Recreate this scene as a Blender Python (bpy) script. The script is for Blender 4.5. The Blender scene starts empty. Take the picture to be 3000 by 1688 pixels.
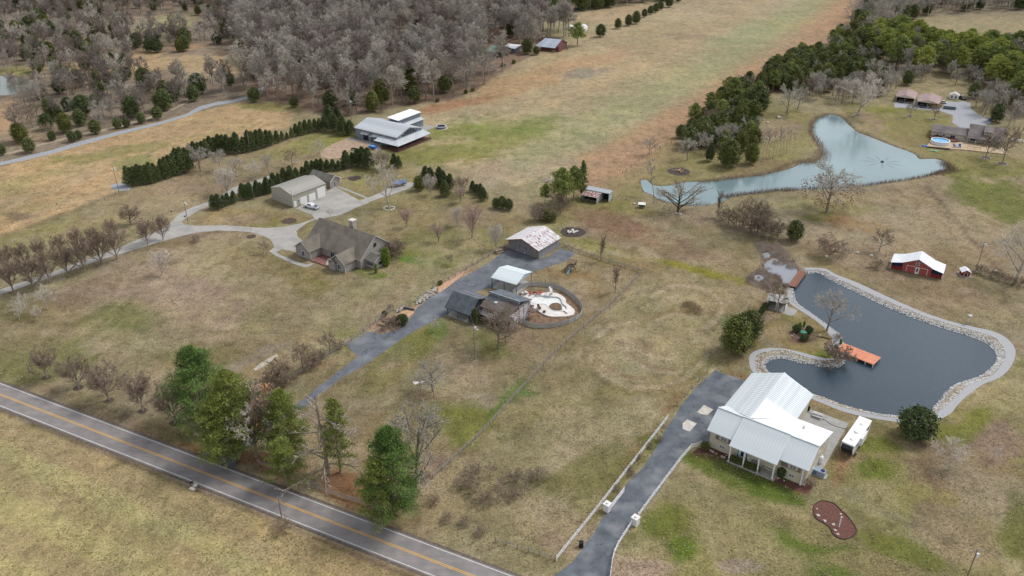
import bpy, bmesh, math, random, re
import numpy as np
from mathutils import Vector, Matrix
random.seed(7); RNG = np.random.default_rng(7)
R = math.radians
scene = bpy.context.scene
COL = scene.collection

# ------------------------------------------------------------------ camera
CAMH = 115.0; PITCH = R(28.83); FOC = 2387.0
cam_d = bpy.data.cameras.new('camera'); cam = bpy.data.objects.new('camera', cam_d); COL.objects.link(cam)
cam.location = (0, 0, CAMH); cam.rotation_euler = (R(90) - PITCH, 0, 0)
cam_d.sensor_width = 36; cam_d.lens = FOC / 3000 * 36; cam_d.clip_start = 1; cam_d.clip_end = 12000
scene.camera = cam

# ------------------------------------------------------------------ sky, sun, exposure
SUN_EL, SUN_AZ = 52, 62            # azimuth measured clockwise from +Y (away from the camera, to the right)
w = bpy.data.worlds.new('World'); scene.world = w; w.use_nodes = True
nt = w.node_tree; bg = nt.nodes['Background']
sky = nt.nodes.new('ShaderNodeTexSky'); sky.sky_type = 'NISHITA'; sky.sun_disc = False
sky.sun_elevation = R(SUN_EL); sky.sun_rotation = R(SUN_AZ); sky.air_density = 1.0; sky.dust_density = 0.8; sky.ozone_density = 1.0
hs = nt.nodes.new('ShaderNodeHueSaturation'); hs.inputs['Saturation'].default_value = 0.22
nt.links.new(sky.outputs[0], hs.inputs['Color']); nt.links.new(hs.outputs[0], bg.inputs[0]); bg.inputs[1].default_value = 0.13
sd = bpy.data.lights.new('sun', 'SUN'); so = bpy.data.objects.new('sun', sd); COL.objects.link(so)
sd.energy = 1.5; sd.angle = R(14); sd.color = (1, .965, .91)
dv = Vector((math.sin(R(SUN_AZ)) * math.cos(R(SUN_EL)), math.cos(R(SUN_AZ)) * math.cos(R(SUN_EL)), math.sin(R(SUN_EL))))
so.rotation_euler = dv.to_track_quat('Z', 'Y').to_euler()
scene.view_settings.view_transform = 'Standard'; scene.view_settings.look = 'None'
scene.view_settings.gamma = 1; scene.view_settings.use_curve_mapping = False
scene.view_settings.exposure = 0.78

# ------------------------------------------------------------------ survey: positions on the aerial photograph -> metres on the ground
TL = {'o':(0,0,.85833),'a':(0,0,2.574),'b':(1000,0,2.574),'c':(2000,0,2.574),'d':(0,563,2.574),'e':(1000,563,2.574),'f':(2000,563,2.574),
'h':(0,1125,2.574),'i':(1000,1125,2.574),'j':(2000,1125,2.574),'A':(2000,1050,3.622),'B':(1250,600,3.622),'G':(750,450,3.622),
'R':(2550,650,4.5275),'W':(950,250,4.14),'Q':(2600,230,4.5275),'X':(500,980,3.433),'Y':(1550,380,3.22),'Z':(1200,0,4.287),
'V':(300,380,3.22),'D':(2150,780,4.5275),'S':(1000,830,4.528)}
def g(t, x, y, z=0.0):
    ox, oy, s = TL[t]; u = (ox + x / s - 1500) / FOC; v = -(oy + y / s - 844) / FOC
    dy = math.cos(PITCH) + v * math.sin(PITCH); dz = -math.sin(PITCH) + v * math.cos(PITCH)
    k = (z - CAMH) / dz
    return (u * k, dy * k)
def gl(t, pts, z=0.0): return [g(t, x, y, z) for x, y in pts]

# ------------------------------------------------------------------ tagging and mesh helpers
def tag(o, label=None, cat=None, group=None, kind=None):
    if label: o['label'] = label
    if cat: o['category'] = cat
    if group: o['group'] = group
    if kind: o['kind'] = kind
    return o
def empty(name, loc, rz=0.0, label=None, cat=None, group=None):
    o = bpy.data.objects.new(name, None); COL.objects.link(o); o.empty_display_size = .5
    o.location = (loc[0], loc[1], loc[2] if len(loc) > 2 else 0.0); o.rotation_euler = (0, 0, rz)
    return tag(o, label, cat, group)
def link(name, me, parent=None, loc=None):
    o = bpy.data.objects.new(name, me); COL.objects.link(o)
    if parent is not None: o.parent = parent
    if loc is not None: o.location = loc
    return o
def kids(o): return list(o.children)
def copy_tree(o, loc, rz=0.0, label=None, scale=None, group=None):
    c = o.copy(); COL.objects.link(c); c.location = (loc[0], loc[1], loc[2] if len(loc) > 2 else 0.0); c.rotation_euler = (0, 0, rz)
    if scale is not None: c.scale = scale if hasattr(scale, '__len__') else (scale,) * 3
    if label: c['label'] = label
    if group: c['group'] = group
    for ch in o.children:
        d = ch.copy(); COL.objects.link(d); d.parent = c
        for e in ch.children:
            f = e.copy(); COL.objects.link(f); f.parent = d
    return c

class MB:
    """collects boxes, bars, quads and tubes; build() links them as one mesh object"""
    def __init__(s): s.v = []; s.f = []; s.m = []; s.cur = 0
    def mi(s, i): s.cur = i; return s
    def add(s, vs, fs):
        b = len(s.v); s.v += [tuple(v) for v in vs]
        for f in fs: s.f.append([b + i for i in f]); s.m.append(s.cur)
        return s
    def box(s, x0, x1, y0, y1, z0, z1):
        return s.add([(x0,y0,z0),(x1,y0,z0),(x1,y1,z0),(x0,y1,z0),(x0,y0,z1),(x1,y0,z1),(x1,y1,z1),(x0,y1,z1)],
                     [(0,3,2,1),(4,5,6,7),(0,1,5,4),(1,2,6,5),(2,3,7,6),(3,0,4,7)])
    def poly(s, pts): return s.add(pts, [list(range(len(pts)))])
    def slab(s, pts, th, down=True):
        """polygon (3-D points, counter-clockwise from above) with thickness th downwards"""
        n = len(pts); lo = [(p[0], p[1], p[2] - th) for p in pts]
        return s.add(list(pts) + lo, [list(range(n)), list(range(2*n-1, n-1, -1))] + [(i, n+i, n+(i+1) % n, (i+1) % n) for i in range(n)])
    def prism(s, pts, z0, z1):
        n = len(pts)
        return s.add([(x,y,z0) for x,y in pts] + [(x,y,z1) for x,y in pts],
                     [list(range(n-1,-1,-1)), list(range(n, 2*n))] + [(i,(i+1)%n,n+(i+1)%n,n+i) for i in range(n)])
    def gable(s, x0, x1, y0, y1, z0, ze, zr, axis='x'):
        """closed gabled block"""
        if axis == 'x':
            ym = (y0+y1)/2; V = [(x0,y0,z0),(x1,y0,z0),(x1,y1,z0),(x0,y1,z0),(x0,y0,ze),(x1,y0,ze),(x1,y1,ze),(x0,y1,ze),(x0,ym,zr),(x1,ym,zr)]
            F = [(0,3,2,1),(0,1,5,4),(2,3,7,6),(4,5,9,8),(6,7,8,9),(0,4,8,7,3),(1,2,6,9,5)]
        else:
            xm = (x0+x1)/2; V = [(x0,y0,z0),(x1,y0,z0),(x1,y1,z0),(x0,y1,z0),(x0,y0,ze),(x1,y0,ze),(x1,y1,ze),(x0,y1,ze),(xm,y0,zr),(xm,y1,zr)]
            F = [(0,3,2,1),(1,2,6,5),(3,0,4,7),(5,6,9,8),(7,4,8,9),(0,1,5,8,4),(2,3,7,9,6)]
        return s.add(V, F)
    def bar(s, p, q, r, r2=None, n=6, cap=True):
        p, q = Vector(p), Vector(q); d = q - p
        if d.length < 1e-6: return s
        a = d.orthogonal().normalized(); b = d.normalized().cross(a); r2 = r if r2 is None else r2
        V = [p + (a*math.cos(2*math.pi*i/n) + b*math.sin(2*math.pi*i/n))*r for i in range(n)] + \
            [q + (a*math.cos(2*math.pi*i/n) + b*math.sin(2*math.pi*i/n))*r2 for i in range(n)]
        F = [(i,(i+1)%n,n+(i+1)%n,n+i) for i in range(n)]
        if cap: F += [list(range(n-1,-1,-1)), list(range(n,2*n))]
        return s.add(V, F)
    def beam(s, p, q, w, h):
        """square bar between two points, w across, h high"""
        p, q = Vector(p), Vector(q); d = (q-p).normalized(); sd_ = d.cross(Vector((0,0,1)))
        sd_ = sd_.normalized() if sd_.length > 1e-4 else Vector((1,0,0)); up = sd_.cross(d)
        V = []
        for c in (p, q):
            for a, b in ((-1,-1),(1,-1),(1,1),(-1,1)): V.append(c + sd_*a*w/2 + up*b*h/2)
        return s.add(V, [(0,3,2,1),(4,5,6,7),(0,1,5,4),(1,2,6,5),(2,3,7,6),(3,0,4,7)])
    def lathe(s, prof, n=14, c=(0,0)):
        V = []; F = []
        for r, z in prof: V += [(c[0]+r*math.cos(2*math.pi*i/n), c[1]+r*math.sin(2*math.pi*i/n), z) for i in range(n)]
        for k in range(len(prof)-1):
            for i in range(n): F.append((k*n+i, k*n+(i+1)%n, (k+1)*n+(i+1)%n, (k+1)*n+i))
        F += [list(range(n-1,-1,-1)), list(range((len(prof)-1)*n, len(prof)*n))]
        return s.add(V, F)
    def rock(s, c, r, sq=.7):
        V = []; 
        for x,y,z in ((-1,-1,-1),(1,-1,-1),(1,1,-1),(-1,1,-1),(-1,-1,1),(1,-1,1),(1,1,1),(-1,1,1)):
            k = r*(.55+.3*random.random()); V.append((c[0]+x*k*(1+.3*random.random()), c[1]+y*k, c[2]+z*k*sq))
        return s.add(V, [(0,3,2,1),(4,5,6,7),(0,1,5,4),(1,2,6,5),(2,3,7,6),(3,0,4,7)])
    def mesh(s, name, mats, smooth=False):
        me = bpy.data.meshes.new(name); me.from_pydata(s.v, [], s.f)
        for m in (mats if isinstance(mats, (list, tuple)) else [mats]): me.materials.append(m)
        me.polygons.foreach_set('material_index', s.m)
        if smooth: me.polygons.foreach_set('use_smooth', [True]*len(s.f))
        me.update(); return me
    def build(s, name, mats, parent=None, smooth=False, loc=None):
        return link(name, s.mesh(name, mats, smooth), parent, loc)

def tri_mesh(name, V, F, mats, mi=None):
    """numpy vertices (n,3) and triangles (m,3) -> mesh"""
    me = bpy.data.meshes.new(name); V = np.asarray(V, np.float32); F = np.asarray(F, np.int32); k = F.shape[1]
    me.vertices.add(len(V)); me.vertices.foreach_set('co', V.ravel())
    me.loops.add(F.size); me.loops.foreach_set('vertex_index', F.ravel())
    me.polygons.add(len(F)); me.polygons.foreach_set('loop_start', np.arange(0, F.size, k, dtype=np.int32))
    if bpy.app.version < (4, 0, 0): me.polygons.foreach_set('loop_total', np.full(len(F), k, np.int32))
    for m in mats: me.materials.append(m)
    if mi is not None: me.polygons.foreach_set('material_index', np.asarray(mi, np.int32))
    me.update(calc_edges=True); return me

# ------------------------------------------------------------------ materials
def s2l(c): return c/12.92 if c <= .04045 else ((c+.055)/1.055)**2.4
def hx(h, k=1.0):
    h = h.lstrip('#'); return tuple(min(1, s2l(int(h[i:i+2], 16)/255)*k) for i in (0, 2, 4))
MATS = {}
def M(name, a, b=None, rough=.8, scale=2.0, bump=0.0, metal=0.0, spec=.3, stretch=(1,1,1), rand=0.0, detail=4, contrast=(.35,.65), emit=0, trans=0, space='Object'):
    """noise-mottled principled material; a, b sRGB hex albedos"""
    if name in MATS: return MATS[name]
    m = bpy.data.materials.new(name); m.use_nodes = True; N = m.node_tree.nodes; L = m.node_tree.links; P = N['Principled BSDF']
    ca = hx(a); cb = hx(b) if b else tuple(min(1, c*1.22) for c in ca)
    tc = N.new('ShaderNodeTexCoord'); mp = N.new('ShaderNodeMapping'); mp.inputs['Scale'].default_value = stretch
    L.new(tc.outputs[space], mp.inputs['Vector'])
    no = N.new('ShaderNodeTexNoise'); no.inputs['Scale'].default_value = scale; no.inputs['Detail'].default_value = detail
    L.new(mp.outputs[0], no.inputs['Vector'])
    rp = N.new('ShaderNodeValToRGB'); rp.color_ramp.elements[0].position = contrast[0]; rp.color_ramp.elements[1].position = contrast[1]
    rp.color_ramp.elements[0].color = (*ca, 1); rp.color_ramp.elements[1].color = (*cb, 1)
    L.new(no.outputs['Fac'], rp.inputs[0]); out = rp.outputs[0]
    if rand:
        oi = N.new('ShaderNodeObjectInfo'); hs = N.new('ShaderNodeHueSaturation'); mr = N.new('ShaderNodeMapRange')
        mr.inputs['To Min'].default_value = 1-rand; mr.inputs['To Max'].default_value = 1+rand
        L.new(oi.outputs['Random'], mr.inputs['Value']); L.new(mr.outputs[0], hs.inputs['Value'])
        mr2 = N.new('ShaderNodeMapRange'); mr2.inputs['To Min'].default_value = .5-rand*.045; mr2.inputs['To Max'].default_value = .5+rand*.045
        mu = N.new('ShaderNodeMath'); mu.operation = 'FRACT'; mm = N.new('ShaderNodeMath'); mm.operation = 'MULTIPLY'; mm.inputs[1].default_value = 7.31
        L.new(oi.outputs['Random'], mm.inputs[0]); L.new(mm.outputs[0], mu.inputs[0]); L.new(mu.outputs[0], mr2.inputs['Value']); L.new(mr2.outputs[0], hs.inputs['Hue'])
        L.new(out, hs.inputs['Color']); out = hs.outputs[0]
    L.new(out, P.inputs['Base Color']); P.inputs['Roughness'].default_value = rough; P.inputs['Metallic'].default_value = metal
    P.inputs['Specular IOR Level'].default_value = spec
    if bump:
        bp = N.new('ShaderNodeBump'); bp.inputs['Strength'].default_value = min(1, bump); bp.inputs['Distance'].default_value = .05*max(1, bump)
        L.new(no.outputs['Fac'], bp.inputs['Height']); L.new(bp.outputs[0], P.inputs['Normal'])
    if emit: P.inputs['Emission Strength'].default_value = emit
    MATS[name] = m; return m
def banded(name, a, b, period, axis=2, rough=.8, width=.12, depth=.6, scale=2.0, stain=None, spec=.3, metal=0):
    """material with fine parallel courses (siding, shingles) along one axis of the object"""
    if name in MATS: return MATS[name]
    m = M(name, a, b, rough=rough, scale=scale, spec=spec, metal=metal); N = m.node_tree.nodes; L = m.node_tree.links; P = N['Principled BSDF']
    tc = [n for n in N if n.bl_idname == 'ShaderNodeTexCoord'][0]
    sp = N.new('ShaderNodeSeparateXYZ'); L.new(tc.outputs['Object'], sp.inputs[0])
    dv = N.new('ShaderNodeMath'); dv.operation = 'DIVIDE'; dv.inputs[1].default_value = period; L.new(sp.outputs[axis], dv.inputs[0])
    fr = N.new('ShaderNodeMath'); fr.operation = 'FRACT'; L.new(dv.outputs[0], fr.inputs[0])
    bp = N.new('ShaderNodeBump'); bp.inputs['Strength'].default_value = depth; bp.inputs['Distance'].default_value = .03
    L.new(fr.outputs[0], bp.inputs['Height']); L.new(bp.outputs[0], P.inputs['Normal'])
    lt = N.new('ShaderNodeMath'); lt.operation = 'LESS_THAN'; lt.inputs[1].default_value = width; L.new(fr.outputs[0], lt.inputs[0])
    mx = N.new('ShaderNodeMix'); mx.data_type = 'RGBA'; mx.blend_type = 'MULTIPLY'; mx.inputs['B'].default_value = (.72,.72,.72,1)
    src = P.inputs['Base Color'].links[0].from_socket; L.new(lt.outputs[0], mx.inputs['Factor']); L.new(src, mx.inputs['A']); L.new(mx.outputs['Result'], P.inputs['Base Color'])
    return m

# ------------------------------------------------------------------ ground: one sheet, albedo of its grasses held per vertex
def vnoise(x, y, sc, seed):
    """smooth value noise, numpy"""
    r = np.random.default_rng(seed).random((256, 256)).astype(np.float32)
    x = x / sc + seed*13.7; y = y / sc + seed*7.3
    xi = np.floor(x).astype(np.int64); yi = np.floor(y).astype(np.int64); fx = x-xi; fy = y-yi
    fx = fx*fx*(3-2*fx); fy = fy*fy*(3-2*fy)
    a = r[xi & 255, yi & 255]; b = r[(xi+1) & 255, yi & 255]; c = r[xi & 255, (yi+1) & 255]; d = r[(xi+1) & 255, (yi+1) & 255]
    return (a*(1-fx)+b*fx)*(1-fy) + (c*(1-fx)+d*fx)*fy
def fbm(x, y, sc, seed, oct=4):
    t = 0; a = 1; s = 0
    for k in range(oct): t = t + a*vnoise(x, y, sc/2**k, seed+k); s += a; a *= .55
    return t/s
def sdist(X, Y, poly):
    """signed distance to a polygon, negative inside"""
    p = np.asarray(poly, float); n = len(p); d = np.full(X.shape, 1e9); ins = np.zeros(X.shape, bool)
    for i in range(n):
        ax, ay = p[i]; bx, by = p[(i+1) % n]; ex, ey = bx-ax, by-ay
        t = np.clip(((X-ax)*ex + (Y-ay)*ey)/(ex*ex+ey*ey+1e-9), 0, 1)
        d = np.minimum(d, (X-ax-t*ex)**2 + (Y-ay-t*ey)**2)
        c = (ay > Y) != (by > Y)
        with np.errstate(divide='ignore', invalid='ignore'):
            ins ^= c & (X < (bx-ax)*(Y-ay)/(by-ay+1e-12)+ax)
    d = np.sqrt(d); return np.where(ins, -d, d)
def ldist(X, Y, pl):
    p = np.asarray(pl, float); d = np.full(X.shape, 1e9)
    for i in range(len(p)-1):
        ax, ay = p[i]; bx, by = p[i+1]; ex, ey = bx-ax, by-ay
        t = np.clip(((X-ax)*ex + (Y-ay)*ey)/(ex*ex+ey*ey+1e-9), 0, 1)
        d = np.minimum(d, (X-ax-t*ex)**2 + (Y-ay-t*ey)**2)
    return np.sqrt(d)
def smooth(t): t = np.clip(t, 0, 1); return t*t*(3-2*t)
def catmull(pts, k=4, closed=False):
    out = []; n = len(pts); rng = range(n if closed else n-1)
    for i in rng:
        P = [pts[(i+j) % n] if closed else pts[min(max(i+j, 0), n-1)] for j in (-1, 0, 1, 2)]
        for q in range(k):
            t = q/k
            out.append(tuple(.5*((2*P[1][c]) + (-P[0][c]+P[2][c])*t + (2*P[0][c]-5*P[1][c]+4*P[2][c]-P[3][c])*t*t + (-P[0][c]+3*P[1][c]-3*P[2][c]+P[3][c])*t**3) for c in range(2)))
    if not closed: out.append(tuple(pts[-1]))
    return out

# stations round the big pond: (water edge, outer edge of the stones, outer edge of the gravel path)
ST = [('f',(930,612),(935,590),(905,570)),('f',(1000,605),(1010,585),(1000,570)),('f',(1050,615),(1070,595),(1085,580)),('f',(1120,660),(1140,635),(1150,618)),
('f',(1250,722),(1265,695),(1280,668)),('f',(1400,795),(1415,765),(1430,735)),('f',(1600,885),(1615,850),(1630,828)),('f',(1800,965),(1815,930),(1830,912)),
('f',(2000,1030),(2010,995),(2020,975)),('f',(2180,1085),(2200,1045),(2210,1020)),('f',(2290,1130),(2330,1085),(2340,1050)),('f',(2350,1180),(2400,1140),(2440,1100)),
('f',(2378,1250),(2440,1220),(2510,1190)),('f',(2330,1320),(2400,1310),(2480,1310)),('f',(2240,1385),(2310,1400),(2390,1400)),
('j',(2060,0),(2160,0),(2270,0)),('j',(1990,60),(2090,70),(2140,95)),('j',(1930,130),(2000,150),(2065,170)),('j',(1870,205),(1915,225),(2020,225)),
('j',(1840,238),(1860,262),(1920,275)),('j',(1750,248),(1750,268),(1800,305)),('j',(1640,235),(1640,258),(1650,292)),('j',(1500,222),(1490,243),(1480,268)),
('j',(1350,190),(1345,210),(1330,240)),('j',(1200,150),(1195,172),(1185,200)),('j',(1080,102),(1075,125),(1065,150)),('j',(975,65),(975,85),(970,112)),
('j',(900,10),(895,30),(885,55)),('f',(800,1425),(780,1450),(765,1475)),('f',(720,1400),(690,1420),(650,1440)),('f',(650,1350),(575,1370),(530,1360)),
('f',(618,1310),(550,1290),(500,1270)),('f',(640,1270),(560,1230),(520,1215)),('f',(690,1250),(640,1200),(610,1180)),('f',(770,1247),(770,1190),(740,1178)),
('f',(870,1275),(880,1225),(880,1205)),('f',(980,1298),(990,1255),(990,1235)),('f',(1100,1315),(1090,1275),(1090,1255)),('f',(1185,1308),(1170,1275),(1150,1250)),
('f',(1235,1255),(1210,1230),(1165,1210)),('f',(1235,1190),(1190,1190),(1110,1190)),('f',(1210,1120),(1190,1110),(1100,1155)),('f',(1195,1070),(1165,1060),(1130,1110)),
('f',(1160,1050),(1140,1045),(1100,1075)),('f',(1110,1010),(1100,1010),(1080,1035)),('f',(1010,935),(1000,940),(985,955)),('f',(930,880),(920,890),(905,905)),
('f',(865,830),(850,845),(820,850)),('f',(845,790),(815,800),(785,810)),('f',(838,755),(805,760),(780,765)),('f',(838,720),(810,722),(790,718))]
POND_Z = -0.30
shore = catmull([g(t, *a, POND_Z) for t, a, b, c in ST], 3, True)
ripout = catmull([g(t, *b) for t, a, b, c in ST], 3); pathout = catmull([g(t, *c) for t, a, b, c in ST], 3); shore_open = catmull([g(t, *a) for t, a, b, c in ST], 3)
UP_Z = -0.25
upper = catmull([g('c', x, y, UP_Z) for x, y in [(1060,880),(1100,866),(1150,870),(1200,893),(1240,935),(1280,970),(1320,1000),(1400,1030),(1500,1070),(1600,1110),(1690,1140),(1750,1168),
    (1768,1190),(1800,1203),(1900,1200),(1950,1215),(1990,1240),(1985,1285),(1920,1310),(1750,1345),(1500,1385),(1300,1412),(1100,1424),(900,1432),(760,1440)]] +
    [g('Y', x, y, UP_Z) for x, y in [(2380,565),(2200,590),(2000,615),(1880,640),(1840,670),(1740,695),(1640,718),(1500,712),(1340,688),(1220,655),(1190,625),(1120,595),(1085,575),(1070,530),(1060,480),
    (1110,480),(1150,520),(1210,535),(1330,530),(1500,495),(1620,495),(1750,487),(1900,465)]] +
    [g('c', x, y, UP_Z) for x, y in [(420,1345),(560,1330),(680,1305),(780,1285),(860,1255),(920,1225),(1000,1228),(1050,1190),(1060,1160),(1040,1110),(1000,1050),(975,1000),(985,950),(1020,900)]], 2, True)
wood_pond = catmull([g('a', x, y, UP_Z) for x, y in [(-90,590),(40,572),(130,590),(190,640),(205,680),(150,705),(0,718),(-120,700)]], 3, True)
puddles = [catmull([g('f', x, y, -.1) for x, y in p], 3, True) for p in (
    [(640,525),(700,500),(760,540),(830,545),(862,600),(830,660),(800,690),(770,700),(750,650),(720,620),(660,610),(620,560)],
    [(540,640),(575,620),(605,640),(600,665),(560,670)], [(600,470),(640,455),(660,480),(630,500)])]

KK = .0045
ny = int(math.log(1150/62)/KK); nx = int(2.16/KK)+1
ys = 62*np.exp(KK*np.arange(ny)); sx = np.linspace(-1.08, 1.08, nx)
GX = (sx[None, :]*(ys[:, None]+40)).astype(np.float64); GY = np.repeat(ys[:, None], nx, 1)
X = GX.ravel(); Y = GY.ravel()
# photo coordinates (2575 px wide overview) of each ground point, for painting the patches of grass where they lie
dz = Y*math.cos(PITCH) + CAMH*math.sin(PITCH); U = (1500 + FOC*X/dz)*.85833; V = (844 - FOC*(Y*math.sin(PITCH)-CAMH*math.cos(PITCH))/dz)*.85833
n1 = fbm(X, Y, 26, 1); n2 = fbm(X, Y, 9, 11); n3 = fbm(X, Y, 3.2, 21, 3); n4 = fbm(X, Y, 60, 31); n0 = np.random.default_rng(3).random(X.shape)
GK = .78
def hc(h): return np.array(hx(h, GK))
C = np.tile(hc('#958b68'), (len(X), 1))
def blend(m, col):
    global C
    C = C*(1-m[:, None]) + (col if isinstance(col, np.ndarray) else hc(col))*m[:, None]
def PG(poly, col, op=1.0, fe=8, nw=0.0):
    """polygon patch; feather and edge noise in survey pixels"""
    p = np.array(poly); b = (U > p[:,0].min()-80) & (U < p[:,0].max()+80) & (V > p[:,1].min()-80) & (V < p[:,1].max()+80)
    m = np.zeros(len(X)); d = sdist(U[b], V[b], poly) + (n2[b]-.5)*2*nw; m[b] = smooth(.5-d/fe)*op; blend(m, col)
def EL(cx, cy, rx, ry, col, op=.8, rot=0, fe=.6, nw=1.3):
    op = min(1, op*1.15)
    c, s = math.cos(R(rot)), math.sin(R(rot)); dx = U-cx; dy = V-cy
    d = np.sqrt(((dx*c+dy*s)/rx)**2 + ((-dx*s+dy*c)/ry)**2) + (n2-.5)*nw + (n3-.5)*nw*.5
    blend(smooth((1.15-d)/fe)*op, col)
def PL(pl, wd, col, op=.8, fe=6, nw=2):
    p = np.array(pl); b = (U > p[:,0].min()-50-wd) & (U < p[:,0].max()+50+wd) & (V > p[:,1].min()-50-wd) & (V < p[:,1].max()+50+wd)
    m = np.zeros(len(X)); d = ldist(U[b], V[b], pl) - wd/2 + (n2[b]-.5)*2*nw + (n3[b]-.5)*nw; m[b] = smooth(.5-d/fe)*op; blend(m, col)
GREEN, TAN, ORANGE, BROWN, DARKG = '#7c7c4a', '#a3947a', '#b99b70', '#8d7a64', '#66693a'
# natural mottling of the turf: straw, brown thatch and greener clumps
t_ = fbm(X, Y, 34, 301, 5); t2 = fbm(X, Y, 15, 331, 5); t3 = fbm(X, Y, 6, 361, 4)
# far country
PG([(-2000,-900),(4500,-900),(4500,40),(-2000,40)], '#8a7f6a', 1, 30)
PG([(-900,-200),(620,-200),(700,240),(620,255),(300,330),(0,420),(-900,700)], '#8b7d69', 1, 14, 6)       # left wood floor
PG([(560,-300),(1250,-300),(1440,60),(1410,110),(1300,160),(1200,225),(1130,258),(1000,270),(880,292),(760,280),(640,250)], '#85705f', 1, 8, 4)  # grey wood floor
for e in ((320,165,330,22,'#b49d74',1),(420,60,90,25,'#9a9668',.9),(370,140,60,16,'#b09a72',.9),(560,175,120,22,'#b6a078',1),(620,35,70,18,'#b8a684',.8),(470,118,60,10,'#ab8f6c',.8),(40,180,50,14,'#8c8c55',.9),(10,300,60,50,'#b0946e',.9),(60,350,70,25,'#9e8a6c',.8),(700,10,70,14,'#b5a385',.7),(1000,130,70,14,'#a58e66',.8)): EL(*e[:4], e[4], e[5], -4)
# air-strip field
PG([(1030,262),(1130,255),(1200,225),(1300,160),(1410,110),(1460,60),(1560,45),(1700,-10),(1700,-200),(2300,-200),(2170,10),(2100,90),(1995,160),(1900,215),(1800,300),(1700,340),(1590,410),(1470,478),(1390,430),(1300,470),(1200,440),(1060,400),(1000,380),(930,330),(1060,290)], '#aa9a76', 1, 8, 4)
PG([(1260,45),(1480,25),(1650,0),(1680,-30),(1700,0),(1560,60),(1420,100),(1290,70)], '#9d9670', 1, 8, 3)
PG([(1400,40),(1640,5),(1660,12),(1640,30),(1560,62),(1430,55)], '#b59f7a', 1, 6, 2)
PL([(2260,-90),(2090,60),(1900,190),(1750,290),(1580,400),(1480,450)], 120, '#ac8d6a', 1, 40, 12)
PL([(2100,-60),(1980,50),(1820,150),(1650,235),(1480,320),(1300,400)], 100, '#9e976f', .8, 60, 20)
PL([(1690,0),(1800,60),(1900,40),(2000,0)], 40, '#ab9b7a', .7, 30)
EL(1340,200,190,34,'#b29268',.75,-18); EL(1480,160,140,26,'#b49670',.7,-14); EL(1470,185,60,16,'#958a74',.8,-8); EL(1150,262,110,14,'#a5805e',.85,-12)
EL(1240,300,230,24,'#a39a72',.8,-10); EL(1300,335,120,26,'#7d8446',.85,-4); EL(1180,325,90,22,'#858a4c',.8,-4); EL(1090,330,60,14,'#8c8c50',.7); EL(1130,385,170,34,'#868549',.85,-6); EL(1020,390,90,24,'#83814a',.8,-8); EL(1230,360,170,20,'#8b8b50',.8,-6)
EL(1290,430,180,34,'#a8987a',.7,-10); EL(1700,70,120,24,'#aa9a70',.5,-8); EL(1660,110,60,20,'#a89870',.6); EL(1760,95,90,8,'#8f8266',.7,3); EL(1900,80,140,26,'#9fa072',.6,-14)
# left hay field
PG([(-300,560),(0,418),(110,390),(300,332),(480,285),(612,255),(740,282),(728,320),(600,345),(480,385),(380,430),(325,470),(150,545),(0,600),(-300,720)], '#b59b72', 1, 8, 3)
EL(250,390,230,16,'#958c58',.8,-10); EL(330,410,60,22,'#8b8a58',.8,-12); EL(680,268,90,12,'#9a9458',.8,2); EL(100,440,120,18,'#a99968',.6,-10); EL(40,470,70,20,'#a89c68',.5); EL(560,330,100,14,'#ac9a66',.5,-12); EL(90,520,120,14,'#a99867',.6,-20); EL(45,545,45,10,'#7c6c58',.7); EL(180,480,120,14,'#bd9a6c',.6,-18)
PG([(0,600),(150,545),(325,470),(420,450),(330,560),(200,620),(0,700),(-200,760)], '#8f8658', 1, 14, 6)
PL([(0,595),(120,555),(250,505),(330,480)], 10, '#7b6f52', .7, 8); PL([(170,600),(260,520),(420,470),(560,450)], 40, '#9c8b6c', .6, 30, 12)
PG([(325,470),(480,400),(600,365),(740,330),(870,300),(900,340),(800,400),(640,480),(520,530),(440,560),(330,560)], '#958868', 1, 14, 6)
EL(760,365,140,26,'#8e8a52',.8,-16); EL(850,350,60,16,'#8a8c48',.8,-20); EL(420,470,90,26,'#9d8b70',.6,-14); EL(640,430,80,20,'#958a6c',.6,-20); EL(560,470,90,16,'#8c7c66',.5,-10)
# home grounds of the stone house
PG([(470,575),(540,520),(690,530),(780,545),(770,570),(620,578)], '#97875f', 1, 8, 3); EL(690,560,80,14,'#87864c',.8); EL(600,550,90,14,'#a08c6c',.7); EL(500,552,40,16,'#86785c',.7)
PG([(830,470),(1010,420),(1180,470),(1350,560),(1240,640),(1060,700),(930,690),(960,560),(870,540)], '#8f855b', 1, 16, 6)
EL(900,455,50,22,'#8b8a52',.8); EL(1020,575,60,22,'#847f4c',.7); EL(1080,650,80,26,'#767a3c',.85,10); EL(1110,600,80,30,'#8a7f5c',.6); EL(1040,655,50,7,'#5f7a2e',.9,8); EL(930,430,60,14,'#7f7f48',.7); EL(1190,560,90,40,'#8d8262',.7,20); EL(1250,590,60,20,'#8a8450',.6)
EL(300,700,300,46,'#8c7a64',.75,-22); EL(400,620,260,20,'#8b7962',.7,-14); EL(560,590,130,14,'#8c7864',.6,2); EL(620,640,150,60,'#938660',.6); EL(760,690,120,50,'#86804e',.8,20); EL(790,710,50,18,'#76783c',.8,12)
EL(420,740,170,80,'#9f8c72',.85,8); EL(500,830,150,60,'#9c8a6e',.8,20); EL(280,800,150,40,'#7b784c',.85,-8); EL(330,770,60,20,'#777548',.7,-8); EL(480,775,24,8,'#6d7040',.7,8); EL(90,900,140,60,'#827f4e',.75,-10); EL(520,920,130,50,'#88824f',.7)
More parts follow.
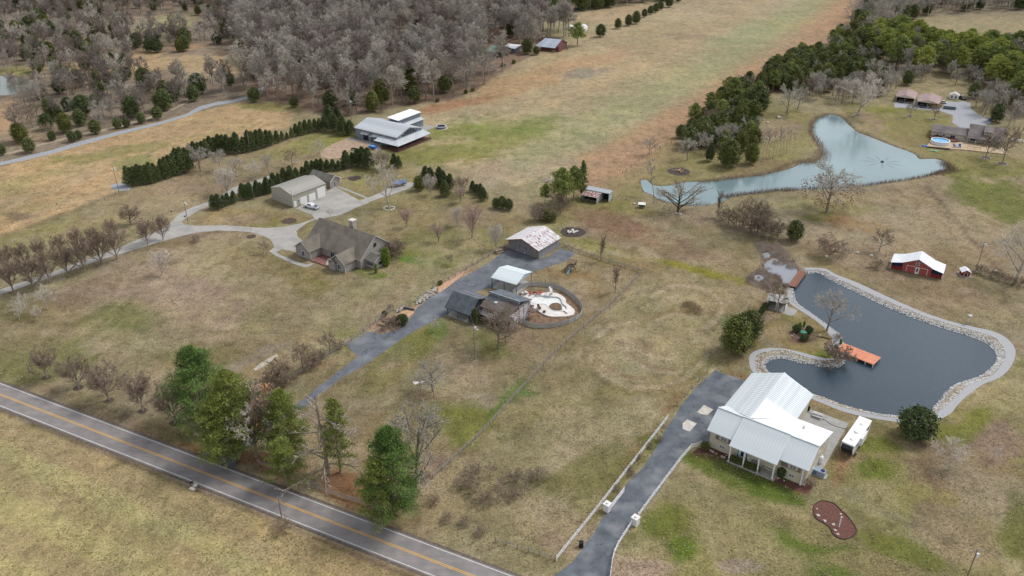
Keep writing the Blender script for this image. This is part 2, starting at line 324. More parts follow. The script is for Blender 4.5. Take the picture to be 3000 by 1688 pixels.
EL(640,960,120,40,'#9a8d68',.7,-24); EL(700,880,160,40,'#958a60',.7,-24); EL(870,800,160,40,'#8e8560',.7,-28); EL(890,870,60,14,'#6c7a34',.8,-20); EL(440,615,60,10,'#7d7048',.5); EL(180,650,200,12,'#75704a',.75,-24); EL(60,760,60,40,'#7a724e',.7); EL(60,1010,50,26,'#9d8e6e',.6); EL(40,800,60,14,'#5c5c34',.6)
EL(400,580,26,8,'#79704c',.6); EL(960,770,90,30,'#9c8c6e',.7,-20); EL(1010,730,60,20,'#a08c70',.6,-30); EL(940,690,50,12,'#6f7a38',.8,8)
for k in range(60): EL(random.uniform(260,440), random.uniform(660,740), random.uniform(5,11), random.uniform(2,4), '#6f6448', .7, 0, .5, .6)
# centre property
PG([(1400,560),(1440,540),(1600,620),(1660,700),(1600,780),(1480,900),(1300,1000),(1100,1190),(1000,1300),(700,1180),(760,1010),(900,880),(1000,830),(1150,790),(1450,720)], '#8e8262', 1, 16, 6)
EL(1400,850,150,50,'#8c8058',.6,-30); EL(1050,860,60,36,'#7d7b44',.8,-30); EL(1100,830,34,22,'#567634',.85); EL(1250,850,120,40,'#8c7a62',.7); EL(1180,920,110,50,'#98866c',.7); EL(1230,870,70,36,'#72763e',.7,30); EL(980,930,100,40,'#8b8152',.7,-40); EL(1080,960,70,30,'#7c7a5a',.6); EL(1160,1070,90,60,'#787a3a',.85,20); EL(1050,1080,90,50,'#857a58',.7); EL(1200,1010,50,20,'#98897a',.5)
EL(1100,1010,90,26,'#94846a',.7); EL(1000,900,50,16,'#a08c72',.8,-40); EL(1490,730,60,24,'#9c8c62',.7,20); EL(1440,690,90,20,'#8c7246',.6,8); EL(1370,660,50,14,'#5f8032',.8,-6); EL(1250,1200,150,90,'#6c5e40',.85,6); EL(1290,1175,60,24,'#747434',.7,30); EL(1190,1235,26,14,'#82802e',.8); EL(1350,1235,40,20,'#6c6e30',.8); EL(1130,1230,60,30,'#72783a',.8); EL(1290,1260,90,30,'#8d8054',.5)
EL(960,1120,90,60,'#8c7a50',.7,-50); EL(880,1230,160,50,'#8a5f42',.75,24); EL(700,1180,60,26,'#8a5a3c',.9,24); EL(480,1130,60,16,'#8c5f42',.9,22); EL(620,1150,60,16,'#85583c',.8); EL(780,1290,220,14,'#7c5640',.7,22); EL(1100,1160,60,20,'#8a7a6a',.7); EL(900,1310,200,16,'#84583e',.8,22); EL(1000,1345,90,14,'#8a6046',.7,22)
EL(300,1060,180,22,'#83705a',.75,22); EL(420,1090,70,26,'#6f6c42',.6,22); EL(160,1000,120,16,'#948468',.7,22)
EL(640,900,70,14,'#a09482',.6,-24); EL(770,930,90,16,'#78644e',.8,-26); EL(830,915,60,12,'#a98f74',.9,-30); EL(720,960,50,10,'#7c664e',.7,-28); EL(880,840,40,12,'#8a8a50',.5)
EL(1045,780,40,14,'#a58e74',.9,-30); EL(1150,700,60,14,'#a48c70',.95,-35); EL(1120,715,40,10,'#bb9a78',.95,-35); EL(965,820,50,18,'#b0937a',.9,-10); EL(1000,800,30,10,'#b89478',.9,-10)
# paddock in the middle with the tyre-track ring
PG([(1100,1195),(1300,980),(1480,840),(1620,690),(1700,640),(1880,650),(1960,700),(1900,800),(1820,880),(1780,960),(1660,1080),(1400,1400),(1240,1370),(1000,1310)], '#968b66', 1, 14, 6)
EL(1560,650,130,30,'#93804f',.5,14); EL(1540,560,150,26,'#8c6e58',.75,16); EL(1600,600,140,22,'#94765e',.7,16); EL(1740,640,180,26,'#8f7a62',.7,8); EL(1760,680,130,12,'#8a8638',.85,14); EL(1840,700,60,12,'#868236',.7,14); EL(1500,540,60,20,'#8a8250',.6); EL(1430,540,70,26,'#8d8a50',.8,-20); EL(1500,620,80,14,'#8f8c50',.8,14); EL(1560,640,40,8,'#a9a27c',.7,14)
RINGS = [[(1640,748),(1680,724),(1740,720),(1790,738),(1820,770),(1805,802),(1770,830)], [(1478,876),(1488,920),(1530,955),(1590,977),(1660,977),(1720,955),(1765,915),(1795,875)], [(1500,850),(1540,820),(1600,812)]]
for r_ in RINGS: PL(r_, 22, '#7b6c4c', .55, 12, 2); PL(r_, 10, '#ae9f80', .85, 6, 1.5)
for r_ in ([(1545,860),(1580,895),(1640,925),(1700,930)],[(1580,850),(1620,880),(1680,895)],[(1640,800),(1690,780),(1740,790)],[(1500,905),(1560,945),(1620,955)]): PL(r_, 8, '#8b6f54', .65, 6, 1.5); PL([(x+4,y+9) for x,y in r_], 6, '#ab9c7c', .6, 5, 1.5)
EL(1620,870,70,26,'#9c8c6c',.6); EL(1745,775,34,22,'#5f523a',.9,20); EL(1830,800,22,18,'#53683a',.85); EL(1640,960,60,30,'#9a8c68',.6); EL(1400,1060,120,50,'#948a5e',.6); EL(1290,990,60,20,'#4f7232',.6,-45); EL(1240,1040,60,8,'#4f7232',.75,-45); EL(1330,990,26,7,'#4c7a34',.7,8); EL(1500,1180,130,50,'#7f7a48',.6,-20)
EL(1540,1000,60,16,'#867a50',.5,20); EL(1480,1110,140,50,'#9d8f6e',.6); EL(1420,1320,110,50,'#a39274',.75,10); EL(1400,1370,110,26,'#a2907a',.8,20); EL(1280,1330,90,30,'#908462',.6,20); EL(1560,980,60,20,'#8e8450',.6); EL(1740,900,60,60,'#7e7b46',.6,30); EL(1500,1250,70,60,'#807c44',.7,-50)
PL([(1630,1100),(1560,1190),(1480,1300),(1410,1395)], 10, '#7a6a4a', .6, 10); EL(1700,1000,60,16,'#8a6c4c',.6,-50); EL(1600,1130,50,12,'#8f7350',.5,-50)
# right-hand pastures
PG([(1380,520),(1500,470),(1600,420),(1700,340),(1800,300),(1900,230),(2020,280),(2080,300),(2060,360),(1980,420),(1800,460),(1640,465),(1620,500),(1400,560)], '#8b8355', 1, 14, 5)
EL(1560,520,120,20,'#83803e',.7,8); EL(1680,440,70,22,'#80764c',.7); EL(1960,330,60,34,'#97876a',.8); EL(1900,420,110,20,'#8b7a54',.7,-10); EL(1400,590,50,14,'#8a8a4c',.7); EL(1450,585,34,8,'#5e5048',.9); EL(1705,432,22,8,'#4d4540',.9); EL(1480,505,80,16,'#7e8040',.7)
PG([(1640,540),(1760,525),(1900,495),(2150,475),(2400,425),(2575,400),(2575,600),(2575,740),(2300,640),(2000,600),(1800,580),(1640,560)], '#94876a', 1, 14, 5)
EL(2080,520,130,22,'#8b8452',.7,4); EL(2070,545,60,16,'#6f7038',.8); EL(2150,560,90,20,'#93744e',.75,10); EL(2130,500,140,12,'#9a9066',.5,-5); EL(2330,520,100,40,'#94846a',.6,30); EL(2500,500,110,60,'#75783f',.85,30); EL(2420,600,110,30,'#9a8a6c',.7,30); EL(1900,520,140,10,'#9c9468',.6,-4); EL(2300,500,90,24,'#8e8062',.6)
PL([(2330,470),(2390,540),(2450,610),(2520,690)], 8, '#5f5440', .75, 8, 3); PL([(2230,470),(2330,520),(2400,560)], 5, '#7c6e54', .5, 6)
PG([(2120,260),(2240,260),(2390,290),(2400,340),(2340,370),(2575,400),(2575,440),(2420,440),(2350,400),(2240,350),(2130,290)], '#858150', 1, 12, 4)
EL(2200,310,70,20,'#97876a',.8,30); EL(2300,360,60,16,'#8f8258',.6,20); EL(2280,395,40,10,'#6e7c36',.7); EL(2450,430,150,20,'#84804c',.7); EL(2220,275,60,10,'#7e8040',.7)
PG([(2000,600),(2300,640),(2575,745),(2575,900),(2480,850),(2150,730),(2010,670)], '#94876a', 1, 12, 4); EL(2300,720,120,30,'#8a7a5e',.7,20); EL(2100,680,90,26,'#8c8250',.6,20); EL(2480,790,100,30,'#9c8c6c',.6,20); EL(2040,640,60,12,'#8a8450',.5,10)
PG([(1900,760),(1990,760),(2060,810),(2110,860),(2100,920),(2000,890),(1890,880),(1830,940),(1800,900),(1840,850)], '#8b8052', 1, 10, 4); EL(1990,800,50,14,'#8a8448',.8,20); EL(1950,870,50,14,'#a0907a',.6,30); EL(2070,890,34,12,'#768038',.8); EL(1930,800,40,16,'#a39272',.7,-30); EL(2020,790,40,10,'#858048',.7); EL(1880,910,60,14,'#8a6f4c',.6)
EL(2010,855,38,16,'#6b4f42',.9)
PG([(1720,1010),(1900,930),(1880,980),(1790,1060),(1740,1160),(1600,1330),(1540,1449),(1660,1449)], '#8a7f55', 0, 10)
PG([(1740,1160),(1800,1130),(2040,1240),(2100,1140),(2180,1050),(2260,1060),(2340,1060),(2575,900),(2700,900),(2900,1600),(1500,1600),(1540,1449),(1590,1330)], '#868152', 1, 12, 5)
GREENS = ((1800,1180,120,26,'#5f6b2e',.85,22),(1940,1240,80,22,'#5a6a2a',.9,28),(1700,1300,90,40,'#697034',.8,-30),(1990,1370,150,26,'#5c6a2c',.8,18),(2100,1430,60,40,'#606c30',.7,0),(1760,1260,120,30,'#8f8660',.7,20),(1850,1340,150,40,'#94895f',.7,24),(1600,1430,90,30,'#a3907a',.85,0),(2200,1120,60,20,'#6b7232',.8,0),(2200,1180,50,26,'#667030',.7,10),(2370,1180,70,70,'#85745a',.8,0),(2360,1300,60,40,'#83765a',.6,20),(2500,1130,60,60,'#8f7c66',.7,0),(2450,1060,60,26,'#76783a',.8,-40),(2500,1250,120,60,'#94876a',.7,20),(2420,1370,90,40,'#948463',.6,20),(2560,1350,40,70,'#6a6c38',.6,0),(2260,1380,90,20,'#6e7236',.7,20),(2180,1420,90,20,'#8f8258',.6,10),(2330,1080,50,16,'#7c7c3a',.7,0),(2120,1160,20,50,'#8b6e50',.6,20),(2140,1130,18,40,'#9a8468',.6,20),(1840,1425,70,20,'#9a8c78',.6,0),(2080,1010,60,12,'#9a8258',.8,18),(2000,1290,70,14,'#968a62',.5,20),(1720,1380,40,36,'#5e7028',.8,0))
for e in GREENS: EL(e[0],e[1],e[2]*1.2,e[3]*1.25,e[4],1 if e[4][1] in '456' else e[5],*e[6:])
PL([(1745,1150),(1830,1160),(1920,1195),(2030,1235)], 22, '#6a4438', .95, 8, 2)     # mulch in front of the white house
EL(1830,1015,60,10,'#a37e5c',.6,-50); EL(1870,950,60,14,'#926f4c',.7,20)
# field below the road, mown in bands
fld = [(-900,640),(0,1030),(240,1128),(470,1222),(700,1312),(880,1388),(1100,1475),(1100,1900),(-900,1900)]
PG(fld, '#a59b68', 1, 6, 2)
sF = sdist(U, V, fld); band = np.sin((X*.44+Y*.90)*.62 + (n1-.5)*5); blend(smooth(-sF/60)*smooth(.5+band*.9)*.6, '#a9a063'); blend(smooth(-sF/60)*smooth(.5-band*.9)*.5, '#9c8a66')
blend(smooth(1-np.abs(sF+40)/75)*.75, '#a38a68'); EL(300,1330,200,50,'#98935a',.6,24); EL(120,1200,120,30,'#9a9460',.5,24); EL(60,1130,70,16,'#ab9068',.6,24); EL(800,1440,120,20,'#8d8458',.6,20); EL(470,1280,120,26,'#8f8a5a',.5,20)
PL([(-200,950),(0,1032),(240,1130),(470,1224),(700,1314),(880,1390),(1100,1478)], 12, '#5e5244', .75, 8, 3)
# marsh, banks
marsh_poly = gl('f', [(545,390),(640,372),(720,400),(800,460),(855,540),(880,590),(840,640),(800,700),(740,720),(660,748),(560,722),(470,680),(480,640),(540,600),(600,560),(590,480)])
sM = sdist(X, Y, marsh_poly); blend(smooth(.5-sM/2.5+(n3-.5)*.6), '#7b6a5c')
sP = sdist(X, Y, shore); sU = sdist(X, Y, upper); sW = sdist(X, Y, wood_pond); sQ = [sdist(X, Y, p) for p in puddles]
blend(smooth(1-(sU-0)/3+(n3-.5)*.8)*.7, '#85735a'); blend(smooth(.6-(sP-1.0)/1.5), '#9c9a96'); blend(smooth(.6-(sU-.3)/1.0)*.8, '#4f4638'); blend(smooth(.6-(sW-.3)/2.0), '#6a5f4c')
lawn = smooth(sP/4)*smooth(sU/4)*(.28+.42*smooth((V-430)/160))*(1-.6*smooth(-sF/20))
blend(smooth((t_-.50)/.14)*.50*lawn, '#85705a'); blend(smooth((.47-t_)/.12)*.42*lawn, '#a5987a'); blend(smooth((t2-.54)/.10)*.42*lawn, '#6f6c40'); blend(smooth((t3-.56)/.10)*.35*lawn, '#776848'); blend(smooth((.42-t3)/.08)*.35*lawn, '#ab9d80')
for e in GREENS: EL(e[0], e[1], e[2]*1.25, e[3]*1.3, e[4], .75, *e[6:])
for e in ((330,790,150,40,'#74724a',-8),(110,930,140,50,'#777544',-10),(1170,330,230,30,'#7b8346',-5),(1100,600,90,30,'#7a7848',0),(1050,860,70,36,'#70743a',-30),(1160,1070,100,60,'#6f7336',20),(1540,560,160,26,'#84654f',16),(1760,680,130,12,'#85822f',14),(1500,1180,130,50,'#747040',-20),(2500,500,110,60,'#6c7238',30),(440,740,170,70,'#9d8a72',8)): EL(*e[:5], .55, e[5])
blend(smooth(-sF/60)*(.30+.35*smooth(.5+band*.9)), '#aaa070'); blend(smooth(-sF/60)*smooth(.4-band*.9)*.35, '#a08d68')
for r_ in RINGS: PL(r_, 34, '#766a4a', .35, 24, 5); PL(r_, 14, '#a99b7b', .5, 12, 4)
for r_ in ([(1545,860),(1580,895),(1640,925),(1700,930)],[(1580,850),(1620,880),(1680,895)],[(1640,800),(1690,780),(1740,790)],[(1500,905),(1560,945),(1620,955)],[(1530,840),(1570,870)]): PL(r_, 8, '#7c6349', .4, 9, 3); PL([(x+4,y+9) for x,y in r_], 9, '#a6987a', .4, 9, 3)
EL(1745,775,34,22,'#5f523a',.8,20); PL([(2280,-90),(2100,60),(1910,190),(1760,290),(1590,400),(1490,450)], 105, '#a98b6b', .45, 40, 6); PL([(2120,-60),(1990,50),(1830,150),(1660,235),(1490,320),(1310,400)], 60, '#98986c', .5, 50, 8); PL([(1960,-40),(1830,50),(1640,150),(1470,225),(1250,300)], 34, '#b09a74', .4, 30, 6)
# broad and fine variation everywhere, and thousands of small tufts
lum = 1 + (n1-.5)*.22 + (n2-.5)*.26 + (n3-.5)*.34 + (n0-.5)*.10
C = C*np.array([1.0,.98,1.06]); C = C*lum[:, None]; warm = (n4-.5)*.10 + (n2-.5)*.10; C[:, 0] *= 1+warm; C[:, 2] *= 1-warm*.8
def bank(s, zb, wd): return zb*smooth((wd-s)/(wd*3))
RW_ = [[g('o',x,y) for x,y in r_] for r_ in RINGS]; dR = np.minimum.reduce([ldist(X, Y, r_) for r_ in RW_]); mx_, my_ = g('o',1745,775)
Z = .30*np.exp(-(dR/2.6)**2) + .9*np.exp(-((X-mx_)**2+(Y-my_)**2)/14) + bank(sP, -1.6, 1.1) + bank(sU, -1.6, .9) + bank(sW, -1.5, 1.0) + bank(np.minimum.reduce(sQ), -.6, .5)
ids = np.arange(ny*nx).reshape(ny, nx); F = np.stack([ids[:-1,:-1], ids[:-1,1:], ids[1:,1:], ids[1:,:-1]], -1).reshape(-1, 4)

def ground_mat():
    m = bpy.data.materials.new('grass_ground'); m.use_nodes = True; N = m.node_tree.nodes; L = m.node_tree.links; P = N['Principled BSDF']
    at = N.new('ShaderNodeAttribute'); at.attribute_name = 'albedo'; tc = N.new('ShaderNodeTexCoord')
    def no(sc, det, stretch=(1,1,1), rot=0):
        mp = N.new('ShaderNodeMapping'); mp.inputs['Scale'].default_value = stretch; mp.inputs['Rotation'].default_value = (0,0,rot); L.new(tc.outputs['Object'], mp.inputs[0])
        n = N.new('ShaderNodeTexNoise'); n.inputs['Scale'].default_value = sc; n.inputs['Detail'].default_value = det; n.inputs['Roughness'].default_value = .65; L.new(mp.outputs[0], n.inputs['Vector']); return n.outputs['Fac']
    def mul(src, fac, lo, hi, fmin=.3, fmax=.7):
        mr = N.new('ShaderNodeMapRange'); mr.inputs['From Min'].default_value = fmin; mr.inputs['From Max'].default_value = fmax; mr.inputs['To Min'].default_value = lo; mr.inputs['To Max'].default_value = hi; L.new(fac, mr.inputs['Value'])
        mx = N.new('ShaderNodeVectorMath'); mx.operation = 'SCALE'; L.new(src, mx.inputs[0]); L.new(mr.outputs[0], mx.inputs['Scale']); return mx.outputs[0]
    c = mul(at.outputs['Color'], no(.55, 6), .84, 1.16); c = mul(c, no(.35, 3, (1,.32,1), R(55)), .88, 1.12); fine = no(2.4, 3); c = mul(c, fine, .62, 1.38)
    # crisp-edged clumps of brown thatch and pale straw
    for sc_, a_, b_, lo_, hi_ in ((.30, .54, .58, 1.0, .80), (.85, .55, .60, 1.0, .78), (.55, .40, .44, 1.22, 1.0), (1.7, .58, .63, 1.0, .75)): c = mul(c, no(sc_, 10), lo_, hi_, a_, b_)
    # greener blades in some patches, straw in others
    t1 = N.new('ShaderNodeMapRange'); t1.inputs['From Min'].default_value = .50; t1.inputs['From Max'].default_value = .68; L.new(no(.22, 8), t1.inputs['Value'])
    t2 = N.new('ShaderNodeMath'); t2.operation = 'MULTIPLY'; t2.inputs[1].default_value = .30; L.new(t1.outputs[0], t2.inputs[0])
    mx = N.new('ShaderNodeMix'); mx.data_type = 'RGBA'; mx.blend_type = 'MULTIPLY'; L.new(t2.outputs[0], mx.inputs['Factor']); L.new(c, mx.inputs['A']); mx.inputs['B'].default_value = (.74, .82, .62, 1)
    L.new(mx.outputs['Result'], P.inputs['Base Color']); P.inputs['Roughness'].default_value = .95; P.inputs['Specular IOR Level'].default_value = .1
    bp = N.new('ShaderNodeBump'); bp.inputs['Strength'].default_value = .5; bp.inputs['Distance'].default_value = .25; L.new(no(1.6, 5), bp.inputs['Height']); L.new(bp.outputs[0], P.inputs['Normal'])
    return m
GM = ground_mat()
me = tri_mesh('ground', np.stack([X, Y, Z], 1), F, [GM])
at = me.attributes.new('albedo', 'FLOAT_COLOR', 'POINT'); at.data.foreach_set('color', np.concatenate([np.clip(C, 0.01, 1), np.ones((len(C), 1))], 1).astype(np.float32).ravel())
tag(link('ground', me), kind='structure')
b = MB().poly([(-9000,-3000,-3),(9000,-3000,-3),(9000,12000,-3),(-9000,12000,-3)])
tag(b.build('far_ground', M('far_grass', '#7d7358', '#8f8464', scale=.01, detail=8)), kind='structure')

PAVED = []
def sheet(name, pts, z, mat, kind='structure', th=None):
    """flat sheet from an outline, triangulated"""
    if any(k in name for k in ('drive', 'lane', 'track', 'yard', 'patch', 'scree', 'clay')):      # ragged edges where grass creeps in
        q = []
        for a, c in zip(pts, pts[1:]+pts[:1]):
            n = max(1, int(math.dist(a, c)/1.1)); q += [(a[0]+(c[0]-a[0])*i/n+random.uniform(-.13,.13), a[1]+(c[1]-a[1])*i/n+random.uniform(-.13,.13)) for i in range(n)]
        pts = q
    PAVED.append(pts)
    bm = bmesh.new(); vs = [bm.verts.new((x, y, z)) for x, y in pts]; f = bm.faces.new(vs); f.normal_update()
    if f.normal.z < 0: f.normal_flip()
    bmesh.ops.triangulate(bm, faces=[f]); me = bpy.data.meshes.new(name); bm.to_mesh(me); bm.free(); me.materials.append(mat)
    return tag(link(name, me), kind=kind)
def ribbon(name, pl, wd, z, mat, kind='structure', off=0.0, off2=None, parent=None):
    """strip of width wd along a polyline (off shifts it sideways)"""
    V = []; n = len(pl)
    for i in range(n):
        a = pl[max(i-1,0)]; b = pl[min(i+1,n-1)]; d = math.hypot(b[0]-a[0], b[1]-a[1]); nx_, ny_ = -(b[1]-a[1])/d, (b[0]-a[0])/d
        for k in (-.5, .5): V.append((pl[i][0]+nx_*(off+k*wd), pl[i][1]+ny_*(off+k*wd), z))
    F = [(2*i, 2*i+2, 2*i+3, 2*i+1) for i in range(n-1)]
    o = link(name, tri_mesh(name, V, np.array(F)[:, ::-1], [mat]), parent); 
    return tag(o, kind=kind) if kind else o
def band(name, inner, outer, z, mat):
    n = len(inner); V = [(x,y,z) for x,y in inner]+[(x,y,z) for x,y in outer]; F = [(i,i+1,n+i+1,n+i) for i in range(n-1)]
    return tag(link(name, tri_mesh(name, V, F, [mat])), kind='structure')

# ------------------------------------------------------------------ public road
def road_mat(name, a, b, crack=0, patch=None, tracks=None):
    m = M(name, a, b, rough=.85, scale=.35, detail=8, contrast=(.3,.7)); N = m.node_tree.nodes; L = m.node_tree.links; P = N['Principled BSDF']
    tc = [n for n in N if n.bl_idname == 'ShaderNodeTexCoord'][0]; src = P.inputs['Base Color'].links[0].from_socket
    if crack:
        vo = N.new('ShaderNodeTexVoronoi'); vo.feature = 'DISTANCE_TO_EDGE'; vo.inputs['Scale'].default_value = crack
        ns = N.new('ShaderNodeTexNoise'); ns.inputs['Scale'].default_value = .6; ns.inputs['Detail'].default_value = 4; L.new(tc.outputs['Object'], ns.inputs[0])
        ad = N.new('ShaderNodeMix'); ad.data_type = 'RGBA'; ad.blend_type = 'LINEAR_LIGHT'; ad.inputs['Factor'].default_value = .9; L.new(tc.outputs['Object'], ad.inputs['A']); L.new(ns.outputs['Color'], ad.inputs['B'])
        L.new(ad.outputs['Result'], vo.inputs['Vector']); lt = N.new('ShaderNodeMath'); lt.operation = 'LESS_THAN'; lt.inputs[1].default_value = .006; L.new(vo.outputs['Distance'], lt.inputs[0])
        mx = N.new('ShaderNodeMix'); mx.data_type = 'RGBA'; mx.blend_type = 'MULTIPLY'; mx.inputs['B'].default_value = (.5,.5,.52,1); L.new(lt.outputs[0], mx.inputs['Factor']); L.new(src, mx.inputs['A']); src = mx.outputs['Result']
    if patch:
        nz = N.new('ShaderNodeTexNoise'); nz.inputs['Scale'].default_value = .16; nz.inputs['Detail'].default_value = 6; L.new(tc.outputs['Object'], nz.inputs[0])
        rp = N.new('ShaderNodeMapRange'); rp.inputs['From Min'].default_value = .48; rp.inputs['From Max'].default_value = .66; rp.inputs['To Max'].default_value = .7; L.new(nz.outputs['Fac'], rp.inputs[0])
        mx = N.new('ShaderNodeMix'); mx.data_type = 'RGBA'; mx.inputs['B'].default_value = (*hx(patch), 1); L.new(rp.outputs[0], mx.inputs['Factor']); L.new(src, mx.inputs['A']); src = mx.outputs['Result']
    if tracks:   # polished wheel lanes running along the road (direction, period)
        mp = N.new('ShaderNodeMapping'); mp.inputs['Rotation'].default_value = (0,0,tracks[0]); mp.inputs['Scale'].default_value = (.02,1/tracks[1],1); L.new(tc.outputs['Object'], mp.inputs[0])
        nz = N.new('ShaderNodeTexNoise'); nz.inputs['Scale'].default_value = 1.6; nz.inputs['Detail'].default_value = 3; L.new(mp.outputs[0], nz.inputs[0])
        rp = N.new('ShaderNodeMapRange'); rp.inputs['From Min'].default_value = .35; rp.inputs['From Max'].default_value = .65; rp.inputs['To Min'].default_value = .92; rp.inputs['To Max'].default_value = 1.07; L.new(nz.outputs['Fac'], rp.inputs[0])
        mx = N.new('ShaderNodeVectorMath'); mx.operation = 'SCALE'; L.new(src, mx.inputs[0]); L.new(rp.outputs[0], mx.inputs['Scale']); src = mx.outputs[0]
    L.new(src, P.inputs['Base Color']); return m
up = [g('h',30,10),g('h',800,295),g('h',1240,460),g('h',2030,765),g('h',2574,965),g('i',400,1120),g('i',720,1245),g('i',1290,1449)]
lo = [g('h',0,165),g('h',470,350),g('h',1350,695),g('h',2100,990),g('h',2574,1170),g('i',700,1449)]
cen = np.array(lo+up); # centre line: quadratic fit through both edge lines shifted half a lane each
A_ = np.array([u for u in up]); B_ = np.array(lo)
pa = np.polyfit(A_[:,0], A_[:,1], 2); pb = np.polyfit(B_[:,0], B_[:,1], 2); pc = (pa+pb)/2
RW = float(np.mean(np.abs(np.polyval(pa, A_[:,0])-np.polyval(pb, A_[:,0]))*math.cos(math.atan(pc[1]+0))))
xs = np.linspace(-330, 120, 120); road_c = [(float(x), float(np.polyval(pc, x))) for x in xs]
RDIR = math.atan2(road_c[60][1]-road_c[50][1], road_c[60][0]-road_c[50][0])
ribbon('road_shoulder', road_c, RW+2.0, .012, M('shoulder_gravel', '#4f463f', '#6a5f55', scale=1.5, detail=8))
ribbon('road', road_c, RW+.75, .03, road_mat('old_asphalt', '#716d6c', '#86817f', tracks=(-RDIR, 1.6)))
paint_y = M('yellow_paint', '#c99530', '#d9a845', scale=3, rough=.6); paint_w = M('white_paint', '#b9b8b4', '#d6d5d2', scale=3, rough=.6)
for o_ in (-.17, .17): ribbon('centre_line', road_c, .13, .036, paint_y, off=o_)
for o_ in (-RW/2, RW/2): ribbon('edge_line', road_c, .13, .036, paint_w, off=o_)
# ------------------------------------------------------------------ drives and hard standings
drive_m = road_mat('driveway_asphalt', '#52565c', '#686b72', crack=.12, patch='#7c7f84')
drive_w = road_mat('white_house_asphalt', '#4a5057', '#63686f', crack=.22, patch='#85878a')
conc = road_mat('pale_concrete', '#918e8a', '#a29f9a', crack=0, patch='#84827e')
conc2 = M('patio_concrete', '#8b8a86', '#9b9995', scale=.8, detail=8)
grav = M('blue_gravel', '#84878c', '#999ca1', scale=1.2, detail=8); gravp = M('path_gravel', '#8c8d8f', '#a2a3a6', scale=4, detail=6, bump=.4); dirt = M('bare_dirt', '#8b7664', '#a8927c', scale=.5, detail=8)
sheet('centre_driveway', gl('h',[(1500,525),(1640,480),(1800,420),(1990,290),(2240,150)]) + gl('e',[(0,1335),(125,1240),(35,1155),(205,1050),(300,1075),(400,1045),(490,990),(540,920),(575,870),(700,770),(840,680),(1000,600),(1100,545),(1170,490),(1250,425),(1370,455),(1490,503),(1560,490),(1610,450),(1660,425),(1760,455),(1745,480),(1690,520),(1560,565),(1450,600),(1400,640),(1300,690),(1140,715),(1010,755),(1100,800),(900,900),(800,925),(720,960),(640,1000),(530,1060),(410,1140),(200,1290),(0,1405)]) + gl('h',[(2300,175),(2050,330),(1870,470),(1790,560),(1765,640)]), .035, drive_m)
sheet('white_house_driveway', gl('i',[(1540,1500),(1600,1449),(1690,1385),(1790,1285),(1815,1240),(1890,1150),(1960,1020),(2040,905),(2130,780),(2290,610),(2380,470),(2445,345)])
  + gl('A',[(0,480),(95,365),(170,250),(280,130),(345,122),(450,170),(610,215),(680,260),(700,500),(500,700),(350,890),(180,890),(100,900),(40,960),(0,1000)]) + gl('i',[(2574,540),(2500,640),(2400,800),(2240,980),(2185,1070),(2090,1200),(2045,1290),(2030,1449),(2040,1560),(1500,1560)]), .035, drive_w)
sheet('concrete_pad', gl('A',[(155,570),(225,497),(325,545),(262,605),(190,590)]), .045, M('pad_conc', '#a9a39b', '#c2bcb4', scale=1)); sheet('concrete_pad', gl('A',[(0,690),(50,650),(152,692),(75,778),(0,750)]), .045, MATS['pad_conc'])
sheet('long_driveway', gl('d',[(-500,960),(0,735),(130,690),(270,645),(400,600),(560,545),(700,490),(850,440),(960,395),(1060,350),(1170,300),(1250,270),(1300,215),(1350,165),(1450,115),(1590,68),(1660,30),(1760,-35),(1900,-75),(2050,-130),(2070,-100),(1900,-40),(1790,10),(1680,60),(1590,95),(1480,150),(1400,200),(1370,225),(1390,245),(1500,255),(1700,250),(1850,262),(2000,272),(2140,262),(2270,235),(2370,200)])
  + gl('d',[(2350,170),(2230,125)]) + gl('e',[(-180,35),(-45,-40),(140,65),(300,5),(330,-20),(480,-70),(560,-75),(580,-55),(440,0),(250,60),(0,170),(-200,215)]) + gl('V',[(2060,830),(1930,880),(1830,960),(1840,1010),(1960,1100),(1840,1160),(1700,1130),(1650,1150),(1590,1160),(1570,1150),(1620,1110),(1605,1060),(1560,1020),(1480,990),(1380,965),(1200,955),(1080,955),(960,965),(850,980),(720,1010),(600,1045),(450,1090),(300,1135),(150,1180),(0,1225)]) + gl('d',[(0,775),(-500,1000)]), .035, conc)
sheet('garden_path', gl('V',[(1590,1160),(1640,1145),(1660,1175),(1760,1215),(1850,1255),(1920,1272),(1975,1260),(2000,1265),(1960,1290),(1910,1302),(1850,1285),(1740,1240),(1640,1195)]), .05, conc2)
sheet('garage_path', gl('V',[(2205,540),(2235,535),(2330,570),(2430,610),(2500,640),(2480,650),(2400,615),(2300,575)]), .045, conc2)
sheet('gravel_lane', gl('a',[(-400,1290),(0,1225),(200,1178),(400,1130),(600,1068),(900,990),(1200,922),(1400,862),(1500,805),(1620,772),(1760,752),(1850,728),(1920,690),(2000,640),(2010,655),(1940,710),(1860,750),(1760,775),(1630,795),(1520,828),(1410,880),(1200,942),(900,1015),(600,1100),(400,1158),(200,1208),(0,1248),(-400,1320)]), .03, grav)
sheet('farm_track', gl('a',[(-200,1220),(20,1160),(180,1122),(300,1085),(600,1010),(850,960),(1100,890),(1300,820),(1500,720),(1500,730),(1300,835),(1100,908),(850,980),(600,1030),(300,1100),(180,1138),(20,1175),(-200,1240)]), .025, M('track_dirt', '#8a7c6c', '#a0917f', scale=.6))
sheet('ranch_driveway', gl('Q',[(90,385),(90,320),(400,300),(700,400),(800,300),(910,315),(1000,300),(1100,330),(1110,400),(1200,470),(1300,530),(1385,590),(1290,620),(1275,700),(1090,700),(970,655),(900,610),(860,590),(872,490),(700,435),(300,395)]), .035, grav)
sheet('ranch_lane', gl('Q',[(1640,790),(1700,790),(1811,820),(2100,880),(2100,910),(1811,845),(1640,815)]), .03, conc)
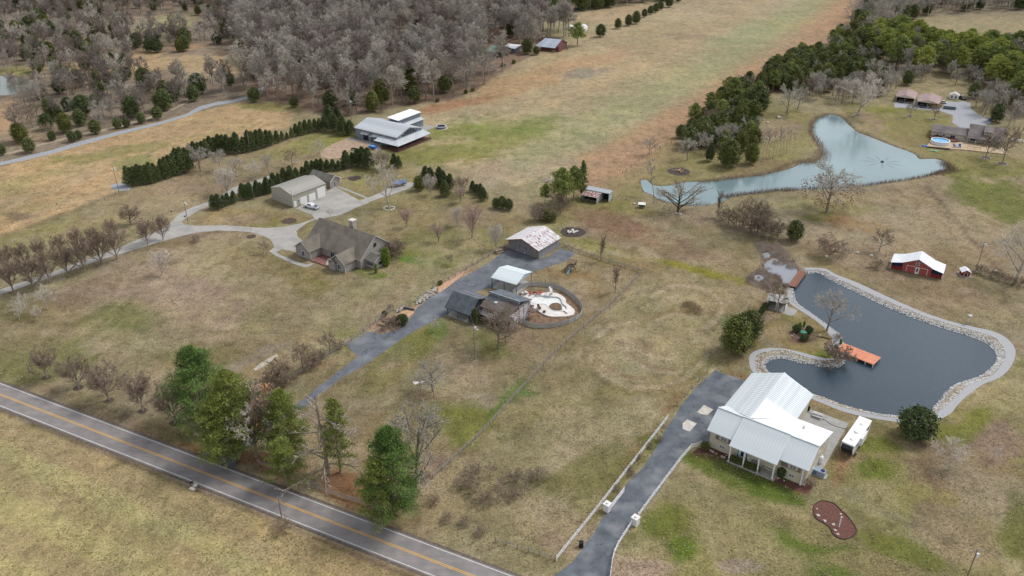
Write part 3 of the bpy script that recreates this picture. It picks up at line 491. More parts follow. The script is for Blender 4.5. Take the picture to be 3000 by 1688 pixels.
sheet('white_house_patio', gl('A',[(1200,640),(1310,535),(1345,540),(1760,690),(1500,1160),(1350,1250),(1300,1100)]), .045, conc2)
sheet('dirt_yard', gl('W',[(-60,860),(0,770),(130,700),(280,640),(400,660),(560,700),(620,760),(560,790),(420,760),(300,800),(200,880),(80,900)]), .03, dirt)
sheet('concrete_apron', gl('W',[(270,650),(300,635),(390,650),(640,700),(700,720),(640,800),(500,700),(370,680)]), .045, conc2)
sheet('gravel_patch', gl('V',[(80,520),(160,505),(235,490),(270,545),(250,575),(160,580),(85,555)]), .03, grav)
sheet('annex_slab', gl('W',[(1170,480),(1240,480),(1325,500),(1330,515),(1230,555),(1180,545)]), .04, conc2)
band('pond_path', ripout, pathout, .03, gravp)
sheet('pond_patio', gl('D',[(430,550),(640,615),(680,640),(760,662),(815,640),(845,580),(790,560),(720,540),(690,560),(560,520)]), .05, conc2)

# ------------------------------------------------------------------ water
def water(name, pts, z, deep, rough=.04, wave=8, strength=.05, deep2=None):
    m = M('water_'+name, deep, deep2 or deep, rough=rough, scale=.02, spec=.5); N = m.node_tree.nodes; L = m.node_tree.links; P = N['Principled BSDF']
    tc = N.new('ShaderNodeTexCoord'); mp = N.new('ShaderNodeMapping'); mp.inputs['Rotation'].default_value = (0,0,R(25)); mp.inputs['Scale'].default_value = (.55,1.6,1); L.new(tc.outputs['Object'], mp.inputs[0])
    n = N.new('ShaderNodeTexNoise'); n.inputs['Scale'].default_value = wave/8; n.inputs['Detail'].default_value = 3; L.new(mp.outputs[0], n.inputs[0])
    bp = N.new('ShaderNodeBump'); bp.inputs['Strength'].default_value = strength*4; bp.inputs['Distance'].default_value = .12; L.new(n.outputs['Fac'], bp.inputs['Height']); L.new(bp.outputs[0], P.inputs['Normal'])
    P.inputs['IOR'].default_value = 1.333
    return sheet(name, pts, z, m)
grow = lambda poly, k: [(x+(x-sum(p[0] for p in poly)/len(poly))*k, y+(y-sum(p[1] for p in poly)/len(poly))*k) for x, y in poly]
def offset(poly, d):
    n = len(poly); ar = sum(poly[i][0]*poly[(i+1)%n][1]-poly[(i+1)%n][0]*poly[i][1] for i in range(n)); s = 1 if ar > 0 else -1; out = []
    for i in range(n):
        a = poly[i-1]; b_ = poly[(i+1) % n]; L_ = math.hypot(b_[0]-a[0], b_[1]-a[1]) or 1
        out.append((poly[i][0]+s*(b_[1]-a[1])/L_*d, poly[i][1]-s*(b_[0]-a[0])/L_*d))
    return out
water('pond_water', offset(shore, .5), POND_Z, '#3c4954', wave=22, strength=.13, deep2='#36434d')
water('upper_pond_water', offset(upper, .3), UP_Z, '#65777a', wave=10, strength=.05, rough=.10, deep2='#748a8d')  # two tones mottle the base colour in place of darker teal reflections
water('wood_pond_water', offset(wood_pond, .4), UP_Z, '#5a625a', rough=.08)
for p in puddles: water('marsh_water', offset(p, .3), -.12, '#83868c', rough=.08)

# pale rip-rap stones between water and path (thousands: one object)
def riprap():
    b = MB(); n = len(shore_open)
    for i in range(n-1):
        a0, a1, b0, b1 = Vector(shore_open[i]), Vector(shore_open[i+1]), Vector(ripout[i]), Vector(ripout[i+1])
        area = ((a1-a0).length+(b1-b0).length)/2*((b0-a0).length+(b1-a1).length)/2
        for k in range(int(area*14)):
            s, t = random.random(), random.random(); p = (a0.lerp(a1, s)).lerp(b0.lerp(b1, s), t*1.12-.10)
            b.rock((p.x, p.y, -.25+.30*max(0, t)), random.uniform(.08, .15))
    print('riprap stones', len(b.f)//6)
    return b
tag(riprap().build('riprap_stones', M('limestone', '#b0afad', '#c6c5c3', scale=1.1, detail=3, contrast=(.4,.6), rough=.9)), 'pale limestone riprap boulders ringing the dark pond beside the gravel path', 'rocks', kind='stuff')

# ------------------------------------------------------------------ vegetation: prototypes
class Segs:
    def __init__(s): s.L = []; s.T = []      # limbs (p0,p1,r0,r1), twigs (p0,p1,w)
def grow_branch(S, rng, p, d, ln, r, lev, P):
    """recursive branch; P holds per-level counts and angles"""
    n = 3 if lev < 2 else 2; pts = [np.array(p)]; dirs = []
    for i in range(n):
        d = d + rng.normal(0, P['wig'][min(lev, 3)], 3) + np.array([0, 0, P['up'][min(lev, 3)]]); d = d/np.linalg.norm(d)
        pts.append(pts[-1]+d*ln/n); dirs.append(d)
    rs = [r*(1-(1-P['taper'])*i/n) for i in range(n+1)]
    if lev <= P['limb']:
        for i in range(n): S.L.append((pts[i], pts[i+1], rs[i], rs[i+1]))
    else:
        S.T.append((pts[0], pts[-1], max(r*2, P['tw'])))
    if lev >= P['depth']: return
    k = P['n'][lev]
    for j in range(k):
        t = P['from'][lev] + (1-P['from'][lev])*(j+rng.random()*.8)/k; t = min(t, .995); q = t*n; i = min(int(q), n-1)
        pos = pts[i]+(pts[i+1]-pts[i])*(q-i); dd = dirs[i]
        a = rng.uniform(*P['ang'][lev]); az = rng.uniform(0, 2*math.pi) if lev else (j*2.4+rng.uniform(-.4, .4))
        ref = np.array([0,0,1.]) if abs(dd[2]) < .9 else np.array([1.,0,0]); u = np.cross(dd, ref); u /= np.linalg.norm(u); v = np.cross(dd, u)
        nd = dd*math.cos(a) + (u*math.cos(az)+v*math.sin(az))*math.sin(a)
        l2 = ln*P['len'][lev]*rng.uniform(.7, 1.15)*(P['prof'](t) if lev == 0 and P.get('prof') else (1.15-.55*t))
        grow_branch(S, rng, pos, nd, l2, max(rs[i]*P['rr'], .012), lev+1, P)
def seg_mesh(S, name, mats, side=3):
    """(limb mesh, twig mesh)"""
    V = []; F = []
    for a, b, r0, r1 in S.L:
        d = b-a; l = np.linalg.norm(d)+1e-9; d = d/l; u = np.cross(d, [0,0,1.] if abs(d[2]) < .9 else [1.,0,0]); u /= np.linalg.norm(u); w_ = np.cross(d, u)
        k = 6 if r0 > .12 else side; o = len(V)
        for c, rr in ((a-d*r0*.4, r0), (b, r1)):
            for i in range(k): V.append(c + (u*math.cos(2*math.pi*i/k)+w_*math.sin(2*math.pi*i/k))*rr)
        F += [(o+i, o+(i+1)%k, o+k+(i+1)%k, o+k+i) for i in range(k)]
    limb = tri_mesh(name+'_limbs', np.array(V), np.array(F), [mats[0]])
    A = np.array([t[0] for t in S.T]); B = np.array([t[1] for t in S.T]); W = np.array([t[2] for t in S.T])[:, None]; rg = np.random.default_rng(len(A))
    D = B-A; Sd = np.cross(D, rg.normal(0, 1, D.shape)); Sd /= np.linalg.norm(Sd, axis=1)[:, None]+1e-9
    V = np.stack([A-Sd*W/2, A+Sd*W/2, B], 1).reshape(-1, 3); F = np.arange(len(V)).reshape(-1, 3)
    return limb, tri_mesh(name+'_twigs', V, F, [mats[1]])
RAD = dict(oval=4.3, round=4.6, fan=7.2, forest=2.7, column=1.35, bush=8.0, snag=3.0, sapling=1.5)
def bare(name, seed, shape, mats, tw=.05):
    """returns (limb mesh, twig mesh), unit height about 10 m"""
    rng = np.random.default_rng(seed); S = Segs()
    base = dict(wig=(.05,.10,.16,.2), up=(.05,.10,.06,.03), taper=.45, limb=1, depth=4, rr=.55, tw=tw)
    if shape == 'oval':
        P = dict(base, n=(14,9,7,6), **{'from':(.16,.12,.12,.1)}, ang=((.30,.75),(.3,.6),(.3,.7),(.3,.8)), len=(.85,.45,.55,.6), prof=lambda t: .55+1.1*math.sin(math.pi*min(1,.25+.7*t))); H = 6.4; r = .20
    elif shape == 'round':
        P = dict(base, n=(9,8,7,6), **{'from':(.28,.25,.2,.1)}, ang=((.6,1.1),(.5,.9),(.4,.9),(.4,1)), len=(.80,.55,.58,.6), prof=lambda t: 1.15-.6*t); H = 6.9; r = .24
    elif shape == 'fan':
        P = dict(base, n=(12,8,7,6), **{'from':(.12,.25,.2,.1)}, ang=((.5,1.05),(.3,.6),(.3,.7),(.3,.8)), len=(1.25,.48,.52,.55), prof=lambda t: 1.0-.35*t); H = 5.2; r = .34
    elif shape == 'forest':
        P = dict(base, n=(12,7,6,6), **{'from':(.38,.2,.2,.1)}, ang=((.45,.95),(.4,.9),(.4,.9),(.4,1)), len=(.42,.6,.62,.65), prof=lambda t: 1.2-.7*t); H = 8.6; r = .15
    elif shape == 'column':
        P = dict(base, n=(13,6,5,5), **{'from':(.05,.2,.2,.1)}, ang=((.08,.22),(.15,.35),(.2,.5),(.3,.6)), len=(.75,.42,.5,.6), prof=lambda t: 1.15-.6*t); H = 7.6; r = .12
    elif shape == 'bush':
        P = dict(base, n=(14,8,6,5), **{'from':(.0,.15,.1,.1)}, ang=((.35,1.25),(.3,.8),(.3,.8),(.3,.9)), len=(2.1,.5,.55,.55), prof=lambda t: 1.0); H = 3.2; r = .14; P['up'] = (.0,.02,.02,.02)
    elif shape == 'snag':
        P = dict(base, n=(26,5,3,2), **{'from':(.12,.3,.3,.2)}, ang=((1.1,1.6),(.4,.8),(.4,.8),(.4,1)), len=(.30,.4,.4,.4), prof=lambda t: 1.25-.9*t, limb=2); H = 9.7; r = .15; P['up'] = (.05,-.02,.0,.0)
    elif shape == 'sapling':
        P = dict(base, n=(7,5,4,4), **{'from':(.45,.2,.2,.1)}, ang=((.3,.6),(.3,.7),(.3,.8),(.3,.8)), len=(.38,.5,.5,.5), prof=lambda t: 1.2-.7*t); H = 8.8; r = .07
    grow_branch(S, rng, (0,0,-.2), np.array([rng.normal(0,.03), rng.normal(0,.03), 1.]), H, r, 0, P)
    B = np.array([t[1] for t in S.T]); h = np.percentile(B[:,2], 98.5); rad = np.percentile(np.hypot(B[:,0], B[:,1]), 93); kz = 10/h; kr = RAD[shape]/rad
    K = np.array([kr, kr, kz]); S.L = [(a*K, b*K, c, e) for a, b, c, e in S.L]; S.T = [(a*K, b*K, c) for a, b, c in S.T]
    if shape in ('oval', 'bush'):      # clipped, rounded habit
        zc, hz, Rr = (5.7, 4.4, 4.0) if shape == 'oval' else (3.2, 6.9, 7.6)
        def clip(p):
            q = p-np.array([0,0,zc]); e = math.sqrt((q[0]**2+q[1]**2)/Rr**2+(q[2]/hz)**2)
            return p if e < .9 else np.array([0,0,zc])+q*(.9+.22*(e-.9)/(1+e))/e
        S.T = [(clip(a), clip(b), c) for a, b, c in S.T]; S.L = [(a, b, c, e) if a[2] < 1.6 else (clip(a), clip(b), c, e) for a, b, c, e in S.L]
    return seg_mesh(S, name, mats)
def leaves(cent, sz, rng, up=.3, aspect=1.6):
    """one triangle per centre, random facing biased up"""
    n = len(cent); D = rng.normal(0, 1, (n,3)); D[:,2] += up; D /= np.linalg.norm(D, axis=1)[:,None]
    E = np.cross(D, rng.normal(0, 1, (n,3))); E /= np.linalg.norm(E, axis=1)[:,None]; s = (sz*rng.uniform(.6,1.4,n))[:,None]
    V = np.stack([cent-E*s*.5, cent+E*s*.5, cent+D*s*aspect], 1).reshape(-1,3)
    return V
def conifer(name, seed, kind, mats, H=10.0, Rm=3.0, n=4200, sz=.30):
    """(trunk mesh, foliage mesh)"""
    rng = np.random.default_rng(seed); cents = []; S = Segs()
    S.L.append((np.array([0,0,-.2]), np.array([0,0,H*.5]), H*.022, H*.014)); S.L.append((np.array([0,0,H*.5]), np.array([0,0,H*.96]), H*.014, H*.004))
    nb = {'cone':150,'cedar':130,'pine':52,'bigpine':84,'thin':58,'ball':110,'narrow':90}[kind]
    for i in range(nb):
        t = (i+rng.random())/nb
        if kind == 'cone': z = H*(.06+.94*t**.9); rr = Rm*(1-t)**.75*rng.uniform(.8,1.08)+.12; lo_ = .35
        elif kind == 'narrow': z = H*(.03+.95*t); rr = Rm*math.sin(math.pi*min(1,(.12+.88*t)))**.5*rng.uniform(.85,1.05)+.05; lo_ = .5
        elif kind == 'cedar': z = H*(.08+.9*t); rr = Rm*(math.sin(math.pi*min(1,.22+.76*t)))**.7*rng.uniform(.72,1.12); lo_ = .45
        elif kind == 'ball': z = H*(.05+.93*t); rr = Rm*math.sqrt(max(.02,1-(2*t-1)**2))*rng.uniform(.85,1.05); lo_ = .6
        elif kind == 'pine': z = H*(.34+.64*t); rr = Rm*(math.sin(math.pi*min(1,.30+.68*t)))**.8*rng.uniform(.55,1.2); lo_ = .35
        elif kind == 'thin': z = H*(.20+.78*t); rr = Rm*(1.05-.75*t)*rng.uniform(.4,1.15); lo_ = .45
        else: z = H*(.12+.86*t); rr = Rm*(1-t**2.2)**.8*rng.uniform(.55,1.12)*(.62+.38*min(1,t*4)); lo_ = .30
        a = i*2.39996+rng.uniform(-.5,.5); m = max(4, int(n/nb)); fr = lo_+(1-lo_)*np.sqrt(rng.random(m))
        droop = {'cone':.25,'cedar':.3,'pine':.12,'bigpine':.10,'thin':.05,'ball':0,'narrow':.9}[kind]
        if kind in ('pine','bigpine','thin'):      # separate tufted clumps along each limb, gaps between limbs
            q = 5 if kind != 'thin' else 3; cf = lo_+(1-lo_)*(np.arange(q)+rng.random(q))/q; side = rng.normal(0, .16, q)*rr; which = rng.integers(0, q, m); fr = cf[which]; sd2 = side[which]
            c = np.stack([np.cos(a)*rr*fr-np.sin(a)*sd2, np.sin(a)*rr*fr+np.cos(a)*sd2, z+rr*droop*fr], 1); c += rng.normal(0, 1, c.shape)*(.20+.035*rr)*np.array([1,1,.42])
        else:
            c = np.stack([np.cos(a)*rr*fr, np.sin(a)*rr*fr, z+rr*droop*fr-(0 if kind != 'narrow' else rr*.5)], 1)
            c += rng.normal(0, 1, c.shape)*(rr*.13+.20*(H/10)**.6)*np.array([1,1,.55])
        cents.append(c)
        if kind in ('pine','bigpine','thin'): S.L.append((np.array([0,0,z-.1]), np.array([math.cos(a)*rr*.9, math.sin(a)*rr*.9, z+rr*droop*.9]), H*.006, .02))
    c = np.concatenate(cents)
    if kind in ('bigpine','thin','pine'):      # needle tufts: several thin blades per centre
        k = 3; cc = np.repeat(c, k, 0); nn = len(cc); D = rng.normal(0,1,(nn,3)); D[:,2] += .5; D /= np.linalg.norm(D,axis=1)[:,None]
        E = np.cross(D, rng.normal(0,1,(nn,3))); E /= np.linalg.norm(E,axis=1)[:,None]; s = sz*rng.uniform(.7,1.3,(nn,1))
        V = np.stack([cc-E*s*.22, cc+E*s*.22, cc+D*s*1.5], 1).reshape(-1,3)
    else: V = leaves(c, sz, rng)
    V[:,2] = np.maximum(V[:,2], .05); F = np.arange(len(V)).reshape(-1,3)
    fol = tri_mesh(name+'_foliage', V, F, [mats[1]])
    S.T = [(np.zeros(3), np.ones(3), .01)]; limb, tw = seg_mesh(S, name, (mats[0], mats[0])); bpy.data.meshes.remove(tw)
    return limb, fol

bark = M('bark', '#6f645a', '#988c80', scale=1.5, rand=.25); bark_d = M('dark_bark', '#322b27', '#4a413a', scale=1.5); bark_l = M('pale_bark', '#8b8379', '#b3aba1', scale=1.2, rand=.12)
tw_g = M('grey_twigs', '#8b857b', '#b2aca1', scale=.35, rand=.22); tw_gd = M('dark_grey_twigs', '#6c625c', '#958980', scale=.3, rand=.25); tw_r = M('red_brown_twigs', '#6c5c51', '#8f7d70', scale=.5, rand=.12); tw_l = M('pale_twigs', '#a59c92', '#cbc2b8', scale=.4, rand=.1)
tw_p = M('pinkish_twigs', '#9a8278', '#bda49a', scale=.5, rand=.1); tw_b = M('brown_scrub', '#716354', '#978774', scale=.5, rand=.15); leaf_t = M('dead_tan_leaves', '#9a7554', '#c29a72', scale=.8); leaf_b = M('dead_brown_leaves', '#6f5340', '#94715a', scale=.8)
f_cedar = M('cedar_foliage', '#485030', '#707848', scale=.8, rand=.22, rough=.7); f_dark = M('dark_evergreen', '#3b452b', '#5e6a3f', scale=.7, rand=.12, rough=.7)
f_pine = M('pine_foliage', '#637038', '#959c58', scale=.5, rand=.20, rough=.7); f_yel = M('yellow_pine_foliage', '#737f36', '#a9ae58', scale=.4, rand=.15, rough=.7)
f_yr = M('roadside_pine_foliage', '#56642a', '#868e44', scale=.4, rough=.7); f_pg = M('deep_pine_foliage', '#46602b', '#6f8a44', scale=.5, rough=.7); f_olive = M('olive_cedar_foliage', '#4d5128', '#71763a', scale=.5, rand=.18, rough=.7); f_arb = M('arborvitae_foliage', '#5a6b2a', '#82963c', scale=1, rough=.7)
PROTO = {}
def reg(key, fn, *a, **k): PROTO[key] = fn(key, *a, **k)
for i in range(3): reg(f'oval{i}', bare, 10+i, 'oval', (bark, tw_r), tw=.06)
for i in range(2): reg(f'round{i}', bare, 20+i, 'round', (bark, tw_g), tw=.065)
for i in range(5): reg(f'forest{i}', bare, 30+i, 'forest', (bark_l if i < 2 else bark, tw_g if i < 3 else tw_gd), tw=.075)
reg('fan0', bare, 41, 'fan', (bark_d, tw_b), tw=.06); reg('column0', bare, 51, 'column', (bark, tw_b), tw=.07); reg('bush0', bare, 61, 'bush', (tw_b, tw_b), tw=.14)
reg('rbush0', bare, 62, 'bush', (tw_r, tw_r), tw=.2); reg('snag0', bare, 71, 'snag', (bark, bark_l), tw=.05); reg('sapling0', bare, 81, 'sapling', (bark, tw_p), tw=.08); reg('sapling1', bare, 82, 'sapling', (bark_l, tw_g), tw=.08)
reg('pale0', bare, 91, 'oval', (bark_l, tw_l), tw=.05); reg('pale1', bare, 92, 'round', (bark_l, tw_l), tw=.05); reg('pink0', bare, 93, 'oval', (bark, tw_p), tw=.045); reg('scrub0', bare, 94, 'round', (bark, tw_b), tw=.08)
reg('cone0', conifer, 101, 'cone', (bark, f_cedar), Rm=2.9, n=5200); reg('cone1', conifer, 102, 'cone', (bark, f_dark), Rm=3.2, n=5200)
reg('cedar0', conifer, 111, 'cedar', (bark, f_cedar), Rm=3.4, n=6500, sz=.33); reg('cedar1', conifer, 112, 'cedar', (bark, f_olive), Rm=3.2, n=6000, sz=.33); reg('dark0', conifer, 113, 'cedar', (bark, f_dark), Rm=3.9, n=9000, sz=.28)
reg('pine0', conifer, 121, 'pine', (bark, f_pine), Rm=3.6, n=2400, sz=.36); reg('pine1', conifer, 122, 'pine', (bark, f_yel), Rm=3.8, n=2400, sz=.36)
reg('bigpine0', conifer, 131, 'bigpine', (bark, f_pg), Rm=3.9, n=17000, sz=.12); reg('bigpine1', conifer, 132, 'bigpine', (bark, f_yr), Rm=3.2, n=15000, sz=.12); reg('thin0', conifer, 133, 'thin', (bark, f_yr), Rm=2.8, n=3600, sz=.16)
reg('ball0', conifer, 141, 'ball', (bark, f_dark), Rm=5, n=6000, sz=.45); reg('narrow0', conifer, 151, 'narrow', (bark, f_arb), Rm=1.3, n=3000, sz=.28)
reg('oball0', conifer, 142, 'ball', (bark, f_olive), Rm=5.5, n=3500, sz=.5)
# --- trees with a second crown part (dead leaves)
def leafy_crown(key, seed, H, Rm, n, mat):
    rng = np.random.default_rng(seed); th = rng.uniform(0, 2*math.pi, n); u = rng.random(n)**.5; z = rng.uniform(-1, 1, n); r = np.sqrt(1-z*z)*Rm*u**.6
    c = np.stack([r*np.cos(th), r*np.sin(th), H*.55+z*H*.36], 1); keep = np.sin(c[:,0]*1.3)*np.sin(c[:,1]*1.1+1)*np.sin(c[:,2]*1.7) > -.25
    return tri_mesh(key, leaves(c[keep], .2, rng), np.arange(3*keep.sum()).reshape(-1,3), [mat])
LEAFT = leafy_crown('tan_leaves', 5, 10, 3.6, 1500, leaf_t); LEAFB = leafy_crown('brown_leaves', 6, 8, 5.0, 900, leaf_b)

TREE = {'oval':'bare_tree','round':'bare_tree','forest':'bare_tree','fan':'bare_tree','column':'bare_tree','bush':'bare_bush','rbush':'bare_bush','snag':'dead_tree','sapling':'bare_tree','pale':'bare_tree','pink':'bare_tree','scrub':'bare_tree',
 'cone':'cedar_tree','cedar':'cedar_tree','dark':'evergreen_tree','pine':'pine_tree','bigpine':'pine_tree','thin':'pine_tree','ball':'evergreen_shrub','oball':'shrub','narrow':'arborvitae_shrub'}
def zat(t, y, Yw):   # height of the point seen in photo row y above ground distance Yw
    ox, oy, s = TL[t]; v = -(oy+y/s-844)/FOC; return CAMH + Yw*(-math.sin(PITCH)+v*math.cos(PITCH))/(math.cos(PITCH)+v*math.sin(PITCH))
def plant_at(key, x, y, H, label, cat=None, group=None, wd=1.0, parts=True, z=0.0, Href=10.0):
    base = key.rstrip('0123456789'); s = H/Href; rz = random.uniform(0, 6.28)
    nm = TREE[base]; limb, fol = PROTO[key]
    if cat is None: cat = 'shrub' if ('bush' in nm or 'shrub' in nm) else 'tree'
    e = empty(nm, (x, y, z), rz, label, cat, group); e.scale = (s*wd, s*wd, s)
    if base in ('oball', 'ball'): link('foliage', fol, e)
    else:
        link('stems' if 'bush' in nm else 'trunk', limb, e); link('twigs' if 'bush' in nm else 'crown', fol, e)
    return e
def plant(key, t, xb, yb, yt, label, group=None, wd=1.0, cat=None):
    x, y = g(t, xb, yb); H = zat(t, yt, y); return plant_at(key, x, y, H, label, cat, group, wd)
def row(items, label, group, wd=1.0):
    for i, it in enumerate(items):
        key, t, xb, yb, yt = it[:5]; plant(key, t, xb, yb, yt, label(i) if callable(label) else label, group, it[5] if len(it) > 5 else wd)
ORD = ['first','second','third','fourth','fifth','sixth','seventh','eighth','ninth','tenth','eleventh','twelfth','thirteenth','fourteenth','fifteenth','sixteenth','seventeenth','eighteenth','nineteenth','twentieth']
for i in range(21, 60): ORD.append({2:'twenty',3:'thirty',4:'forty',5:'fifty'}[i//10]+('-'+['','first','second','third','fourth','fifth','sixth','seventh','eighth','ninth'][i%10] if i%10 else 'th'))

# pear rows along the long driveway
row([('oval%d'%(i%3),'d',x,y,yt) for i,(x,y,yt) in enumerate([(105,750,480),(255,740,465),(380,685,425),(515,635,380),(640,600,335),(765,550,280),(885,505,225),(1115,400,190),(1230,360,165)])],
    lambda i: f'{ORD[i]} bare rounded pear tree from the left on the lawn side of the long driveway', 'pear trees on the lawn side of the long driveway', .95)
row([('oval%d'%((i+1)%3),'d',x,y,yt) for i,(x,y,yt) in enumerate([(65,590,388),(190,565,380),(325,520,330),(465,480,312),(600,440,265),(715,400,250),(850,345,195)])],
    lambda i: f'{ORD[i]} bare pear tree from the left on the field side of the long driveway', 'pear trees on the field side of the long driveway', .9)
plant('oval2','d',990,240,85,'wide bare reddish-brown tree alone between the far field and the long driveway', wd=1.35)
row([('oval%d'%(i%3),t,x,y,yt) for i,(t,x,y,yt) in enumerate([('d',352,1398,1160),('d',592,1478,1230),('h',825,125,-165),('h',1075,200,-95),('h',1320,290,-10)])],
    lambda i: f'{ORD[i]} bare dark-brown oval tree from the left in the row beside the public road', 'bare oval trees beside the public road', 1.12)
row([('pale1','d',360,885,705),('pale1','d',195,890,750),('pale1','d',145,962,825),('pale1','d',292,970,862)], lambda i: ['pale young bare tree rightmost of the four on the left lawn','pale young bare tree at the back of the group of four on the left lawn','pale young bare tree at the left front of the group of four','pale young bare tree front right of the group of four near the lawn edge'][i], 'young pale trees on the left lawn')
plant('pale0','d',1224,628,420,'pale bare tree with a whitish trunk standing alone on the mansion lawn')
plant('bush0','d',1482,372,318,'small bare bush on the lawn below the driveway bend'); plant('sapling0','d',1790,398,320,'small slender bare tree on the lawn near the mansion driveway', wd=1.4)
plant('scrub0','d',1990,466,375,'small dark crooked bare tree on the lawn beside the mansion turnaround'); plant('sapling1','d',1893,322,262,'staked sapling in a round mulch ring beside the mansion driveway')
plant('sapling1','d',2172,215,120,'thin sapling in a dark brush ring below the garage pad')
# brush along the centre drive fence
row([(k,'X',x,y,yt) for k,x,y,yt in [('scrub0',1120,475,230),('bush0',1165,492,330),('sapling1',1245,432,150),('scrub0',1330,352,90),('sapling0',1365,335,150),('bush0',1420,330,190),('scrub0',1610,190,-10),('bush0',1500,260,150),('bush0',1690,150,50),('bush0',1060,480,300)]],
    'tangled leafless brush tree growing along the wooden fence of the centre driveway', 'brush trees along the centre driveway fence')
# foreground pines and bare trees
plant('bigpine0','X',350,900,118,'large dark green pine leftmost of the roadside pines', wd=1.05)
plant('bigpine1','X',700,1180,362,'tall yellow-green pine right behind the driveway entrance', wd=1.1)
plant('bigpine1','X',545,1275,640,'lower bushy yellow-green pine over the driveway mouth by the road', wd=1.3)
plant('bigpine1','X',1190,1225,555,'yellow-green pine between the tan-leaved tree and the dead snag', wd=1.05)
plant('thin0','X',1180,1500,1060,'sparse yellow-green pine lowest beside the roadside fence', wd=1.7)
plant('thin0','X',1712,1385,640,'thin see-through pine just right of the dead snag', wd=.85)
plant('bigpine0','i',405,1015,318,'green pine rightmost beside the road with a bare tree behind', wd=.82); plant('thin0','i',300,1090,560,'thin olive pine leaning over the road shoulder', wd=1.1)
plant('round0','X',860,1232,580,'grey bare tree with dark hollow base between the roadside pines', wd=.8)
t_ = plant('oval1','X',985,1120,470,'bare tree still holding tan leaves between the roadside pines', wd=.9); link('leaves', LEAFT, t_)
plant('snag0','X',1590,1405,610,'tall dead snag with long horizontal branches and split dark trunk', wd=1.45)
plant('round1','i',560,785,180,'broad grey bare tree behind the rightmost roadside pine', wd=.85)
plant('round0','S',1212,1440,985,'slender bare tree on the lawn beside the white flat slab', wd=.8); plant('pale1','S',1062,1420,1180,'small pale bare tree right over the white slab on the lawn')
plant('round1','i',703,103,-60,'small grey bare tree on the lawn left of the long split rail fence', wd=1.1)
plant('scrub0','e',1182,1185,865,'bare brown tree in front of the weathered white deck wall', wd=1.0); plant('pale1','e',708,1052,960,'little bare grey tree beside the dark carport house'); plant('scrub0','e',1240,1150,930,'second bare tree crowding the front of the dark house', wd=.9)
plant('column0','e',1955,520,322,'narrow upright bare tree against the paddock fence corner', wd=1.15); plant('column0','e',2068,752,545,'narrow upright bare tree in the yard by the long fence', wd=1.35)
row([('pink0','G',1600,782,560),('pink0','e',735,376,222),('pink0','e',985,347,70,.8),('pale0','e',875,256,95,.8),('pale0','e',1168,432,225,.8),('scrub0','e',823,552,470)], lambda i: ['pinkish small bare tree below the ringed dark-trunked tree','pinkish round bare tree in the middle of the back lawn','taller pinkish bare tree with dark trunk on the back lawn','slim pale bare tree at the back fence of the lawn','faint pale bare tree beside the old barn','small dark bare tree on the lawn right of the mansion'][i], 'ornamental trees on the back lawn')
plant('pale1','G',1415,582,75,'large pale-crowned bare tree with black trunk ringed by white stones', wd=.85)
plant('rbush0','S',640,600,440,'large dark red-brown dormant bush beside the centre driveway', wd=1.3); plant('rbush0','S',745,520,420,'smaller red-brown bush behind the green holly'); plant('ball0','S',812,543,420,'round dark green holly beside the centre driveway', wd=1.0)
plant('ball0','S',572,425,370,'small dark green shrub behind the driveway fence'); plant('sapling0','S',455,485,345,'thin bare tree at the driveway fence'); plant('bush0','S',655,345,270,'small bare bush uphill from the driveway fence'); plant('oball0','e',745,697,668,'low olive shrub above the rock edging of the driveway')
plant('cone0','S',1775,520,335,'bright green bushy cedar at the corner of the dark carport house', wd=1.2); PROTO['garb'] = PROTO['cone0']
row([('narrow0','G',1362,1192,1012),('narrow0','G',1393,1195,1000),('narrow0','G',1276,1268,1172)], lambda i: ['left one of the two tall arborvitae at the mansion corner','right one of the two tall arborvitae at the mansion corner','short pointed arborvitae in front of the sunroom window'][i], 'arborvitae at the mansion corner')
row([('bush0','G',1450,1080,900),('bush0','G',1490,1060,900),('bush0','G',1420,1120,960)], 'bare brown bush growing against the far gable end of the mansion', 'bushes at the mansion gable')
plant('pale1','G',790,690,580,'small bare tree between mansion roof and garage pad')
# cedars round the metal house and the back lawn
row([('cone1','W',270,1005,795),('cone1','W',345,965,815),('cone1','W',410,975,770),('cone1','W',470,985,750),('cone1','W',540,1010,760),('cone1','W',850,985,830),('cone0','W',905,1000,860)], lambda i: f'{ORD[i]} dark cedar from the left in the clump below the metal house', 'cedars below the metal house')
row([('cone1','W',60,470,240),('cone1','W',10,560,380),('cone1','W',130,570,360),('cone1','W',230,600,385),('cone1','W',320,602,425),('cone1','W',160,430,265)], lambda i: ['big dark cedar at the back left of the metal house clump','big dark cedar at the left front of the clump beside the metal house','big dark cedar in the middle of the clump beside the metal house','big dark cedar front centre of the clump beside the metal house','big dark cedar nearest the metal house wall','big dark cedar behind the utility pole by the wood'][i], 'big cedars left of the metal house', 1.15)
row([('round0','W',640,1015,770),('scrub0','W',700,1050,810),('round1','W',770,1030,830)], lambda i: ['bare tree left behind the blue covered boat','bare brown tree in the middle behind the blue covered boat','bare tree right behind the blue covered boat'][i], 'bare trees behind the blue boat')
row([('cedar1','W',1150,1275,1105,1.1),('cone1','W',1235,1210,985),('cone1','W',1290,1200,1000),('cone1','W',1400,1225,995),('cone1','W',1445,1240,1040),('cone1','W',1525,1245,1075),('cone0','W',1465,1345,1155,1.1)], lambda i: f'{ORD[i]} evergreen from the left in the cedar island on the back lawn', 'cedar island on the back lawn')
plant('pale0','W',1285,1332,1060,'pale bare tree in front of the cedar island', wd=.9); plant('scrub0','W',1690,1345,1110,'bare brown tree between the cedar island and the fence cedars'); plant('pink0','W',1650,1420,1200,'pinkish bare tree in front of the fence cedars'); plant('scrub0','W',1600,1300,1130,'small bare tree at the right side of the cedar island')
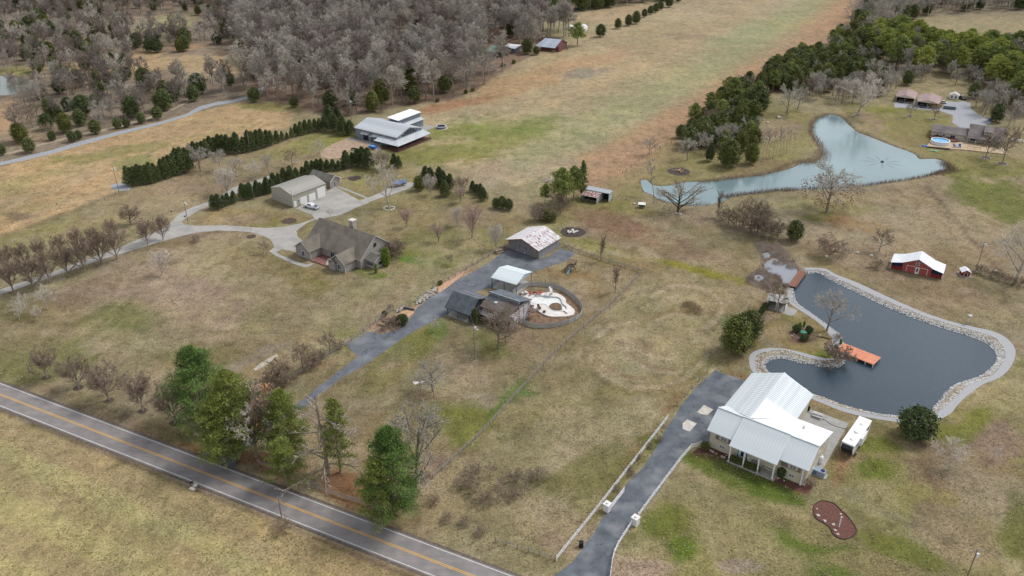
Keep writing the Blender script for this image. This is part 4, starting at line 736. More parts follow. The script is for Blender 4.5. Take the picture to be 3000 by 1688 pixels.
row([('cone1','W',1800,1295,1160),('cone1','W',1850,1320,1200),('cone1','W',1895,1352,1195),('cone1','W',1930,1400,1240),('cedar0','e',1165,118,45),('cedar0','e',1212,124,33),('cedar0','e',1262,135,52)], lambda i: f'{ORD[i]} cedar from the left along the back fence line', 'cedars along the back fence line')
# long evergreen hedge on the left
hl = [(255,530,345),(285,525,360),(320,520,350),(360,517,330),(395,512,340),(430,505,335),(470,500,310),(505,490,320),(540,480,345),(580,462,280),(615,450,260),(650,440,245),(690,425,225),(725,412,180),(765,405,170),(805,395,175),(840,300,135),(880,285,115),(920,270,120),(955,262,110),(990,255,90),(1030,235,65),(1070,222,75),(1110,218,45),(1150,215,50),(1190,222,50),(1230,222,75),(1275,222,28),(1340,215,70),(1390,200,10),(1425,190,20),(1470,180,5),(1510,170,-5),(1560,155,5),(1595,145,12),(1650,125,10),(1700,108,15),(1745,95,25),(1790,75,-20),(1830,62,-55),(1875,52,-75),(1920,40,-90),(1965,30,-95),(2010,15,-100),(2050,5,-105)]
row([('cone%d'%(i%2),'V',x,y,yt,.9) for i,(x,y,yt) in enumerate(hl)], lambda i: f'{ORD[i]} evergreen from the left in the long hedge along the hay field', 'evergreens in the long hedge along the hay field')
h2 = [('V',1055,745,615),('V',1100,748,610),('V',1150,725,620),('V',1185,705,600),('V',1245,690,580),('V',1330,652,508),('V',1365,650,520),('V',1400,645,500),('V',1465,620,482),('V',1500,615,500),('V',1560,600,455),('V',1600,585,465),('G',120,400,250),('G',190,350,205),('G',245,330,210),('G',300,300,155),('G',370,290,130),('G',430,255,150),('G',495,235,140),('G',550,220,80),('G',605,205,75),('G',655,200,60),('G',700,195,55),('G',760,190,65),('G',820,182,60),('G',880,182,75),('G',925,170,80)]
row([('cone1',t,x,y,yt,1.0) for t,x,y,yt in h2], lambda i: f'{ORD[i]} dark evergreen from the left in the row behind the tan garage', 'dark evergreens behind the tan garage')
row([('round0','V',925,390,145,1.1),('round1','V',1130,395,195,1.1),('pale0','V',1183,612,325,1.05),('round0','V',1270,445,245,.9),('pale1','V',1435,465,285),('round1','V',1575,425,235,.9),('scrub0','V',1795,345,175),('pale1','V',2060,250,90)], lambda i: ['large grey bare tree in front of the long hedge','second grey bare tree right of the large one by the hedge','pale silvery bare tree beside the upper driveway','bare tree behind the pale silvery one','faint bare tree above the dark evergreen row','bare grey tree left of the garage roof','dark multi-stemmed bare tree above the garage evergreens','faint pale bare tree beside the dirt yard'][i], 'bare trees between the two evergreen rows')
# middle right: pines by the run-in shed, pond-side trees
row([('pine0','Y',300,720,365,.9),('bigpine0','Y',500,640,285,.42),('pine0','Y',420,655,350,.9),('pine0','Y',150,700,515,.85),('pine0','Y',350,690,400,.9)], lambda i: ['left pine of the clump beside the small metal shed','tallest pine of the clump beside the small metal shed','pine directly behind the rusty shed roof','small pine at the left edge of the clump','middle pine of the clump beside the shed'][i], 'pines beside the small metal shed')
row([('scrub0','Y',60,870,740),('bush0','Y',110,860,735),('scrub0','Y',110,850,690),('bush0','Y',200,850,740),('bush0','Y',270,790,690),('scrub0','Y',240,760,590),('bush0','Y',340,740,640),('scrub0','Y',300,745,600)], 'leafless grey thicket tree under the pines behind the old barn', 'thicket behind the old barn')
plant('oball0','Y',180,850,760,'dark green brushy undergrowth behind the old barn',wd=1.6)
plant('round0','Y',1130,236,60,'grey bare tree on the field fence line left of the hedgerow'); plant('sapling1','Y',1180,622,285,'tall pale bare tree at the narrow end of the upper pond', wd=2.2)
plant('fan0','Y',1405,775,490,'fan-shaped dark bare tree on the upper pond bank', wd=1.1); plant('column0','Y',1775,822,575,'narrow bare tree right of the fan-shaped one on the pond bank', wd=1.2)
row([('scrub0','Y',1880,895,725),('bush0','Y',1950,915,760),('scrub0','Y',2010,935,700),('scrub0','Y',2085,965,655),('bush0','Y',2100,965,800),('scrub0','Y',2150,985,690),('bush0','Y',2210,1000,820),('scrub0','Y',2200,1000,740),('bush0','Y',2290,1015,850),('scrub0','Y',2345,1012,860),('bush0','Y',1830,860,740)], 'dark leafless thicket tree on the slope between the two ponds', 'thicket between the two ponds')
plant('cedar0','Y',2497,1045,862,'dark green cedar standing right of the thicket on the slope', wd=1.05)
o_ = plant('round0','f',1085,150,-212,'broad oak with clinging brown leaves below the upper pond', wd=1.25); link('leaves', LEAFB, o_)
row([('scrub0','f',1480,450,285),('bush0','f',1105,485,310),('pale1','f',1218,472,395),('bush0','f',1458,572,500)], lambda i: ['small bare tree behind the red barn','bare bushy tree left behind the field fence','small pale bare tree between bush and fence','small green-brown shrub left of the red barn'][i], 'small trees around the red barn')
plant('pale1','f',2500,690,190,'big whitish bare sycamore at the right edge beside the creek', wd=.95); row([('bush0','f',x,y,y-70) for x,y in [(2240,612),(2320,640),(2380,655),(2440,680),(2540,705)]], 'low brown brush along the creek at the right edge', 'brush along the creek')
plant('scrub0','f',712,905,675,'dark bare tree beside the pond pavilion', wd=.9); plant('round1','f',1085,1045,775,'bare tree leaning over the dark pond from the peninsula', wd=1.15)
plant('rbush0','f',1142,1285,1145,'rounded red-brown willow bush overhanging the dark pond', wd=1.35)
plant('cedar1','f',388,1205,945,'larger dark cedar left of the pond peninsula', wd=1.08); plant('cedar0','f',485,1110,903,'second cedar just behind the larger one by the peninsula', wd=1.15)
for i in range(8): plant('ball0','f',548+11*i,972-14.5*i,940-15*i,f'{ORD[i]} small round shrub from the front in the hedge by the pavilion','hedge shrubs by the pavilion', wd=1.0)
row([('ball0','D',825,872,785),('narrow0','D',866,838,745,1.3),('narrow0','D',930,795,730,1.3),('ball0','D',985,885,800),('ball0','D',928,980,905,1.2),('narrow0','D',1350,1115,1045,2.2),('narrow0','D',1415,1030,965,1.5)], lambda i: ['round dark shrub left in the peninsula island bed','narrow dark shrub left in the peninsula island bed','narrow dark shrub at the back of the island bed','round dark shrub right in the peninsula island bed','loose green shrub in front of the island bed','dark upright shrub at the left corner of the orange dock','thin dark shrub at the right corner of the orange dock'][i], 'shrubs on the peninsula')
plant('bush0','D',1370,965,890,'tan ornamental grass clump on the pond edge above the dock', wd=1.1)
plant('ball0','j',1748,395,198,'large round dark evergreen bush on the near pond bank', wd=1.0); plant('pale1','j',2010,650,425,'small grey bare tree alone on the right lawn', wd=1.1); plant('pale1','j',2345,572,480,'faint twiggy bush far right on the lawn')
row([('oball0','j',x,y,y-42) for x,y in [(372,585),(400,597),(430,608),(480,632),(512,645),(548,660)]], lambda i: f'{ORD[i]} small olive shrub from the left below the white house porch', 'shrubs below the porch')
plant('ball0','j',742,697,628,'pointed dark evergreen shrub at the white house porch end', wd=.75); plant('bush0','j',952,757,690,'brown bush at the near corner of the white house', wd=1.1); plant('oball0','j',165,490,443,'olive shrub at the end of the white fence', wd=1.0)
# ranch yard and hedgerow by the upper pond
row([('scrub0','Q',300,505,300,.8),('scrub0','Q',620,548,320),('scrub0','Q',1300,1052,730),('scrub0','Q',1520,1132,640,.8)], lambda i: ['bare tree in a stone ring before the left carport','leaning forked bare tree before the right carport','brownish bare tree in a stone ring before the ranch deck','tall bare tree in a stone ring at the right end of the ranch deck'][i], 'ringed yard trees at the ranch')
plant('pale1','c',1316,875,555,'very large spreading bare tree at the head of the upper pond', wd=1.25); plant('round0','c',788,865,640,'bare tree leaning left of the upper pond head'); plant('round1','c',866,825,655,'bare tree near the wood left of the upper pond head')
row([('pine0','c',370,800,585,1.1),('pine0','c',480,830,665),('cedar0','c',555,855,650,1.1),('cedar0','c',400,885,730),('cedar1','c',520,930,760,1.1),('cedar1','c',450,940,800),('cedar0','c',290,985,840),('cedar0','c',230,1000,860),('cedar0','c',150,1040,880),('cedar1','c',90,1080,930),('cedar0','c',50,1120,960),('cedar1','c',330,960,870)], lambda i: f'{ORD[i]} evergreen counted from the far end of the hedgerow by the orange field', 'evergreens in the hedgerow by the orange field')
row([('round%d'%(i%2),'c',x,y,yt) for i,(x,y,yt) in enumerate([(210,1090,940),(280,1120,960),(340,1110,950),(390,1080,930),(480,1040,890),(120,1130,990),(180,1160,1010),(560,1010,880)])], 'grey leafless tree inside the hedgerow by the orange field', 'bare trees in the hedgerow')
row([('cedar0','c',105,1110,1010),('round0','c',35,1205,1030),('dark0','c',200,1215,1095,.7),('cedar1','c',345,1255,1060,1.2),('cedar1','c',512,1235,1085,.95)], lambda i: ['small dark cedar at the near end of the hedgerow','pale birch-like bare tree near the hedgerow end','narrow dark cedar left of the big round one','big round olive cedar near the upper pond','smaller round olive cedar right of the big one'][i], 'cedars near the upper pond')
row([('sapling%d'%(i%2),'c',x,y,yt) for i,(x,y,yt) in enumerate([(575,1190,980),(600,1200,960),(625,1190,990),(650,1200,970),(680,1195,960),(700,1180,980),(730,1185,950),(755,1175,965),(780,1160,960),(805,1150,970),(830,1145,980)])], 'thin leafless sapling in the grove on the upper pond bank', 'saplings on the upper pond bank')
row([('cedar0','b',2085,217,140),('cedar0','b',2165,195,112),('cedar0','b',2222,180,85),('cedar0','b',2285,130,68),('cedar0','b',2330,110,45),('cedar0','b',2370,95,25),('cedar0','b',2405,75,10),('cedar0','b',2470,55,-30),('cedar0','b',2540,15,-50)], lambda i: f'{ORD[i]} dark cedar from the left in the far row beyond the air strip', 'far cedars beyond the air strip')
plant('cedar0','b',1955,278,185,'single dark round cedar at the far edge of the big field', wd=1.15); plant('pine0','b',1780,345,170,'tall pine beside the far barn at the wood edge', wd=1.1); plant('cedar0','b',1470,415,350,'dark cedar between the two far wood-edge buildings')
row([('oball0','b',x,y,y-28) for x,y in [(725,770),(940,705),(1215,505),(1300,480),(990,690)]], 'low dark evergreen shrub on the edge of the big grey wood', 'shrubs at the wood edge')
row([('cedar0','a',x,y,yt,1.1) for x,y,yt in [(1190,900,805),(890,970,890),(960,960,890),(1070,930,850),(725,1010,905),(550,1070,990),(600,1050,985),(230,1150,1040),(1920,770,660),(2220,810,730),(15,1170,1085),(400,1060,990),(1110,640,520),(1310,760,620),(1900,590,470)]], lambda i: ['cedar','cedar'][0]+[' alone beside the farm gate',' left of the pair above the gravel lane',' right of the pair above the gravel lane',' small one left of the farm gate',' with bare trunk above the gravel lane',' slim one near the lane bend',' small bushy one beside the slim one',' big dark one at the lane fork',' dark one where the lane enters the wood',' small one at the foot of the grey wood',' cut by the left edge of the photo',' behind the trees at the farm track',' tall one among the pale trunks',' dark round one amid the left wood',' narrow one above the lane end'][i], 'scattered cedars along the gravel lane')

# ------------------------------------------------------------------ woods
def scatter(poly_o, spacing, excl=(), seed=0):
    """jittered grid of ground points inside a surveyed outline"""
    P = gl('o', poly_o); EX = [gl('o', e) for e in excl]; rng = np.random.default_rng(seed); xs_ = [p[0] for p in P]; ys_ = [p[1] for p in P]
    x = np.arange(min(xs_), max(xs_), spacing); y = np.arange(min(ys_), max(ys_), spacing); XX, YY = np.meshgrid(x, y); XX = XX.ravel()+rng.uniform(-.5,.5,XX.size)*spacing; YY = YY.ravel()+rng.uniform(-.5,.5,YY.size)*spacing
    m = sdist(XX, YY, P) < 0
    for e in EX: m &= sdist(XX, YY, e) > 0
    m &= np.abs(XX) < .66*YY+30
    return list(zip(XX[m].tolist(), YY[m].tolist()))
grey_wood = [(560,-60),(1250,-60),(1330,30),(1450,90),(1410,108),(1360,128),(1310,150),(1260,190),(1200,222),(1130,256),(1060,262),(980,272),(880,292),(800,280),(740,268),(650,248),(610,225),(600,120)]
clear = [[(985,100),(1075,95),(1080,125),(990,130)],[(1080,95),(1160,85),(1160,110),(1090,115)],[(1215,106),(1305,112),(1312,165),(1222,182)],[(1355,100),(1420,98),(1425,120),(1360,122)],[(940,125),(1010,118),(1040,140),(950,148)]]
left_wood = [(-60,-60),(620,-60),(640,230),(600,235),(520,250),(430,280),(330,315),(240,330),(130,360),(20,375),(-60,380)]
lclear = [[(-60,180),(95,180),(95,235),(-60,250)],[(300,35),(520,40),(500,85),(330,90)],[(330,140),(650,128),(655,208),(480,214),(330,202)],[(540,-60),(800,-60),(760,30),(560,25)],[(-60,250),(60,250),(60,350),(-60,370)],[(470,110),(560,118),(560,140),(470,138)]]
top_wood = [(1240,-80),(1720,-80),(1720,2),(1560,16),(1460,28),(1360,40),(1280,30)]
right_wood = [(2185,0),(2300,-60),(2700,-60),(2700,380),(2575,350),(2480,300),(2445,270),(2420,235),(2340,222),(2270,215),(2230,240),(2180,265),(2080,262),(2010,262),(1960,235),(1925,205),(1990,165),(2060,140),(2105,95)]
rclear = [[(2330,40),(2480,48),(2700,60),(2700,130),(2480,125),(2340,110)]]
pts = []   # (x, y, H, kind-list, label, group)
def wood(poly, sp, excl, seed, H, mix, label, group):
    rng = np.random.default_rng(seed+99)
    for x, y in scatter(poly, sp, excl, seed):
        u = rng.random(); acc = 0
        for key, pr, hs in mix:
            acc += pr
            if u < acc: pts.append((x, y, rng.uniform(*H)*hs, key, label, group)); break
wood(grey_wood, 8.2, clear, 1, (17, 24), [('forest0',.22,1),('forest1',.22,1),('forest2',.18,1),('forest3',.12,.95),('forest4',.08,.9),('round0',.05,.8),('scrub0',.08,.55),('cedar0',.03,.45),('cedar1',.02,.5)], 'tall grey leafless tree in the big wood behind the metal house', 'trees of the big grey wood')
wood(left_wood, 9.0, lclear, 2, (10, 17), [('forest0',.09,1),('forest3',.16,1),('forest4',.17,1),('round1',.10,.8),('pale1',.07,.9),('cedar0',.15,.62),('cedar1',.08,.6),('scrub0',.10,.6),('dark0',.08,.62)], 'tree of the mixed wood beyond the gravel lane', 'trees of the mixed left wood')
wood(top_wood, 9, [], 3, (13, 19), [('forest1',.3,1),('forest2',.25,1),('cedar0',.3,.8),('pine0',.15,.9)], 'tree in the far wood belt at the top of the photo', 'trees of the far wood belt')
wood([(2180,112),(2250,100),(2340,140),(2575,135),(2700,135),(2700,300),(2575,280),(2450,200),(2330,190),(2230,180)], 7.4, [], 4, (13, 18), [('pine1',.38,1),('pine0',.34,1),('cedar1',.1,.7),('forest2',.1,.9),('forest0',.08,.9)], 'pine tree in the yellow-green stand on the right hill', 'pines of the right-hand stand')
wood([(1925,205),(1990,165),(2060,140),(2105,95),(2170,60),(2220,110),(2200,190),(2120,220),(2010,225)], 6.6, [], 5, (9, 14), [('pine0',.25,1),('cedar0',.3,.8),('cedar1',.25,.85),('round0',.2,.8)], 'evergreen on the wooded ridge beside the orange field', 'evergreens on the wooded ridge')
wood([(1970,235),(2010,225),(2120,220),(2200,195),(2300,195),(2440,225),(2450,270),(2480,300),(2575,345),(2575,280),(2450,200),(2270,218),(2230,240),(2180,265),(2080,262)], 6.2, [], 6, (9, 14), [('forest0',.2,.9),('round0',.25,.85),('round1',.2,.85),('forest2',.15,.9),('cedar0',.12,.7),('scrub0',.08,.7)], 'grey leafless tree at the foot of the right-hand woods', 'bare trees at the foot of the right woods')
wood([(2185,0),(2300,-60),(2700,-60),(2700,20),(2480,30),(2330,40),(2250,80),(2180,100),(2130,70)], 7.5, [], 7, (11, 17), [('forest0',.3,1),('forest1',.3,1),('round0',.25,.9),('cedar0',.15,.7)], 'leafless tree in the far right grey wood', 'trees of the far right wood')
wood([(1690,352),(1735,322),(1790,268),(1850,222),(1900,212),(1930,235),(1915,285),(1890,330),(1910,370),(1870,388),(1800,372),(1740,368)], 5.2, [], 8, (7, 11), [('cedar0',.28,.8),('cedar1',.24,.85),('pine0',.2,.95),('round0',.14,.85),('scrub0',.14,.8)], 'tree of the dense hedgerow between the orange field and the upper pond', 'trees of the dense hedgerow')
wood([(1900,215),(1960,170),(2010,150),(2050,165),(2010,225),(1960,240)], 6, [], 9, (9, 13), [('cedar0',.4,.85),('cedar1',.3,.85),('pine0',.3,.95)], 'evergreen joining the hedgerow to the right-hand woods', 'evergreens joining the woods')
groups = {}
for p in pts: groups.setdefault('bare' if p[3][:3] in ('for','rou','scr','pal') else 'ever', []).append(p)
rest = []
for k, lst in groups.items():
    lst.sort(key=lambda p: math.hypot(p[0], p[1])); lim = 175 if k == 'bare' else 150
    near, far = lst[:lim], lst[lim:]; rest += far
    for x, y, H, key, lab, grp in near:      # the label says whether this one is bare or evergreen
        where = re.sub(r'^(tall grey leafless|grey leafless|leafless|pine|evergreen)? ?(tree)? ?', '', lab)
        kind_ = 'pine tree' if key[:4] == 'pine' else ('dark cedar' if key in ('cedar0', 'dark0') else 'olive cedar') if k == 'ever' else ('short brown leafless tree' if key[:3] == 'scr' else 'broad grey leafless tree' if key[:3] in ('rou', 'pal') else 'tall grey leafless tree')
        plant_at(key, x, y, H, kind_+' '+where, None, kind_+'s '+where)
print('wood trees', len(pts), 'as one mass', len(rest))
# the rest of the woods reads as one mass: instanced on points
pc_ = bpy.data.collections.new('wood_kinds'); keys = sorted({r[3] for r in rest}); kidx = {k: i for i, k in enumerate(keys)}
for i, k in enumerate(keys):
    limb, fol = PROTO[k]; me = bpy.data.meshes.new('wood_tree_%02d' % i); bm = bmesh.new(); bm.from_mesh(limb); n0 = len(bm.faces); bm.from_mesh(fol); bm.faces.ensure_lookup_table()
    for f in bm.faces[n0:]: f.material_index = 1
    bm.to_mesh(me); bm.free(); me.materials.append(limb.materials[0]); me.materials.append(fol.materials[0]); o = bpy.data.objects.new('wood_tree_%02d' % i, me); pc_.objects.link(o)
me = bpy.data.meshes.new('woodland'); me.from_pydata([(x, y, 0) for x, y, *_ in rest], [], [])
a = me.attributes.new('idx', 'INT', 'POINT'); a.data.foreach_set('value', [kidx[r[3]] for r in rest]); a = me.attributes.new('siz', 'FLOAT', 'POINT'); a.data.foreach_set('value', [r[2]/10 for r in rest])
a = me.attributes.new('rot', 'FLOAT_VECTOR', 'POINT'); a.data.foreach_set('vector', [v for r in rest for v in (0, 0, random.uniform(0, 6.28))])
wo = tag(link('woodland', me), 'far woodland of leafless grey trees mixed with dark evergreens filling the horizon side', 'woodland', kind='stuff')
ng = bpy.data.node_groups.new('woodland', 'GeometryNodeTree'); ng.interface.new_socket('Geometry', in_out='INPUT', socket_type='NodeSocketGeometry'); ng.interface.new_socket('Geometry', in_out='OUTPUT', socket_type='NodeSocketGeometry')
N = ng.nodes; L = ng.links; gi = N.new('NodeGroupInput'); go = N.new('NodeGroupOutput'); iop = N.new('GeometryNodeInstanceOnPoints'); ci = N.new('GeometryNodeCollectionInfo'); ci.inputs['Collection'].default_value = pc_; ci.inputs['Separate Children'].default_value = True; ci.inputs['Reset Children'].default_value = True
def na(nm, ty): n = N.new('GeometryNodeInputNamedAttribute'); n.data_type = ty; n.inputs['Name'].default_value = nm; return n.outputs['Attribute']
L.new(gi.outputs[0], iop.inputs['Points']); L.new(ci.outputs[0], iop.inputs['Instance']); iop.inputs['Pick Instance'].default_value = True
L.new(na('idx', 'INT'), iop.inputs['Instance Index']); L.new(na('rot', 'FLOAT_VECTOR'), iop.inputs['Rotation']); L.new(na('siz', 'FLOAT'), iop.inputs['Scale']); L.new(iop.outputs[0], go.inputs[0])
md = wo.modifiers.new('woodland', 'NODES'); md.node_group = ng

# ------------------------------------------------------------------ buildings
def obox(b, P, s0, s1, o0, o1, z0, z1):
    """box on a wall: P=(p0,p1) wall line, s along it, o outward, z up"""
    (x0,y0),(x1,y1) = P; d = math.hypot(x1-x0, y1-y0); dx, dy = (x1-x0)/d, (y1-y0)/d; n = (dy, -dx); V = []
    for z in (z0, z1):
        for s, o in ((s0,o0),(s1,o0),(s1,o1),(s0,o1)): V.append((x0+dx*s+n[0]*o, y0+dy*s+n[1]*o, z))
    return b.add(V, [(0,1,2,3),(7,6,5,4),(0,4,5,1),(1,5,6,2),(2,6,7,3),(3,7,4,0)])
glass = M('window_glass', '#1b222b', '#333d48', rough=.12, spec=.6, scale=2); white_t = M('white_trim', '#c9c9c6', '#dededc', rough=.5, scale=4); dark_o = M('dark_opening', '#14151a', '#22242b', scale=2)
def win(parent, P, s, z, w_, h, fm=None, bars=(1,1), name='window', label=None, ft=.09, gm=None):
    b = MB(); e = .05
    for a, c, d, f in ((s, s+w_, z, z+ft), (s, s+w_, z+h-ft, z+h), (s, s+ft, z+ft, z+h-ft), (s+w_-ft, s+w_, z+ft, z+h-ft)): obox(b, P, a, c, .005, e+.03, d, f)
    for i in range(1, bars[0]+1): x = s+w_*i/(bars[0]+1); obox(b, P, x-.03, x+.03, .005, e+.02, z+ft, z+h-ft)
    for i in range(1, bars[1]+1): q = z+h*i/(bars[1]+1); obox(b, P, s+ft, s+w_-ft, .004, e+.015, q-.03, q+.03)
    f = b.build(name, fm or white_t, parent); tag(f, label); g_ = MB(); obox(g_, P, s+.03, s+w_-.03, .002, .04, z+.03, z+h-.03); g_.build('pane', gm or glass, f); return f
def door(parent, P, s, w_, h, mat, z=.02, panels=0, name='door', label=None, fm=None, lite=0):
    b = MB(); obox(b, P, s, s+w_, .004, .06, z, z+h); d = tag(b.build(name, mat, parent), label)
    if panels:
        for i in range(panels): q = MB(); obox(q, P, s+.06, s+w_-.06, .055, .085, z+.05+i*(h-.05)/panels, z+(i+1)*(h-.05)/panels-.03); q.build('door_panel', mat, d)
    f = MB()
    for a, c, e_, g_ in ((s-.12, s, z, z+h+.12), (s+w_, s+w_+.12, z, z+h+.12), (s, s+w_, z+h, z+h+.12)): obox(f, P, a, c, .004, .07, e_, g_)
    f.build('door_frame', fm or white_t, d)
    if lite: q = MB(); obox(q, P, s+w_*.22, s+w_*.78, .055, .075, z+h*.3, z+h*.9); q.build('pane', glass, d)
    return d
def panels(parent, a, b, c, d, wd, mat, seam=.045, name='roof_panel', rows=1, gap=.0):
    """standing-seam sheets between eave a-b and ridge d-c, each sheet its own object; alike sheets share their mesh"""
    a, b, c, d = map(Vector, (a, b, c, d)); n = max(1, round((b-a).length/wd)); nm = (b-a).cross(d-a).normalized()
    if nm.z < 0: nm = -nm
    para = ((b-a)-(c-d)).length < 1e-3; shared = {}
    for i in range(n):
        for r in range(rows):
            t0, t1 = i/n, (i+1)/n
            def pt(t, q): return a.lerp(b, t).lerp(d.lerp(c, t), q)
            q0, q1 = r/rows, (r+1)/rows; P = [pt(t0,q0), pt(t1,q0), pt(t1,q1), pt(t0,q1)]; base = P[0].copy()
            if para and r in shared: me = shared[r]
            else:
                m_ = MB(); up = nm*.03; Q = [p-base for p in P]
                if (Q[1]-Q[0]).cross(Q[3]-Q[0]).z < 0: Q = [Q[0], Q[3], Q[2], Q[1]]
                lap = .006*r
                m_.add([q+nm*lap for q in Q]+[q+up+nm*lap for q in Q], [(3,2,1,0),(4,5,6,7),(0,1,5,4),(1,2,6,5),(2,3,7,6),(3,0,4,7)])
                if seam: m_.beam(Vector((0,0,0))+nm*(.03+seam/2), (P[3]-base)+nm*(.03+seam/2), seam, seam)
                me = m_.mesh(name, mat); 
                if para: shared[r] = me
            link(name, me, parent, base)
def thing(name, org, ang, label, cat, group=None): return empty(name, org, R(ang), label, cat, group)

roof_w = M('white_metal_roof', '#bcc3c7', '#ccd2d5', rough=.55, scale=.5, spec=.3, stretch=(3,.2,1)); roof_ww = M('bright_white_roof', '#dcdedf', '#e9ebec', rough=.5, scale=.6)
cream = banded('cream_siding', '#b0a894', '#bdb5a2', .22, rough=.8, depth=.4); taupe = banded('taupe_siding', '#6a645c', '#777168', .22, depth=.4)
# ---- white house
wh = thing('white_house', (46.0,134.2), -36.4, 'large white metal-roofed house beside the dark pond with a columned porch', 'house')
b = MB(); b.prism([(-5.0,.9),(15.9,.9),(15.9,14.6),(8.1,14.6),(8.1,25.4),(-5.6,25.4),(-5.6,10.0),(-5.0,10.0)], 0, 4.72)
b.add([(-5.0,.9,4.72),(-5.0,5,7.6),(-5.0,9.6,4.72)], [(0,1,2)]); b.add([(15.9,.9,4.72),(15.9,14.4,4.72),(15.9,5,7.6)], [(0,1,2)]); b.add([(-5.6,25.4,4.72),(1.5,25.4,7.8),(8.1,25.4,4.72)], [(0,1,2)])
b.build('wall', cream, wh)
FW = ((-5.0,.9),(15.9,.9)); RWl = ((15.9,.9),(15.9,14.6)); BW = ((8.1,14.6),(8.1,25.4))
q = MB(); obox(q, FW, 1.3, 5.2, .004, .05, 2.75, 4.62); q.build('siding_panel', taupe, wh); q = MB(); obox(q, FW, 15.5, 19.6, .004, .05, 2.75, 4.62); q.build('siding_panel', taupe, wh)
for s in (2.4, 17.3):
    win(wh, FW, s, 3.0, 1.4, 1.25, bars=(1,1))
    for k in (-.36, 1.42): q = MB(); obox(q, FW, s+k, s+k+.32, .05, .10, 3.0, 4.25); q.build('shutter', M('pink_shutter', '#b39a94', '#c4aca6'), wh)
for s in (2.3, 9.6, 17.4): win(wh, FW, s, .95, 1.3, .75, bars=(1,1))
win(wh, FW, 12.2, 3.1, 1.6, 1.3, bars=(1,1)); 
dd = door(wh, FW, 6.9, 1.1, 2.2, M('pale_blue_door', '#a9c3cf', '#bdd3dc'), z=.4, lite=1, label='pale blue front door with oval glass')
for s in (6.35, 8.2): win(wh, FW, s, .45, .4, 2.1, bars=(0,0), name='sidelight')
win(wh, RWl, 6.5, 3.0, 1.1, 1.2); win(wh, RWl, 10.5, 3.0, 1.1, 1.2); win(wh, RWl, 4.0, 1.0, .8, .8)
for s in (2.5, 6.5): win(wh, BW, s, 2.6, 1.2, 1.3)
rf = MB(); 
rf.slab([(-5.5,-.02,4.78),(.2,-.02,4.78),(.2,5,7.70),(-5.5,5,7.70)], .14); rf.slab([(10.4,-.02,4.78),(16.3,-.02,4.78),(16.3,5,7.70),(10.4,5,7.70)], .14)
rf.slab([(16.3,15.2,4.78),(1.5,15.2,4.78),(1.5,5,7.70),(16.3,5,7.70)], .14); rf.slab([(1.5,10.6,4.78),(-5.5,10.6,4.78),(-5.5,5,7.70),(1.5,5,7.70)], .14)
rf.slab([(-6,25.8,4.78),(-6,10.4,4.78),(1.5,5.2,7.93),(1.5,25.8,7.93)], .14); rf.slab([(8.6,13.5,4.78),(8.6,25.8,4.78),(1.5,25.8,7.93),(1.5,5.2,7.93)], .14)
rf.slab([(.2,-1.6,4.42),(10.4,-1.6,4.42),(10.4,4.95,7.86),(.2,4.95,7.86)], .14)
roof = rf.build('roof', roof_w, wh)
u = .04
panels(roof, (-5.5,-.02,4.78+u),(.2,-.02,4.78+u),(.2,5,7.70+u),(-5.5,5,7.70+u), .62, roof_w)
panels(roof, (10.4,-.02,4.78+u),(16.3,-.02,4.78+u),(16.3,5,7.70+u),(10.4,5,7.70+u), .62, roof_w)
panels(roof, (.2,-1.6,4.42+u),(10.4,-1.6,4.42+u),(10.4,4.95,7.86+u),(.2,4.95,7.86+u), .62, roof_w)
panels(roof, (16.3,15.2,4.78+u),(8.6,15.2,4.78+u),(1.5,5.02,7.70+u),(16.3,5.02,7.70+u), .9, roof_ww)  # whiter roof copy: the back slope's stronger light is put into the colour
panels(roof, (-5.5,10.6,4.78+u),(1.5,10.6,4.78+u),(1.5,5.02,7.70+u),(-5.5,5.02,7.70+u), .9, roof_w)
panels(roof, (-6,25.8,4.78+u),(-6,10.4,4.78+u),(1.5,5.2,7.93+u),(1.5,25.8,7.93+u), .62, roof_w)
panels(roof, (8.6,15.0,4.78+u),(8.6,25.8,4.78+u),(1.5,25.8,7.93+u),(1.5,14.2,7.93+u), .62, roof_w)
panels(roof, (8.6,14.9,4.78+u),(8.6,15.0,4.78+u),(1.5,14.2,7.93+u),(1.5,5.2,7.93+u), .9, roof_ww)
q = MB().beam((-5.5,5,7.84),(.2,5,7.84),.3,.06).beam((.2,4.97,8.0),(10.4,4.97,8.0),.3,.06).beam((10.4,5,7.84),(16.3,5,7.84),.3,.06).beam((1.5,5.1,8.06),(1.5,25.8,8.06),.3,.06); q.build('ridge_cap', roof_w, roof)
for x in (-4.5,): MB().lathe([(.07,6.5),(.07,7.1)], 8, (x,4.0)).build('vent_pipe', dark_o, roof)
MB().lathe([(.28,6.0),(.28,6.55),(.36,6.6),(.3,6.7)], 10, (11.2,11.3)).build('roof_vent', white_t, roof)
MB().box(.2,10.4,-1.5,.9,0,.38).build('porch_floor', conc2, wh)
for x in (.5,3.6,6.7,9.9): MB().box(x-.13,x+.13,-1.35,-1.09,.38,4.45).box(x-.2,x+.2,-1.42,-1.02,.38,.6).build('column', white_t, wh)
MB().box(15.0,15.3,.55,.75,0,4.6).build('downspout', white_t, wh)
